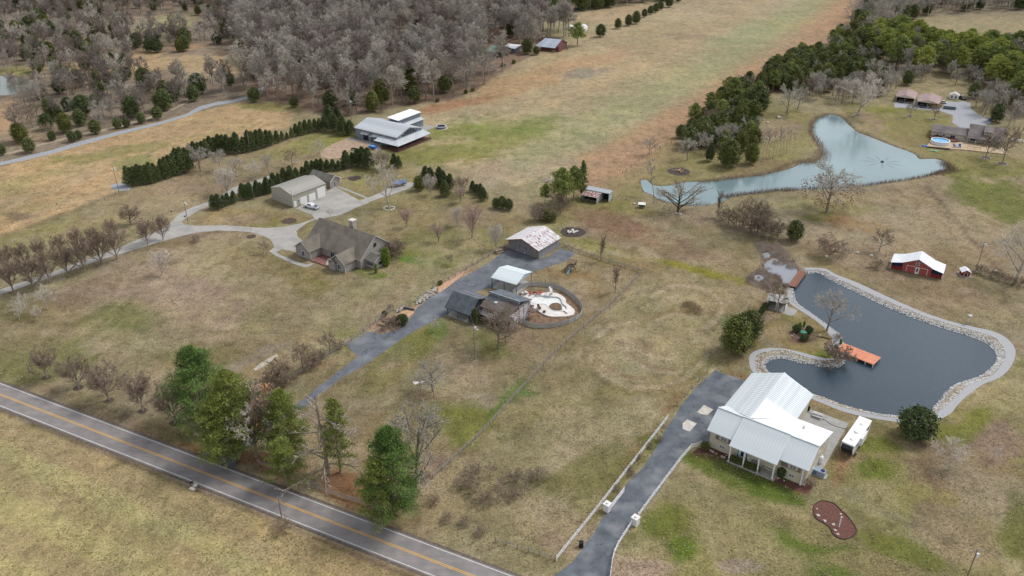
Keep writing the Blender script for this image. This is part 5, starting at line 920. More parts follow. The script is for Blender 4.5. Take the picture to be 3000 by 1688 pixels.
# ---- old barn
bn = thing('old_barn', (-2.1,235.0), -38.4, 'weathered grey board barn with a rust-streaked tin roof', 'barn')
def wood_mat(name, a, b_, sc=2.2, axis=(6,6,.25), rand=0): return M(name, a, b_, scale=sc, stretch=axis, detail=6, contrast=(.3,.7), bump=.5, rand=rand)
oldw = wood_mat('weathered_boards', '#544f4d', '#8a8684')
BF = ((.5,.9),(12.6,.9)); BR = ((12.6,.9),(12.6,11.8)); BL = ((.5,11.8),(.5,.9))
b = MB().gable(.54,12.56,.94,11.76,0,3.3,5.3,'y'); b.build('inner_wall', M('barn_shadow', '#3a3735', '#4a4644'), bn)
def boards(parent, P, wd, ztop, mat, z0=.0, th=.04):
    """vertical boards on a wall, each its own piece; ztop(s) gives the height"""
    L_ = math.dist(*P); n = round(L_/wd)
    for i in range(n):
        s0, s1 = i*L_/n+.012, (i+1)*L_/n-.012; q = MB(); o = .01+random.uniform(0,.025); z1 = min(ztop(s0), ztop(s1))-random.uniform(0,.06); obox(q, P, s0, s1, o, o+th, z0+random.uniform(0,.08), z1); q.build('board', mat, parent)
wall_f = MB().box(.5,12.6,.9,.93,0,.12).build('wall', oldw, bn); wall_r = MB().box(12.57,12.6,.95,11.8,0,.12).build('wall', oldw, bn); wall_l = MB().box(.5,.53,.95,11.8,0,.12).build('wall', oldw, bn)
oldb = wood_mat('barn_board', '#5a5554', '#918d8b', rand=.2)
boards(wall_f, BF, .40, lambda s: 3.3+2.0*(1-abs(s-6.05)/6.05), oldb); boards(wall_r, BR, .40, lambda s: 3.3, M('side_board','#77757b','#98969a',scale=2.2,stretch=(6,6,.25),rand=.12)); boards(wall_l, BL, .6, lambda s: 3.3, oldb)
for s in (3.2, 6.3): q = MB(); obox(q, BF, s, s+2.9, .07, .12, .1, 3.5); q.build('sliding_door', wood_mat('barn_door_boards', '#5f5d60', '#85838a'), bn)
for s, z in ((4.6,2.3),(7.0,2.2)): q = MB(); obox(q, BF, s, s+.45, .11, .13, z-.5, z+.4); q.build('boarded_opening', M('rusty_brown', '#4d3530', '#6a4a40'), bn)
for s in (3.6, 6.6): q = MB(); obox(q, BF, s, s+.22, .11, .15, .35, .75); q.build('door_handle', white_t, bn)
def rust_mat(name, base='#b7b5b8', base2='#cfcdd0', rust='#6b3436', thr=.55, stretch=(.35,3.2,1.5)):
    m = M(name, base, base2, rough=.6, scale=.5); N = m.node_tree.nodes; L = m.node_tree.links; P = N['Principled BSDF']; tc = [n for n in N if n.bl_idname == 'ShaderNodeTexCoord'][0]
    oi = N.new('ShaderNodeObjectInfo'); va = N.new('ShaderNodeVectorMath'); va.operation = 'ADD'; L.new(tc.outputs['Object'], va.inputs[0]); cv = N.new('ShaderNodeCombineXYZ'); ml = N.new('ShaderNodeMath'); ml.operation = 'MULTIPLY'; ml.inputs[1].default_value = 91
    L.new(oi.outputs['Random'], ml.inputs[0]); L.new(ml.outputs[0], cv.inputs[0]); L.new(ml.outputs[0], cv.inputs[1]); L.new(cv.outputs[0], va.inputs[1])
    mp = N.new('ShaderNodeMapping'); mp.inputs['Scale'].default_value = stretch; L.new(va.outputs[0], mp.inputs[0]); nz = N.new('ShaderNodeTexNoise'); nz.inputs['Scale'].default_value = .9; nz.inputs['Detail'].default_value = 5; L.new(mp.outputs[0], nz.inputs[0])
    r2 = N.new('ShaderNodeMapRange'); r2.inputs['From Min'].default_value = thr; r2.inputs['From Max'].default_value = thr+.04; L.new(nz.outputs['Fac'], r2.inputs[0])
    mx = N.new('ShaderNodeMix'); mx.data_type = 'RGBA'; mx.inputs['B'].default_value = (*hx(rust), 1); L.new(r2.outputs[0], mx.inputs['Factor']); L.new(P.inputs['Base Color'].links[0].from_socket, mx.inputs['A']); L.new(mx.outputs['Result'], P.inputs['Base Color']); return m
tin = rust_mat('rusty_tin_white', base='#bdbcbe', base2='#d6d5d7', thr=.60, stretch=(.5,4.5,1.5)); tin2 = rust_mat('rusty_tin_streaked', base='#bdbcbe', base2='#d6d5d7', thr=.535, stretch=(.5,4.5,1.5))
rf = MB().slab([(-.1,0,3.2),(6.5,0,5.42),(6.5,12.4,5.42),(-.1,12.4,3.2)], .1).slab([(6.5,0,5.42),(13.2,0,3.2),(13.2,12.4,3.2),(6.5,12.4,5.42)], .1); roof = rf.build('roof', M('barn_roof_deck','#6d4340','#7d5550'), bn)
panels(roof, (-.15,12.4,3.22),(-.15,-.05,3.22),(6.5,-.05,5.46),(6.5,12.4,5.46), .72, tin, seam=.03, rows=3); panels(roof, (13.25,-.05,3.22),(13.25,12.4,3.22),(6.5,12.4,5.46),(6.5,-.05,5.46), .72, tin2, seam=.03, rows=4)
MB().beam((-.1,-.08,3.1),(6.5,-.08,5.32),.06,.22).beam((6.5,-.08,5.32),(13.2,-.08,3.1),.06,.22).build('bargeboard', M('rust_trim','#8a5344','#a56a55'), bn)
# ---- white carport
cp = thing('white_carport', (-6.1,208.8), -31, 'open white metal carport between the driveway and the pool fence', 'carport')
cr = M('carport_roof', '#b9c3c7', '#cbd3d6', rough=.5, scale=.4)
roof = MB().slab([(0,0,3.5),(8.6,0,3.5),(8.6,4.6,4.85),(0,4.6,4.85)], .08).slab([(8.6,9.2,3.5),(0,9.2,3.5),(0,4.6,4.85),(8.6,4.6,4.85)], .08).build('roof', cr, cp)
panels(roof, (0,0,3.54),(8.6,0,3.54),(8.6,4.6,4.89),(0,4.6,4.89), .9, cr, seam=.03); panels(roof, (8.6,9.2,3.54),(0,9.2,3.54),(0,4.6,4.89),(8.6,4.6,4.89), .9, cr, seam=.03)
for x in (.15, 8.45): MB().add([(x,.1,3.42),(x,4.6,4.75),(x,9.1,3.42),(x+.02,.1,3.42),(x+.02,4.6,4.75),(x+.02,9.1,3.42)], [(0,1,2),(5,4,3),(0,3,4,1),(1,4,5,2),(2,5,3,0)]).build('gable_panel', M('pale_blue_metal','#93a1ad','#a5b1bb'), cp)
for x in (.2, 4.3, 8.4):
    for y in (.25, 8.95): MB().box(x-.07,x+.07,y-.07,y+.07,0,3.42).build('post', M('dark_post','#3a332f','#4c443f'), cp)
MB().box(.1,8.6,.2,9.0,0,.09).build('floor_slab', conc2, cp)
# ---- tan garage and its outbuilding
tan_r = M('tan_metal_roof', '#8b8882', '#9a9790', rough=.6, scale=.4); tan_w = banded('tan_metal_wall', '#99958a', '#a39f94', .3, axis=0, depth=.3, width=.08)
ga = thing('metal_garage', (-77.8,268.3), 50.9, 'long tan metal garage with three white roll-up doors and a white pickup in front', 'garage')
b = MB().gable(.1,15.0,.1,12.4,0,4.5,6.1,'x').build('wall', tan_w, ga)
rf = MB().slab([(-.1,-.1,4.55),(15.2,-.1,4.55),(15.2,6.25,6.2),(-.1,6.25,6.2)], .1).slab([(15.2,12.6,4.55),(-.1,12.6,4.55),(-.1,6.25,6.2),(15.2,6.25,6.2)], .1); roof = rf.build('roof', tan_r, ga)
panels(roof, (-.1,-.1,4.59),(15.2,-.1,4.59),(15.2,6.25,6.24),(-.1,6.25,6.24), .95, tan_r, seam=.03); panels(roof, (15.2,12.6,4.59),(-.1,12.6,4.59),(-.1,6.25,6.24),(15.2,6.25,6.24), .95, tan_r, seam=.03)
GF = ((.1,.1),(15.0,.1)); GE = ((.1,12.4),(.1,.1)); wd_ = M('white_door','#d2d2d0','#e0e0de',rough=.5)
for s, w_, h in ((3.1,2.8,2.6),(7.0,2.8,2.6),(10.9,3.5,3.7)): door(ga, GF, s, w_, h, wd_, panels=5, name='garage_door')
door(ga, GF, .35, .95, 2.1, wd_); win(ga, GF, 1.75, 1.1, .9, 1.2); win(ga, GE, 4.4, 1.2, .9, 1.3); win(ga, GE, 8.8, 1.2, .9, 1.3)
for x in (.0, 15.0): MB().box(x,x+.12,.0,.1,0,4.5).build('corner_trim', white_t, ga)
shing = banded('grey_shingles', '#615e59', '#74716b', .16, axis=2, depth=.5, scale=.6, rough=.9, width=.2); brick = banded('grey_brick', '#85807b', '#a19b95', .22, axis=2, depth=.4, scale=3.5, rough=.9)
gs = thing('garden_building', (-68.0,285.6), 54.8, 'small brick outbuilding with grey shingle roof behind the tan garage', 'outbuilding')
MB().gable(.4,5.4,.5,11.6,0,2.8,4.4,'y').build('wall', brick, gs); MB().slab([(.0,0,2.72),(2.9,0,4.62),(2.9,11.9,4.62),(0,11.9,2.72)], .12).slab([(2.9,0,4.62),(5.8,0,2.72),(5.8,11.9,2.72),(2.9,11.9,4.62)], .12).build('roof', shing, gs)
win(gs, ((.4,.5),(5.4,.5)), 1.7, .2, 1.1, 2.0); MB().beam((0,-.03,2.7),(2.9,-.03,4.6),.05,.2).beam((2.9,-.03,4.6),(5.8,-.03,2.7),.05,.2).build('bargeboard', white_t, gs)
# ---- stone mansion
mn = thing('brick_mansion', (-68.5,230.6), -34.7, 'large grey brick mansion with steep brown-grey shingle roof and stone chimney', 'house')
b = MB().gable(.4,24.0,4.8,18.6,0,2.95,8.5,'x').gable(.4,7.0,.2,8.0,0,2.95,5.5,'y').gable(16.2,21.9,.2,8.0,0,2.95,5.3,'y').gable(23.6,27.9,7.0,12.0,0,2.8,3.8,'x'); b.build('wall', brick, mn)
mroof = banded('brown_grey_shingles', '#676158', '#7c766c', .16, axis=2, depth=.5, scale=.35, rough=.9, width=.2)
rf = MB().slab([(.1,4.2,3),(24.4,4.2,3),(24.4,11.6,8.75),(.1,11.6,8.75)], .16).slab([(24.4,19.0,3),(.1,19.0,3),(.1,11.6,8.75),(24.4,11.6,8.75)], .16).build('roof', mroof, mn)
def gab(parent, x0, x1, y0, y1, ze, zr, mat, trim=True):
    xm = (x0+x1)/2; MB().slab([(x0,y0,ze),(xm,y0,zr),(xm,y1,zr),(x0,y1,ze)][::-1], .14).slab([(xm,y0,zr),(x1,y0,ze),(x1,y1,ze),(xm,y1,zr)][::-1], .14).build('roof', mat, parent)
    if trim: MB().beam((x0,y0-.03,ze-.05),(xm,y0-.03,zr-.05),.06,.24).beam((xm,y0-.03,zr-.05),(x1,y0-.03,ze-.05),.06,.24).build('bargeboard', M('pale_trim','#a5a29d','#b5b2ad'), parent)
gab(mn, 0, 7.4, -.2, 8.6, 2.98, 5.72, mroof); gab(mn, 15.8, 22.3, -.3, 8.6, 2.98, 5.55, mroof); gab(mn, 15.2, 18.6, -.9, 1.6, 2.6, 3.9, mroof)
MB().box(15.5,18.3,-.5,.3,0,2.5).build('wall', brick, mn)
MB().slab([(23.2,6.5,2.78),(28.1,6.5,2.78),(28.1,9.5,4.0),(23.2,9.5,4.0)], .1).slab([(28.1,12.5,2.78),(23.2,12.5,2.78),(23.2,9.5,4.0),(28.1,9.5,4.0)], .1).build('roof', shing, mn)
MB().beam((24.43,4.2,2.95),(24.43,11.6,8.7),.06,.25).beam((24.43,11.6,8.7),(24.43,19,2.95),.06,.25).beam((28.13,6.5,2.7),(28.13,9.5,3.95),.06,.2).beam((28.13,9.5,3.95),(28.13,12.5,2.7),.06,.2).build('bargeboard', MATS['pale_trim'], mn)
MA = ((.4,.2),(7.0,.2)); MBW = ((16.2,.2),(21.9,.2)); MG = ((24.0,4.8),(24.0,18.6)); MS = ((23.6,7.0),(27.9,7.0)); MS2 = ((27.9,7.0),(27.9,12.0)); MM = ((.4,4.8),(24.0,4.8))
win(mn, MA, 2.6, .5, 1.4, 1.9, bars=(1,0)); win(mn, MBW, 2.6, .5, 1.4, 1.7, bars=(1,0)); win(mn, MS, .7, .7, 3.0, 1.5, bars=(4,0)); win(mn, MS2, 1.2, .7, 2.6, 1.5, bars=(0,0)); win(mn, MM, 10.5, .4, 2.0, 2.0, bars=(1,0))
q = MB()
for k in range(16):
    a0, a1 = 2*math.pi*k/16, 2*math.pi*(k+1)/16; r0, r1 = .50, .68; y, z = 11.4, 5.6; q.add([(24.02+o, y+r*math.cos(a), z+r*math.sin(a)) for o in (0,.08) for r, a in ((r0,a0),(r1,a0),(r1,a1),(r0,a1))], [(3,2,1,0),(4,5,6,7),(0,1,5,4),(1,2,6,5),(2,3,7,6),(3,0,4,7)])
rw = q.build('round_window', dark_o, mn); MB().bar((24.01,11.4,5.6),(24.06,11.4,5.6),.50,n=16).build('pane', glass, rw)
stone = M('chimney_stone', '#8a857e', '#aca79f', scale=3, bump=.6); ch = MB().box(12.1,13.7,12.9,14.4,5,10.3).build('chimney', stone, mn)
for k in range(9):
    for (x0,x1,y0,y1) in ((12.05,12.9,12.85,12.95),(12.95,13.75,12.85,12.95),(13.68,13.75,12.95,13.7),(13.68,13.75,13.7,14.45)): MB().box(x0,x1,y0,y1,5.6+.5*k,6.02+.5*k).build('stone', stone, ch)
MB().box(11.9,13.9,12.7,14.6,10.3,10.5).build('chimney_cap', M('cap_stone','#b9b5ae','#c9c5be'), ch)
MB().box(7.2,16.0,-.2,4.9,0,.35).build('patio_deck', M('red_brick_patio','#6b4a43','#86625a',scale=1.5), mn)
for x in (7.05, 21.95): MB().box(x,x+.08,.1,.18,0,2.95).build('downspout', white_t, mn)
for i in range(5): tag(MB().box(0,2.6,0,.42,0,.16).build("lumber_board", M("pale_planks","#b9aea0","#cfc5b8")), ["topmost pale plank","second pale plank","middle pale plank","fourth pale plank","lowest pale plank"][4-i]+" dropped on the red brick courtyard of the mansion", "plank", "planks on the mansion courtyard")
for i, o in enumerate([o for o in COL.objects if o.name.startswith("lumber_board")]): x, y = g('G', 735+6*i, 1165-14*i+12, .4); o.location = (x, y, .36); o.rotation_euler = (0,0,R(-30+random.uniform(-14,14)))
# ---- grey metal house
gm_w = banded('grey_metal_wall', '#6d7580', '#79818b', .3, axis=0, depth=.3, width=.1, rough=.6); gm_r = M('grey_white_roof', '#a4a9ae', '#b5babe', rough=.5, scale=.4); brw = M('brown_timber', '#4b3430', '#624740')
mh = thing('metal_house', (-68.8,346.2), -34.5, 'grey metal house with white roofs and a wrap-around porch near the big wood', 'house')
MB().gable(.1,24.2,.1,16.2,0,4.5,6.9,'x').box(6.1,12.0,15.9,30.0,0,6.0).box(12.0,13.6,19,30.0,0,3.3).build('wall', gm_w, mh)
roof = MB().slab([(-.3,-.2,4.55),(24.5,-.2,4.55),(24.5,8.15,6.98),(-.3,8.15,6.98)], .12).slab([(24.5,16.5,4.55),(-.3,16.5,4.55),(-.3,8.15,6.98),(24.5,8.15,6.98)], .12).build('roof', gm_r, mh)
panels(roof, (-.3,-.2,4.59),(24.5,-.2,4.59),(24.5,8.15,7.02),(-.3,8.15,7.02), 1.0, gm_r, seam=.03); panels(roof, (24.5,16.5,4.59),(-.3,16.5,4.59),(-.3,8.15,7.02),(24.5,8.15,7.02), 1.0, gm_r, seam=.03)
ar = MB().slab([(5.9,14.5,6.5),(12.4,14.5,6.1),(12.4,30.3,6.1),(5.9,30.3,6.5)], .12).build('annex_roof', roof_ww, mh); panels(ar, (12.4,14.5,6.14),(12.4,30.3,6.14),(5.9,30.3,6.54),(5.9,14.5,6.54), 1.1, roof_ww, seam=.03)
MB().slab([(12.0,18.6,3.9),(14.3,18.6,3.3),(14.3,30.2,3.3),(12.0,30.2,3.9)], .08).build('lean_to_roof', gm_r, mh)
pr = MB().slab([(14.7,-4.0,2.6),(28.5,-4.0,2.6),(24.2,-.05,3.55),(14.7,-.05,3.55)], .08).slab([(28.5,-4.0,2.6),(28.5,17.4,2.6),(24.2,17.4,3.55),(24.2,-.05,3.55)], .08).build('porch_roof', gm_r, mh)
for x in (15.0,19.5,24.0,28.2): MB().box(x-.08,x+.08,-3.9,-3.74,0,2.55).build('porch_post', brw, mh)
for y in (0.2,4.4,8.6,12.8,17.1): MB().box(28.12,28.28,y-.08,y+.08,0,2.55).build('porch_post', brw, mh)
MB().prism([(19.5,-4.1),(28.5,-4.1),(28.5,17.5),(24.3,17.5),(24.3,-.0),(19.5,-.0)], 0, .45).build('porch_deck', brw, mh)
rl = MB()
for z in (.75,1.05,1.35): rl.beam((19.6,-4.0,z),(28.4,-4.0,z),.05,.06).beam((28.4,-4.0,z),(28.4,17.3,z),.05,.06)
rl.build('porch_railing', brw, mh)
HF = ((.1,.1),(24.2,.1)); HG = ((24.2,.1),(24.2,16.2)); navy = M('dark_blue_door', '#15192a', '#242a40', rough=.3)
for s, w_ in ((4.4,3.4),(11.2,3.2)):
    door(mh, HF, s, w_, 2.9, navy, name='garage_door', label='dark blue roll-up door'); MB().slab([(s-.4,-1.3,3.0),(s+w_+.6,-1.3,3.0),(s+w_+.6,.08,3.5),(s-.4,.08,3.5)], .07).build('awning', gm_r, mh)
door(mh, HF, 9.2, 1.0, 2.1, navy); MB().slab([(8.9,-.9,2.4),(10.5,-.9,2.4),(10.5,.08,2.8),(8.9,.08,2.8)], .07).build('awning', gm_r, mh)
win(mh, HF, 16.5, 3.5, 1.4, .6, bars=(1,0)); 
for s, h in ((3.3,.8),(4.9,1.5),(6.5,2.0),(8.2,2.1),(9.9,1.6),(11.5,.9)): win(mh, HG, s, 4.0, 1.45, h, bars=(0,0), fm=M('dark_frame','#3f4246','#4d5054'))
for x in (8.9, 15.6, .0): MB().box(x,x+.1,0,.09,0,4.5).build('downspout', dark_o, mh)
# ---- dark-shingled house with clerestory
dk = thing('dark_shingle_house', (-18.5,193.4), -34, 'dark-shingled house with clerestory windows between the driveway and the fenced pool', 'house')
sh_d = banded('dark_blue_shingles', '#52585f', '#656b72', .15, axis=2, depth=.5, scale=.5, rough=.9, width=.2); sh_b = banded('brown_shingles', '#5f5755', '#736b68', .15, axis=2, depth=.5, scale=.4, rough=.9, width=.2)
lav = banded('mauve_block', '#7f7a82', '#8f8a91', .25, depth=.3); gs_w = banded('blue_grey_siding', '#8a949c', '#98a2a9', .2, depth=.3)
MB().gable(.7,8.4,3.9,10.2,0,2.9,5.0,'x').prism([(9.6,4.1),(19.4,4.1),(19.4,13.4),(9.6,13.4)], 0, 4.3).build('wall', lav, dk)
MB().slab([(0,0,2.6),(8.8,0,2.6),(8.8,4.0,6.0),(0,4.0,6.0)], .14).slab([(8.8,10.8,2.9),(0,10.8,2.9),(0,4.0,6.0),(8.8,4.0,6.0)], .14).build('garage_roof', sh_d, dk)
MB().beam((8.85,-.02,2.55),(8.85,4.0,5.95),.08,.3).beam((8.85,4.0,5.95),(8.85,10.8,2.85),.08,.3).beam((0,0,2.52),(8.8,0,2.52),.06,.2).build('bargeboard', M('black_trim','#22262a','#32373c'), dk)
for x in (.7,4.2,8.0): MB().box(x-.07,x+.07,.35,.49,0,2.5).build('post', MATS['dark_post'], dk)
MB().box(.4,8.5,.2,4.0,0,.10).build('garage_slab', conc2, dk)
MB().slab([(9.6,3.2,4.5),(19.5,3.6,4.5),(19.7,7.5,6.35),(9.8,7.5,6.35)], .14).build('roof', sh_b, dk); MB().add([(9.9,5.4,5.50),(13.5,6.5,6.0),(17.8,7.45,6.45),(9.8,7.45,6.45)], [(0,1,2,3)]).build('roof_patch', sh_d, dk)
cs = MB().box(9.8,19.7,7.5,7.7,6.1,7.05).build('clerestory_wall', gs_w, dk)
for s in (1.2,3.6,6.0,8.2): win(dk, ((9.8,7.5),(19.7,7.5)), s, 6.42, 1.0, .42, bars=(0,0), name='clerestory_window', ft=.05, gm=dark_o)
MB().slab([(19.9,13.6,4.9),(9.6,13.6,4.9),(9.6,7.3,7.1),(19.9,7.3,7.1)], .14).build('rear_roof', sh_d, dk)
MB().box(12.9,13.7,5.2,6.0,5.2,5.75).build('skylight', M('skylight_white','#a9a9ad','#bcbcc0'), dk)
MB().box(9.8,19.4,2.7,4.1,2.35,2.5).build('balcony_floor', white_t, dk); rl = MB()
for z in (2.9,3.3,3.5): rl.beam((9.8,2.75,z),(19.4,2.75,z),.05,.06)
for i in range(9): rl.box(9.8+1.18*i,9.88+1.18*i,2.72,2.8,2.45,3.55)
rl.build('balcony_railing', white_t, dk); DF = ((9.6,4.1),(19.4,4.1))
win(dk, DF, 1.6, 2.7, 1.8, 1.3); win(dk, DF, 5.4, 2.7, 1.2, 1.2); win(dk, DF, 2.0, .7, 1.3, 1.2, bars=(1,1)); door(dk, DF, 4.0, .9, 2.0, white_t, z=2.5)
wdk = M('peeling_white_boards', '#8d8787', '#c6c2c2', scale=1.3, stretch=(1,1,5), detail=7, contrast=(.4,.6)); 
dw = MB().box(19.5,19.56,3.0,12.2,0,.1).build('deck_wall', wdk, dk)
for k in range(15): MB().box(19.5,19.57+random.uniform(0,.03),3.0,12.2-(.0 if k<11 else .0),.1+.3*k,.1+.3*k+.27).build('board', wdk, dw)
for y in (3.1,7.5,9.8,12.1): MB().box(19.42,19.72,y-.08,y+.08,0,5.6 if y > 7 else 4.8).build('deck_post', wdk, dk)
rl = MB()
for z in (4.75,5.1,5.5): rl.beam((19.65,7.5,z),(19.65,12.2,z),.07,.08)
rl.beam((19.6,12.2,4.6),(21.6,12.6,2.4),.1,.15); rl.build('deck_railing', wdk, dk); MB().box(19.7,21.8,11.4,13.5,2.2,2.35).build('deck_landing', M('brown_deck','#5e4a46','#77605a'), dk)
MB().prism([(9.6,13.4),(12,13.4),(12,15.4),(9.6,15.4)], 0, .2).build('rear_step', conc2, dk)
# ---- red barn, coop, shed, pavilion
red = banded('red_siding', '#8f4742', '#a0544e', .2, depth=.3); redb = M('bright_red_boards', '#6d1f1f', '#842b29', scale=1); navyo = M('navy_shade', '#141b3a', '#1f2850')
rb = thing('red_barn', (115.3,221.1), -30.5, 'red barn with white roof, side lean-tos and white-outlined doors above the dark pond', 'barn')
MB().add([(3.4,.7,0),(11.4,.7,0),(11.4,6.2,0),(3.4,6.2,0),(3.4,.7,2.85),(11.4,.7,2.85),(11.4,6.2,2.85),(3.4,6.2,2.85),(7.4,.7,4.8),(7.4,6.2,4.8)], [(3,2,1,0),(0,1,5,8,4),(2,3,7,9,6),(1,2,6,5),(3,0,4,7),(5,6,9,8),(7,4,8,9)]).build('wall', red, rb)
wr = M('barn_white_roof', '#c9cbd2', '#dfe0e6', rough=.5, scale=.5)
roof = MB().slab([(7.4,0,5.0),(7.4,6.7,5.0),(3.3,6.7,3.02),(3.3,0,3.02)], .1).slab([(7.4,0,5.0),(11.5,0,3.02),(11.5,6.7,3.02),(7.4,6.7,5.0)], .1).slab([(3.3,0,3.02),(3.3,6.7,3.02),(0,6.7,2.3),(0,0,2.3)], .1).slab([(11.5,0,3.02),(14.7,0,2.3),(14.7,6.7,2.3),(11.5,6.7,3.02)], .1).build('roof', wr, rb)
panels(roof, (3.3,6.7,3.06),(3.3,0,3.06),(7.4,0,5.04),(7.4,6.7,5.04), .9, wr, seam=.03); panels(roof, (11.5,0,3.06),(11.5,6.7,3.06),(7.4,6.7,5.04),(7.4,0,5.04), .9, wr, seam=.03)
for x0, x1 in ((.3,3.4),(11.4,14.5)):
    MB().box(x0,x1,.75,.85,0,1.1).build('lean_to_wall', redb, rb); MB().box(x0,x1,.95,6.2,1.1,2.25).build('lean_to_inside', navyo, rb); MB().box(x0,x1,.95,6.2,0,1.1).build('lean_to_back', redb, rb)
for x in (.15,14.45): MB().box(x,x+.12,.6,.72,0,2.3).box(x,x+.12,5.9,6.02,0,2.3).box(x-.35 if x<1 else x+.3,x-.25 if x<1 else x+.4,.6,.7,0,1.0).box(x-.4 if x<1 else x+.02,x+.1 if x<1 else x+.5,.6,.68,.95,1.03).build('white_rail', white_t, rb)
RF = ((3.4,.7),(11.4,.7))
for s, w_ in ((1.3,2.35),(4.7,2.25)):
    d_ = MB(); obox(d_, RF, s, s+w_, .004, .05, .05, 2.1); d_ = d_.build('barn_door', red, rb); q = MB()
    for a, c, e_, h in ((s-.1,s,.05,2.2),(s+w_,s+w_+.1,.05,2.2),(s,s+w_,2.1,2.2)): obox(q, RF, a, c, .004, .09, e_, h)
    q.build('door_trim', white_t, d_)
door(rb, RF, 3.75, .85, 2.05, white_t, lite=1, label='white door with dark glass'); win(rb, RF, 3.45, 2.75, 1.0, 1.2, bars=(1,1))
MB().bar((7.35,.62,4.25),(7.35,.70,4.25),.2,n=10).build('gable_ornament', navyo, rb)
co = thing('red_coop', (134.7,216.0), -11.1, 'tiny red hut with white roof beside the red barn', 'hut'); MB().gable(.3,2.5,.3,2.6,.15,1.5,2.1,'y').build('wall', redb, co)
MB().slab([(0,0,1.45),(1.4,0,2.25),(1.4,2.9,2.25),(0,2.9,1.45)][::-1], .08).slab([(1.4,0,2.25),(2.8,0,1.45),(2.8,2.9,1.45),(1.4,2.9,2.25)][::-1], .08).build('roof', wr, co)
q = MB(); obox(q, ((.3,.3),(2.5,.3)), .7, 1.5, .004, .03, .2, 1.2); q.build('opening', dark_o, co); q = MB()
for a, c, e_, h in ((.6,.7,.2,1.3),(1.5,1.6,.2,1.3),(.7,1.5,1.2,1.3)): obox(q, ((.3,.3),(2.5,.3)), a, c, .004, .06, e_, h)
q.build('opening_trim', white_t, co); MB().box(-.3,3.1,-.5,3.1,0,.15).build('base_platform', M('grey_timber','#7c756c','#948c82'), co); MB().box(.9,1.9,-1.2,-.4,0,.12).build('step', MATS['grey_timber'], co)
gal = M('galvanised_sheet', '#8d9298', '#a8adb2', scale=.8); rs = rust_mat('rusty_shed_roof', '#98908c', '#b4aca8', '#7a3f30', thr=.49, stretch=(1.5,1.5,1.5))
sd_ = thing('run_in_shed', (25.0,274.5), -28.6, 'small open livestock shed with rusty front roof beside the pine clump', 'shed')
MB().box(6.05,6.15,.1,3.7,0,2.45).box(.1,.2,.1,3.7,0,2.45).box(.1,9.3,6.4,6.5,0,3.3).box(9.2,9.3,3.7,6.5,0,3.3).box(.1,.2,3.7,6.5,0,3.2).box(6.1,6.2,3.7,6.4,0,3.2).box(.2,6.0,3.6,3.7,2.5,3.2).build('wall', gal, sd_)
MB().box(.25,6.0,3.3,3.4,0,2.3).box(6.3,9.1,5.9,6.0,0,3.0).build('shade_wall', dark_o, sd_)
r_ = MB().slab([(-.2,-.2,2.4),(6.5,-.2,2.4),(6.5,3.7,3.0),(-.2,3.7,3.0)], .05).build('front_roof', rs, sd_); panels(r_, (-.2,-.2,2.42),(6.5,-.2,2.42),(6.5,3.7,3.02),(-.2,3.7,3.02), .8, rs, seam=.02, rows=2)
r_ = MB().slab([(-.1,3.6,3.25),(9.6,3.6,3.25),(9.6,6.8,3.5),(-.1,6.8,3.5)], .05).build('rear_roof', gal, sd_); panels(r_, (-.1,3.6,3.28),(9.6,3.6,3.28),(9.6,6.8,3.53),(-.1,6.8,3.53), .9, gal, seam=.02)
for x in (.2,3.1,6.0): MB().box(x-.06,x+.06,.05,.17,0,2.4).build('post', MATS['dark_post'], sd_)
for z in (.5,1.0): MB().beam((.2,.1,z),(6.0,.1,z),.05,.12).build('rail', M('old_rail','#6e675f','#8a8279'), sd_)
pv = thing('pond_pavilion', (71.4,197.6), -25, 'small grey-roofed pavilion behind a bare tree at the pond corner', 'pavilion')
MB().slab([(-.3,-.3,2.5),(5.3,-.3,2.5),(5.3,2.0,3.2),(-.3,2.0,3.2)], .1).slab([(5.3,4.3,2.5),(-.3,4.3,2.5),(-.3,2.0,3.2),(5.3,2.0,3.2)], .1).build('roof', M('pavilion_roof','#8f8d8c','#a5a3a2'), pv)
MB().box(.1,4.9,3.9,4.0,0,2.5).box(.0,.1,.1,4.0,0,2.5).build('wall', M('olive_wall','#6c6c5c','#7e7e6c'), pv)
for x in (.1,2.5,4.9): MB().box(x-.08,x+.08,.0,.16,0,2.5).build('post', white_t, pv)
MB().box(4.9,5.0,.1,4.0,0,1.0).build('half_wall', white_t, pv); MB().box(-.3,5.3,-.4,4.2,0,.08).build('floor_slab', conc2, pv)
# ---- ranch house with pool, far right
br_r = banded('brown_shingles_far', '#5d5656', '#716a69', .3, axis=2, depth=.4, rough=.9, scale=.3); sid = banded('beige_siding', '#a8a193', '#b5aea0', .25, depth=.3)
rh = thing('ranch_house', (184.1,346.9), -29, 'brown-roofed ranch house with dormer and pool deck above the upper pond', 'house')
MB().gable(.3,14.4,.3,12.2,0,2.7,3.9,'x').gable(14.6,28.2,1.2,15.0,0,3.0,6.0,'x').box(20.4,23.4,1.2,6.0,4.0,5.5).build('wall', sid, rh)
MB().slab([(0,-.1,2.7),(14.6,-.1,2.7),(14.6,6.3,4.05),(0,6.3,4.05)], .12).slab([(14.6,12.6,2.7),(0,12.6,2.7),(0,6.3,4.05),(14.6,6.3,4.05)], .12).slab([(14.4,-2.4,2.75),(28.6,-2.4,2.75),(28.6,8.0,6.2),(14.4,8.0,6.2)], .12).slab([(28.6,15.5,3.0),(14.4,15.5,3.0),(14.4,8.0,6.2),(28.6,8.0,6.2)], .12).build('roof', br_r, rh)
MB().slab([(20.1,.6,5.35),(23.8,.6,5.35),(23.8,7.4,6.3),(20.1,7.4,6.3)], .1).build('dormer_roof', br_r, rh); QF = ((.3,.3),(14.4,.3)); QD = ((20.4,1.2),(23.4,1.2))
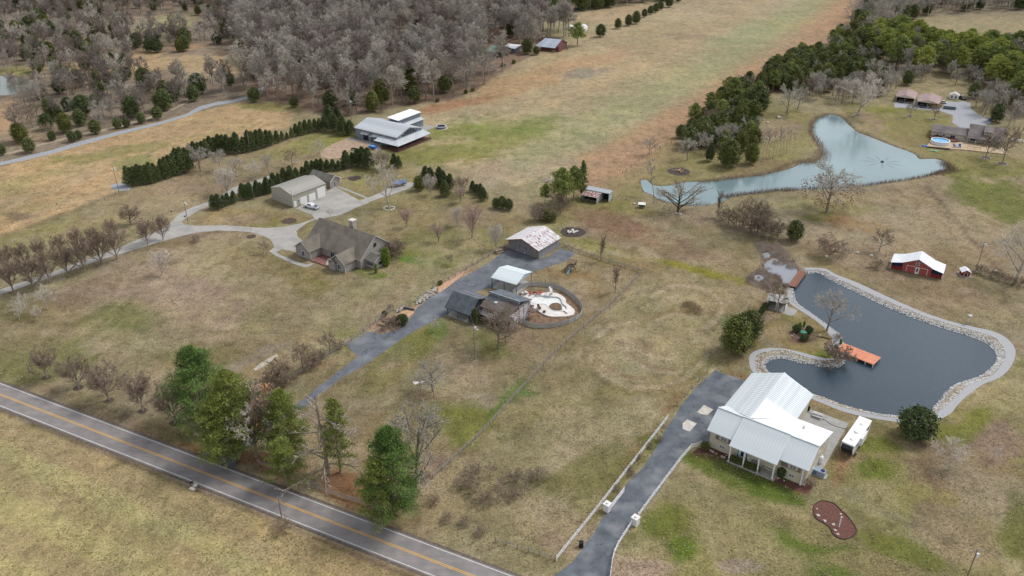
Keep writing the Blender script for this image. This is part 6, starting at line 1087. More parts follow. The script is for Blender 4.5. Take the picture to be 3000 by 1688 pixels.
for s in (.25,1.1,2.0): win(rh, QD, s, 4.4, .75, .8, bars=(0,0), name='dormer_window')
win(rh, QF, 4.6, 1.2, 1.0, 1.0, bars=(0,1)); win(rh, QF, 7.6, .3, 2.0, 2.0, bars=(1,0), name='patio_door'); win(rh, QF, 12.8, 1.2, 1.0, 1.0, bars=(0,1)); win(rh, ((14.6,1.2),(28.2,1.2)), 1.2, .6, 3.0, 1.8, bars=(2,0)); win(rh, ((14.6,1.2),(28.2,1.2)), 6.2, .6, 3.0, 1.8, bars=(2,0)); win(rh, ((14.6,1.2),(28.2,1.2)), 10.2, .6, 2.6, 1.8, bars=(2,0))
for x in (14.7,18.0,21.4,24.8,28.2): MB().box(x-.08,x+.08,-2.2,-2.04,0,2.7).build('porch_post', white_t, rh)
deck_t = M('tan_deck', '#a08c70', '#b8a488', scale=1); dp = lambda t, L_: [tuple((Matrix.Rotation(R(29),3,'Z') @ Vector((g(t,x,y,.4)[0]-184.1, g(t,x,y,.4)[1]-346.9, 0)))[:2]) for x, y in L_]
MB().prism(dp('Q', [(520,905),(570,815),(900,850),(1060,830),(1300,870),(1570,920),(1580,1005),(1230,965),(1050,945),(700,925)]), 0, .4).build('pool_deck', deck_t, rh)
MB().prism(dp('Q', [(570,800),(560,760),(700,770),(920,800),(905,850),(810,840)]), 0, .9).build('raised_deck', M('red_brown_deck','#5a3a33','#734d44'), rh)
MB().prism(dp('Q', [(520,905),(540,900),(830,925),(820,940)]), 0, .45).build('deck_skirt', M('dark_skirt','#2b2726','#3d3837'), rh)
px_, py_ = g('Q', 692, 870, 0); pl_ = thing('round_pool', (px_, py_), 0, 'round above-ground pool with bright blue water on the ranch deck', 'pool')
def ring(r0, r1, z0, z1, n=32):
    q = MB()
    for k in range(n):
        a0, a1 = 2*math.pi*k/n, 2*math.pi*(k+1)/n; q.add([(r*math.cos(a), r*math.sin(a), z) for z in (z0,z1) for r, a in ((r0,a0),(r1,a0),(r1,a1),(r0,a1))], [(3,2,1,0),(4,5,6,7),(0,1,5,4),(1,2,6,5),(2,3,7,6),(3,0,4,7)])
    return q
ring(3.5,3.65,.4,1.75).build('pool_wall', M('pool_wall_white','#c2c6cb','#dadde0'), pl_); ring(3.4,3.8,1.75,1.82).build('pool_rim', white_t, pl_); MB().lathe([(3.5,1.35),(3.5,1.5)],32).build('pool_water', M('pool_blue','#2a7fb8','#5fb0dc',scale=.8,rough=.1), pl_)
rr_ = M('mauve_brown_roof', '#8b7674', '#9c8785', scale=.4, rough=.8)
def small_carport(org, ang, w_, d, label):
    t = thing('open_garage', org, ang, label, 'garage'); xm = w_/2
    MB().slab([(-.3,0,2.55),(xm,0,3.75),(xm,d,3.75),(-.3,d,2.55)][::-1], .1).slab([(xm,0,3.75),(w_+.3,0,2.55),(w_+.3,d,2.55),(xm,d,3.75)][::-1], .1).build('roof', rr_, t)
    MB().box(.1,w_-.1,d-.3,d-.2,0,2.5).box(.1,.2,3,d-.3,0,2.5).box(w_-.2,w_-.1,3,d-.3,0,2.5).build('wall', sid, t); MB().add([(0,.1,2.5),(w_,.1,2.5),(xm,.1,3.6)], [(0,1,2)]).add([(0,.12,2.5),(w_,.12,2.5),(xm,.12,3.6)], [(2,1,0)]).build('gable_board', M('cream_board','#b9b3a3','#c8c2b2'), t)
    for x in (.1, xm, w_-.1): MB().box(x-.07,x+.07,.1,.24,0,2.5).build('post', sid, t)
    return t
small_carport((191.9,402.5), -29, 8.4, 13.5, 'left mauve-roofed open garage above the upper pond'); small_carport((198.7,393.8), -29, 9.6, 15, 'right mauve-roofed open garage above the upper pond')
x, y = g('Q', 815, 270); ws = thing('white_shed', (x, y), -29, 'small white shed with two dark windows beside the gravel yard', 'shed'); MB().gable(0,4.2,0,3.6,0,2.1,3.0,'y').build('wall', white_t, ws); MB().slab([(-.2,-.2,2.05),(2.1,-.2,3.1),(2.1,3.8,3.1),(-.2,3.8,2.05)][::-1],.08).slab([(2.1,-.2,3.1),(4.4,-.2,2.05),(4.4,3.8,2.05),(2.1,3.8,3.1)][::-1],.08).build('roof', M('pale_grey_roof','#b5b0ac','#c5c0bc'), ws)
for s in (.6, 2.4): win(ws, ((0,0),(4.2,0)), s, .5, 1.0, 1.3, bars=(0,1))
# ---- buildings in the big wood
gh = thing('green_roof_house', (-15.0,500.9), -25, 'green-roofed cabin half hidden in the big wood', 'cabin'); MB().gable(0,9.5,1,12,0,3,4.9,'x').build('wall', M('dark_cabin','#4b4a48','#5d5c5a'), gh); MB().slab([(-.5,-.5,2.9),(10,-.5,2.9),(10,6.5,5.3),(-.5,6.5,5.3)],.12).slab([(10,13,2.9),(-.5,13,2.9),(-.5,6.5,5.3),(10,6.5,5.3)],.12).build('roof', M('green_metal_roof','#5c6f66','#6f8379',scale=.3), gh); win(gh, ((0,1),(9.5,1)), 1.5, .8, 1.2, 1.3); win(gh, ((0,1),(9.5,1)), 5.5, .8, 1.2, 1.3)
wb = thing('white_roof_outbuilding', (g('Z',1165,655)[0], g('Z',1165,655)[1]), -25, 'small grey building with bright white roof beside the green-roofed cabin', 'outbuilding'); MB().box(0,8.5,0,9,0,3.0).build('wall', M('grey_cabin_wall','#5b5c66','#6e6f79'), wb); MB().slab([(-.3,-.3,3.0),(8.8,-.3,3.0),(8.8,9.3,3.4),(-.3,9.3,3.4)],.12).build('roof', roof_ww, wb); win(wb, ((0,0),(8.5,0)), 1, .8, 1.4, 1.4); win(wb, ((0,0),(8.5,0)), 4.5, .8, 1.4, 1.4)
fb = thing('far_barn', (17.7,515.1), -25, 'red-brown barn with pale blue tin roof at the far wood edge', 'barn'); MB().gable(0,12,1,14,0,3,6,'x').build('wall', M('maroon_barn','#5e3b3a','#734b49'), fb); r_ = MB().slab([(-3,-1,2.6),(10,-1,2.6),(11,7.5,6.2),(0,7.5,6.2)],.12).slab([(12.5,15,3),(-.5,15,3),(-.5,7.5,6.2),(12.5,7.5,6.2)],.12).build('roof', gal, fb); panels(r_, (-3,-1,2.64),(10,-1,2.64),(11,7.5,6.24),(0,7.5,6.24), 1.2, M('blue_tin','#8d97a8','#b4bcc9',rand=.15), seam=.03)
hw = thing('wood_house', (-71,533), -25, 'large grey-roofed house glimpsed through the big wood', 'house'); MB().gable(0,17,1,14,0,3,6.4,'x').build('wall', M('grey_wall','#76726e','#86827e'), hw); MB().slab([(-.5,0,2.9),(17.5,0,2.9),(17.5,7.5,7.4),(-.5,7.5,7.4)],.12).slab([(17.5,15,2.9),(-.5,15,2.9),(-.5,7.5,7.4),(17.5,7.5,7.4)],.12).build('roof', M('blue_grey_roof','#5d6069','#70737c',scale=.2), hw); win(hw, ((0,1),(17,1)), 2, .8, 1.4, 1.4); win(hw, ((0,1),(17,1)), 8, .8, 1.4, 1.4)
x, y = g('Z', 520, 470); si = thing('white_silo', (x, y), 0, 'narrow white silo among the grey trees', 'silo'); MB().lathe([(1.1,0),(1.1,9)],14).build('barrel', white_t, si); MB().lathe([(1.15,9),(.6,10),(.1,10.4)],14).build('dome', white_t, si)
for i, (zx, zy) in enumerate(((2022,372),(2180,372),(2175,395))):
    x, y = g('Z', zx, zy); t = thing('white_tent', (x, y), 0, ['left white rounded tent in the far pasture','right white rounded tent in the far pasture','low white bale wrap beside the right tent'][i], 'tent', 'white tents in the far pasture'); k = (1.3,1.5,1.1)[i]
    MB().lathe([(2.1*k,0),(2.1*k,1.0*k),(1.5*k,1.9*k),(.6*k,2.4*k),(.05,2.5*k)],12).build('canopy', white_t, t); MB().box(-.5,.5,-2.14*k,-2.0*k,0,1.0).build('entrance', dark_o, t)

# ------------------------------------------------------------------ fences
wood_g = wood_mat('fence_wood', '#6f6860', '#97908a', rand=.15); vinyl = M('white_vinyl', '#c9c9cb', '#dcdcde', rough=.4, scale=2)
def resample(pl, sp):
    out = [pl[0]]; need = sp
    for a, b in zip(pl, pl[1:]):
        d = math.dist(a, b); pos = 0
        while d-pos >= need: pos += need; out.append((a[0]+(b[0]-a[0])*pos/d, a[1]+(b[1]-a[1])*pos/d)); need = sp
        need -= d-pos
    if math.dist(out[-1], pl[-1]) > sp*.4: out.append(pl[-1])
    return out
def fence(name, pl, label, sp=2.5, h=1.25, zs=(.35,.72,1.08), mat=None, pw=.14, rw=(.05,.13), cap=False, wire=False, cat='fence', group=None):
    mat = mat or wood_g; P = resample(pl, sp); o = P[0]; e = empty(name, o, 0, label, cat, group)
    b = MB().box(-pw/2,pw/2,-pw/2,pw/2,0,h)
    if cap: b.add([(-pw*.7,-pw*.7,h),(pw*.7,-pw*.7,h),(pw*.7,pw*.7,h),(-pw*.7,pw*.7,h),(0,0,h+.09)], [(3,2,1,0),(0,1,4),(1,2,4),(2,3,4),(3,0,4)])
    pm = b.mesh('post', mat)
    for i, p in enumerate(P):
        q = link('post', pm, e, (p[0]-o[0], p[1]-o[1], 0)); 
        if i < len(P)-1: q.rotation_euler[2] = math.atan2(P[i+1][1]-p[1], P[i+1][0]-p[0])
    rm = MB().box(0, 1, -rw[0]/2, rw[0]/2, -rw[1]/2, rw[1]/2).mesh('rail', mat)
    for a, c in zip(P, P[1:]):
        L_ = math.dist(a, c)
        for z in zs:
            q = link('wire' if wire else 'rail', rm, e, (a[0]-o[0], a[1]-o[1], z+(0 if wire or cap else random.uniform(-.03,.03)))); q.scale = (L_, 1, 1); q.rotation_euler[2] = math.atan2(c[1]-a[1], c[0]-a[0])
    return e
fence('rail_fence', gl('i',[(690,715),(870,545),(1050,385),(1230,185),(1380,20)])+gl('e',[(1500,1330),(1600,1222),(1800,1045),(2000,880),(2130,750),(2262,612)]), 'long weathered rail fence crossing the middle lawns from the road shrubs to the paddock corner', sp=3.0)
fence('rail_fence', gl('e',[(2262,606),(2140,565),(2000,528),(1900,492),(1800,462),(1720,430),(1645,405)]), 'weathered rail fence from the old barn corner to the paddock corner', sp=2.8)
fence('rail_fence', gl('X',[(1040,545),(1180,470),(1320,385),(1490,268),(1640,180),(1760,120)])+gl('e',[(60,1135),(200,1030),(320,945),(410,880)]), 'weathered rail fence along the left side of the lower centre driveway', sp=2.6)
fence('rail_fence', gl('e',[(760,690),(860,640),(960,575),(1060,515),(1170,450),(1232,412)]), 'weathered rail fence between the back lawn and the old barn drive', sp=2.8)
fence('rail_fence', gl('X',[(236,1012),(325,1072)]), 'short pale rail fence at the driveway entrance under the dark pine', sp=1.5, mat=M('pale_fence','#a39c90','#bdb6aa')); fence('rail_fence', gl('X',[(345,960),(240,1000)]), 'short dark rail fence returning from the driveway entrance', sp=2)
fence('rail_fence', gl('h',[(1950,600),(2250,735),(2410,795),(2574,862)])+gl('i',[(120,890),(260,945),(380,1000)]), 'weathered rail fence along the public road beneath the pines', sp=2.6)
fence('wire_fence', gl('i',[(1165,1190),(1300,1232),(1460,1278),(1600,1330)]), 'grey wire and post fence stub near the road end of the white fence', sp=2.2, zs=(.2,.45,.7,.95,1.15), rw=(.03,.03), wire=True, pw=.16)
def wf(pl, label, sp=5): return fence('wire_fence', pl, label, sp=sp, h=1.3, zs=(.5,1.1), rw=(.03,.03), wire=True, pw=.16)
wf(gl('f',[(950,392),(1000,430),(1330,455),(1530,492),(1800,525),(2060,570),(2200,612),(2400,670),(2574,722)]), 'wire fence behind the red barn dividing the right pastures'); wf(gl('b',[(2120,1310),(2300,1180),(2400,1120),(2500,1080)]), 'wire fence between the orange field and the pond lawn', 4)
wf(gl('Y',[(790,660),(860,662),(960,665),(1180,700),(1330,765)]), 'wire fence from the livestock shed to the fan-shaped tree'); wf(gl('Y',[(1410,800),(1700,860),(1950,930),(2200,1030),(2500,1060)]), 'wire fence along the foot of the thicket between the ponds')
wf(gl('V',[(-100,700),(0,668),(90,630),(170,598),(260,560)]), 'wire fence at the lower end of the left hay field'); wf(gl('b',[(1180,150),(1500,110),(1660,150),(1800,170),(1930,188),(2040,205)]), 'far wire fence across the pasture beyond the air strip'); wf(gl('b',[(2000,285),(1900,295),(1830,320)]), 'short far wire fence by the single cedar'); wf(gl('A',[(-60,500),(90,330),(270,150),(290,90)]), 'wire fence beside the white house parking', 4)
fence('field_gate', gl('a',[(1155,918),(1222,905)]), 'old timber farm gate beside the gravel lane', sp=2, cat='gate')
fence('white_fence', gl('i',[(1622,1335),(1900,990),(2180,630),(2460,268)]), 'long white vinyl fence on the left of the white house driveway', sp=2.5, h=1.45, zs=(.45,.85,1.25), mat=vinyl, pw=.15, cap=True, rw=(.05,.15))
fence('white_fence', gl('i',[(2022,1500),(2030,1449),(2047,1310),(2090,1215),(2140,1140),(2183,1072)]), 'curved white vinyl fence from the road to the right gate pillar', sp=2.2, h=1.45, zs=(.45,.85,1.25), mat=vinyl, pw=.15, cap=True, rw=(.05,.15))
fence('white_fence', gl('i',[(2236,1010),(2400,790),(2560,578)])+gl('A',[(0,1085),(60,975),(115,950),(235,925)]), 'white vinyl fence on the right of the driveway ending at the house bed', sp=2.5, h=1.45, zs=(.45,.85,1.25), mat=vinyl, pw=.15, cap=True, rw=(.05,.15))
for (xx, yy), lb in (((2003,955),'left white gate pillar with flat cap beside the driveway'),((2215,1058),'right white gate pillar with flat cap beside the driveway')):
    t = empty('gate_pillar', g('i',xx,yy), R(-40), lb, 'pillar', 'white gate pillars'); MB().box(-.58,.58,-.58,.58,0,1.75).build('shaft', M('pillar_white','#c6c4c2','#d8d6d4'), t); MB().box(-.68,.68,-.68,.68,1.75,1.9).build('cap', white_t, t); MB().box(-.2,.2,-.2,.2,1.92,2.15).build('cap_light', white_t, t)
a, c = g('i',2030,945), g('i',2132,815); L_ = math.dist(a, c); t = empty('driveway_gate', a, math.atan2(c[1]-a[1], c[0]-a[0]), 'open white barred gate beside the driveway', 'gate'); q = MB()
for z in (.2,1.3): q.beam((0,0,z),(L_,0,z),.06,.08)
q.box(-.04,.04,-.04,.04,.2,1.34).box(L_-.04,L_+.04,-.04,.04,.2,1.34); q.build('gate_frame', vinyl, t)
for k in range(4): MB().beam((.0,0,.42+.22*k),(L_,0,.42+.22*k),.04,.04).build('rail', vinyl, t)
MB().beam((.05,.0,.25),(L_-.05,.0,1.25),.04,.05).build('brace', vinyl, t)
# picket fence round the pool: panels of separate pickets joined per panel
pk = wood_mat('picket_wood', '#8a8a8a', '#aeb0b1', rand=.1); PF = resample(catmull(gl('B',[(915,952),(990,900),(1080,868),(1180,865),(1290,872),(1380,890),(1450,925),(1530,975),(1600,1040),(1645,1100),(1650,1150),(1625,1200),(1560,1240),(1480,1275),(1400,1295),(1340,1306),(1240,1312),(1140,1310),(1070,1290),(1010,1255),(985,1240)]), 4), 2.4); o = PF[0]
t = empty('picket_fence', o, 0, 'curved weathered picket fence round the swimming pool', 'fence'); pm = MB().box(-.06,.06,-.06,.06,0,1.5).mesh('post', pk)
for a, c in zip(PF, PF[1:]):
    link('post', pm, t, (a[0]-o[0], a[1]-o[1], 0)); d = math.dist(a, c); q = MB(); n = int(d/.17)
    for k in range(n): h = 1.5+random.uniform(-.03,.03); q.box(.03+k*d/n, .03+k*d/n+.125, -.03, 0, .06, h)
    q.box(0,d,0,.05,.35,.45).box(0,d,0,.05,1.1,1.2); p_ = q.build('picket_panel', pk, t, loc=(a[0]-o[0], a[1]-o[1], 0)); p_.rotation_euler[2] = math.atan2(c[1]-a[1], c[0]-a[0])
# ------------------------------------------------------------------ pool yard
sheet('pool_yard_soil', gl('B',[(1000,960),(1090,905),(1290,895),(1440,930),(1520,985),(1620,1080),(1635,1140),(1600,1190),(1470,1240),(1340,1270),(1150,1275),(1080,1250),(1075,1100)]), .03, M('yard_soil', '#5d4a3c', '#83684f', scale=.9, detail=8))
def with_hole(outer, inner, z, zlow, mat, name, parent=None):
    bm = bmesh.new(); lo_ = []
    for loop in (outer, inner):
        vs = [bm.verts.new((x,y,z)) for x,y in loop]; [bm.edges.new((vs[i], vs[(i+1)%len(vs)])) for i in range(len(vs))]; lo_.append(vs)
    bmesh.ops.triangle_fill(bm, edges=bm.edges[:], use_beauty=True)
    for vs in lo_:
        ws_ = [bm.verts.new((v.co.x, v.co.y, zlow)) for v in vs]
        for i in range(len(vs)): bm.faces.new((vs[i], vs[(i+1)%len(vs)], ws_[(i+1)%len(vs)], ws_[i]))
    bmesh.ops.recalc_face_normals(bm, faces=bm.faces[:]); me = bpy.data.meshes.new(name); bm.to_mesh(me); bm.free(); me.materials.append(mat); return link(name, me, parent)
deckp = catmull(gl('B',[(1000,985),(1020,965),(1100,940),(1200,938),(1270,930),(1340,930),(1420,955),(1475,1000),(1482,1040),(1530,1080),(1570,1120),(1562,1160),(1510,1180),(1440,1186),(1330,1186),(1260,1170),(1210,1145),(1170,1120),(1075,1098),(1080,1050),(1120,1020)], .35), 3, True)
poolp = catmull(gl('B',[(1100,1012),(1125,985),(1180,966),(1260,968),(1330,976),(1395,982),(1428,1010),(1440,1050),(1478,1080),(1480,1108),(1450,1130),(1400,1128),(1350,1125),(1312,1108),(1290,1080),(1250,1052),(1180,1052),(1120,1042)], .35), 3, True)
ox_, oy_ = g('B',1300,1050,.3); sh = lambda L_: [(x-ox_, y-oy_) for x, y in L_]; pt_ = empty('swimming_pool', (ox_,oy_), 0, 'kidney-shaped empty white swimming pool with brown puddle inside the picket fence', 'pool')
pdk = M('pool_deck_concrete', '#c2bbb5', '#d4cec9', scale=.5, detail=8); shell = M('pool_shell', '#c6c9c6', '#dadcd9', scale=.6, rough=.6)
with_hole(sh(deckp), sh(poolp), .38, .0, pdk, 'pool_surround', pt_)
b = MB(); b.poly([(x,y,.06) for x,y in sh(offset(poolp,.05))]); b.build('pool_floor', shell, pt_)
with_hole(sh(offset(poolp,.28)), sh(offset(poolp,-.04)), .43, .3, M('coping','#a9aeb0','#c0c5c6'), 'coping', pt_)
pw_ = catmull(gl('B',[(1297,1075),(1330,1048),(1380,1040),(1420,1055),(1436,1090),(1434,1116),(1390,1125),(1340,1118),(1308,1100)], .1), 3, True); MB().poly([(x,y,.12) for x,y in sh(pw_)]).build('puddle', M('brown_water','#4d3a26','#6b5334',scale=.7,rough=.15), pt_)
x, y = g('B',1300,965,.4); t = empty('pool_slide', (x,y,.38), 0, 'tall curved white water slide at the back of the pool', 'slide'); q = MB(); P_ = [g('B',1297,880,2.6),g('B',1312,885,2.5),g('B',1322,910,2.0),g('B',1325,935,1.5),g('B',1318,955,1.0),g('B',1300,972,.6)]; zz = (2.2,2.1,1.65,1.15,.65,.2)
for i in range(5):
    a, c = P_[i], P_[i+1]; d = Vector((c[0]-a[0], c[1]-a[1])).normalized(); n_ = (-d.y*.42, d.x*.42)
    V = [(a[0]-x+s*n_[0], a[1]-y+s*n_[1], zz[i]+(.28 if abs(s)>1 else 0)) for s in (-1.2,-.8,.8,1.2)]+[(c[0]-x+s*n_[0], c[1]-y+s*n_[1], zz[i+1]+(.28 if abs(s)>1 else 0)) for s in (-1.2,-.8,.8,1.2)]; q.add(V+[(a_,b_,c_-.07) for a_,b_,c_ in V], [(0,1,5,4),(1,2,6,5),(2,3,7,6),(8,12,13,9),(9,13,14,10),(10,14,15,11),(0,4,12,8),(3,11,15,7)])
q.build('chute', white_t, t); q = MB(); a = (P_[0][0]-x, P_[0][1]-y)
for s in (-.25,.25): q.bar((a[0]-.9+s,a[1],0),(a[0]+s,a[1],2.15),.035)
for k in range(6): q.bar((a[0]-.9+.14*k-.25,a[1],.3+.33*k),(a[0]-.9+.14*k+.25,a[1],.3+.33*k),.025)
q.build('ladder', M('steel_tube','#9a9da0','#b5b8bb',metal=.4,rough=.4), t)
a = g('B',1440,1112,.4); t = empty('diving_board', (a[0],a[1],.4), math.atan2(*(lambda p,q_:(q_[1]-p[1],q_[0]-p[0]))(g('B',1435,1108,.6),g('B',1490,1148,.6))), 'white diving board on the near pool edge', 'board'); MB().box(0,2.6,-.28,.28,.32,.38).build('plank', white_t, t); MB().box(1.6,2.2,-.2,.2,.0,.32).build('stand', white_t, t)
def chair(xb, yb, mats, label, rz, tt='B', cat='chair', lounger=False, z=.38, s=1.0):
    t = empty('pool_lounger' if lounger else 'patio_chair', (*g(tt,xb,yb,z), z), R(rz), label, cat); t.scale = (s,s,s); L_ = 1.35 if lounger else .62
    MB().box(-.32,.32,0,L_,.36,.48).build('seat', mats, t); MB().add([(-.32,L_,.42),(.32,L_,.42),(.32,L_+.35,1.05),(-.32,L_+.35,1.05),(-.32,L_+.1,.40),(.32,L_+.1,.40),(.32,L_+.45,1.0),(-.32,L_+.45,1.0)], [(0,1,2,3),(7,6,5,4),(0,4,5,1),(1,5,6,2),(2,6,7,3),(3,7,4,0)]).build('backrest', mats, t)
    for sx in (-.28,.28):
        MB().box(sx-.04,sx+.04,-.02,L_,.60,.66).build('armrest', mats, t)
        for yy in (.04,L_-.08): MB().box(sx-.03,sx+.03,yy,yy+.06,0,.6).build('leg', mats, t)
    return t
orange = M('orange_cushion','#b3402c','#d0573c',scale=3); brn_f = M('brown_wicker','#4b3a36','#665149')
chair(1098,950,orange,'left orange cushioned patio chair by the pool',-160); chair(1180,945,orange,'middle orange cushioned patio chair by the pool',-200); chair(1207,940,orange,'right orange cushioned patio chair by the pool',-170)
t = empty('side_table', (*g('B',1140,945,.38),.38), 0, 'black square side table between the orange chairs', 'table'); MB().box(-.4,.4,-.4,.4,.4,.46).build('table_top', dark_o, t)
for sx in (-.34,.34):
    for sy in (-.34,.34): MB().box(sx-.03,sx+.03,sy-.03,sy+.03,0,.4).build('leg', dark_o, t)
t = empty('patio_grill', (*g('B',1045,955,.38),.38), 0, 'white covered barbecue with side shelves left of the orange chairs', 'grill'); MB().box(-.35,.35,-.25,.25,0,.8).build('cart', M('grill_grey','#8c8f92','#a5a8ab'), t); MB().lathe([(.42,.8),(.4,1.0),(.25,1.2),(.05,1.25)],12).build('hood', white_t, t); MB().box(-.85,-.4,-.22,.22,.78,.83).box(.4,.85,-.22,.22,.78,.83).build('shelf', white_t, t)
for k in range(5): tag(MB().rock((0,0,.2),.45).build('garden_rock', M('pale_rock','#9a938a','#bdb6ac',scale=3), loc=(*g('B',1015+7*(k%3),975-9*k,.1),.1)), ['lowest','second','third','fourth','highest'][k]+' pale rock stacked at the deck corner beside the barbecue', 'rock', 'rocks at the pool corner')
chair(1205,1118,brn_f,'brown wooden lounger on the near side of the pool deck',20,lounger=True,cat='lounger'); chair(1100,1085,brn_f,'brown bench under the landing at the pool corner',200); chair(1130,1080,brn_f,'brown chair beside the bench at the pool corner',150)
t = empty('fire_bowl', (*g('B',1248,1142,.38),.38), 0, 'small dark fire bowl on the near pool deck', 'fire bowl'); MB().lathe([(.15,0),(.2,.2),(.42,.35),(.45,.4)],12).build('bowl', dark_o, t); MB().lathe([(.3,0),(.22,.08)],10).build('foot', dark_o, t)
# ------------------------------------------------------------------ play set, tables, shelters
x, y = g('B',1540,690); tmb = wood_mat('playset_timber','#6d5b4d','#95816f'); t = empty('play_set', (x,y), R(-25), 'wooden play set with a blue slide and swing beam beside the old barn drive', 'play set')
for sx in (-1,1):
    for sy in (-1,1): MB().box(sx-.07,sx+.07,sy-.07,sy+.07,0,3.0).build('post', tmb, t)
MB().box(-1.1,1.1,-1.1,1.1,1.4,1.5).build('platform', tmb, t); MB().slab([(-1.3,-1.3,2.8),(1.3,-1.3,2.8),(1.3,0,3.7),(-1.3,0,3.7)],.08).slab([(1.3,1.3,2.8),(-1.3,1.3,2.8),(-1.3,0,3.7),(1.3,0,3.7)],.08).build('roof', tmb, t)
for sy in (-1,1): MB().box(-1,1,sy-.03,sy+.03,1.5,2.2).build('side_panel', tmb, t)
MB().slab([(-.35,-3.6,.15),(.35,-3.6,.15),(.35,-1.05,1.55),(-.35,-1.05,1.55)],.05).box(-.4,-.34,-3.6,-3.5,.1,.3).build('slide', M('blue_slide','#6f8c9a','#8aa4b0',rough=.4), t); sr = MB()
for sx in (-.38,.38): sr.beam((sx,-3.6,.28),(sx,-1.05,1.68),.06,.16)
sr.build('slide_rim', M('dark_blue_rim','#32506b','#42627d'), t)
MB().beam((1,0,2.9),(5.2,1.6,2.9),.14,.16).build('swing_beam', tmb, t)
for s in (-1.0,1.0): MB().beam((5.2+s*.35,1.6+s*1.2,0),(5.2,1.6,2.9),.1,.1).build('swing_leg', tmb, t)
for k in (.35,.65): MB().bar((1+4.2*k-.2,1.6*k,2.85),(1+4.2*k-.2,1.6*k,.55),.015).bar((1+4.2*k+.2,1.6*k,2.85),(1+4.2*k+.2,1.6*k,.55),.015).box(1+4.2*k-.25,1+4.2*k+.25,1.6*k-.12,1.6*k+.12,.5,.55).build('swing', M('green_plastic','#3f6b46','#4f7d57'), t)
for sx in (-1.9,-2.1,1.9): MB().beam((sx,-.9,0),(sx*.5,-.6,1.6),.08,.3).build('climbing_board', tmb, t)
def picnic(tt, xb, yb, rz, label, mat, s=1.0):
    t = empty('picnic_table', g(tt,xb,yb), R(rz), label, 'table'); t.scale = (s,s,s)
    for k in range(4): MB().box(-.95,.95,-.38+.2*k,-.38+.2*k+.18,.72,.76).build('plank', mat, t)
    for sy in (-.85,.62): MB().box(-.95,.95,sy,sy+.24,.42,.46).build('bench', mat, t)
    for sx in (-.7,.7):
        for s_ in (-1,1): MB().beam((sx,.7*s_,0),(sx,.25*s_,.72),.06,.1).build('leg', mat, t)
        MB().box(sx-.03,sx+.03,-.8,.8,.34,.42).build('cross_bar', mat, t)
picnic('B',765,508,35,'lower of the two brown picnic tables left of the old barn',M('table_wood','#7b6a5c','#98877a'),1.35); picnic('B',820,466,35,'upper of the two brown picnic tables left of the old barn',MATS['table_wood'],1.35)
picnic('A',1432,618,-35,'grey picnic bench on the white house patio',M('pale_table','#a3a3a6','#c3c3c5'),1.15)
x, y = g('Y',1062,735); t = empty('hutch', (x,y), R(-12), 'small raised hutch with white roof on the pond-side lawn', 'hutch'); MB().box(-1.1,1.1,-.6,.6,.5,1.4).build('box', M('hutch_dark','#34363a','#4a4c50'), t); MB().slab([(-1.3,-.9,1.45),(1.3,-.9,1.45),(1.3,.8,1.7),(-1.3,.8,1.7)],.06).build('roof', white_t, t)
for sx in (-1,1):
    for sy in (-.5,.5): MB().box(sx-.06,sx+.06,sy-.06,sy+.06,0,.5).build('leg', M('hutch_leg','#8d8471','#a69d8a'), t)
# ------------------------------------------------------------------ poles and wires
pole_m = M('pole_wood','#6d635a','#8d8379',scale=1.5,stretch=(4,4,.3)); wire_m = M('wire','#5b5b5b','#6d6d6d')
TOPS = []
def pole(tt, xb, yb, yt, label, r=.14, kind='lamp', cat='pole'):
    x, y = g(tt,xb,yb); H = zat(tt,yt,y); t = empty('utility_pole', (x,y), 0, label, cat); MB().bar((0,0,0),(0,0,H),r,r*.7,n=8).build('shaft', pole_m, t)
    if kind == 'lamp': MB().lathe([(.12,H-1.0),(.33,H-1.3),(.36,H-.75),(.2,H-.6)],10,c=(.3,-.1)).build('transformer', M('transformer_grey','#a9acae','#c3c6c8'), t); MB().beam((0,0,H-1.6),(.9,-.3,H-1.3),.05,.05).build('lamp_arm', MATS['transformer_grey'], t); MB().lathe([(.14,H-1.45),(.22,H-1.3),(.1,H-1.2)],8,c=(.95,-.32)).build('lamp_head', white_t, t)
    if kind == 'cross': MB().box(-1.1,1.1,-.06,.06,H-.7,H-.58).build('crossarm', pole_m, t); [MB().lathe([(.05,H-.58),(.09,H-.5),(.06,H-.38)],8,c=(k,0)).build('insulator', white_t, t) for k in (-1,0,1)]; MB().lathe([(.25,H-1.9),(.28,H-1.1)],10,c=(.35,0)).build('transformer', white_t, t)
    TOPS.append((x,y,H)); return t
pole('V',811,886,668,'wooden light pole with white lamp at the driveway bend'); pole('S',1768,1010,545,'tall wooden pole with transformer in front of the dark house'); pole('W',330,418,170,'wooden pole with lamp at the edge of the big wood')
pole('V',160,600,345,'leaning wooden pole at the left gravel patch'); pole('V',1395,215,-10,'wooden pole standing in the long evergreen hedge',kind=''); pole('V',1428,658,505,'thin green-grey pole in front of the garage evergreens',r=.09,kind=''); pole('V',1802,752,572,'thin pale pole at the corner of the tan garage',r=.08,kind='')
pole('R',1385,690,262,'wooden pole with white lamp between the red hut and the creek'); pole('j',2128,1500,1245,'wooden pole with crossarm and insulators in the lower right corner',kind='cross'); pole('h',2126,1015,855,'old pole in brush on the field side of the public road',kind=''); plant('bush0','h',2130,1110,1010,'low brown bush around the old roadside pole'); pole('W',1302,420,300,'thin pole on the lawn beside the metal house',r=.05,kind='')
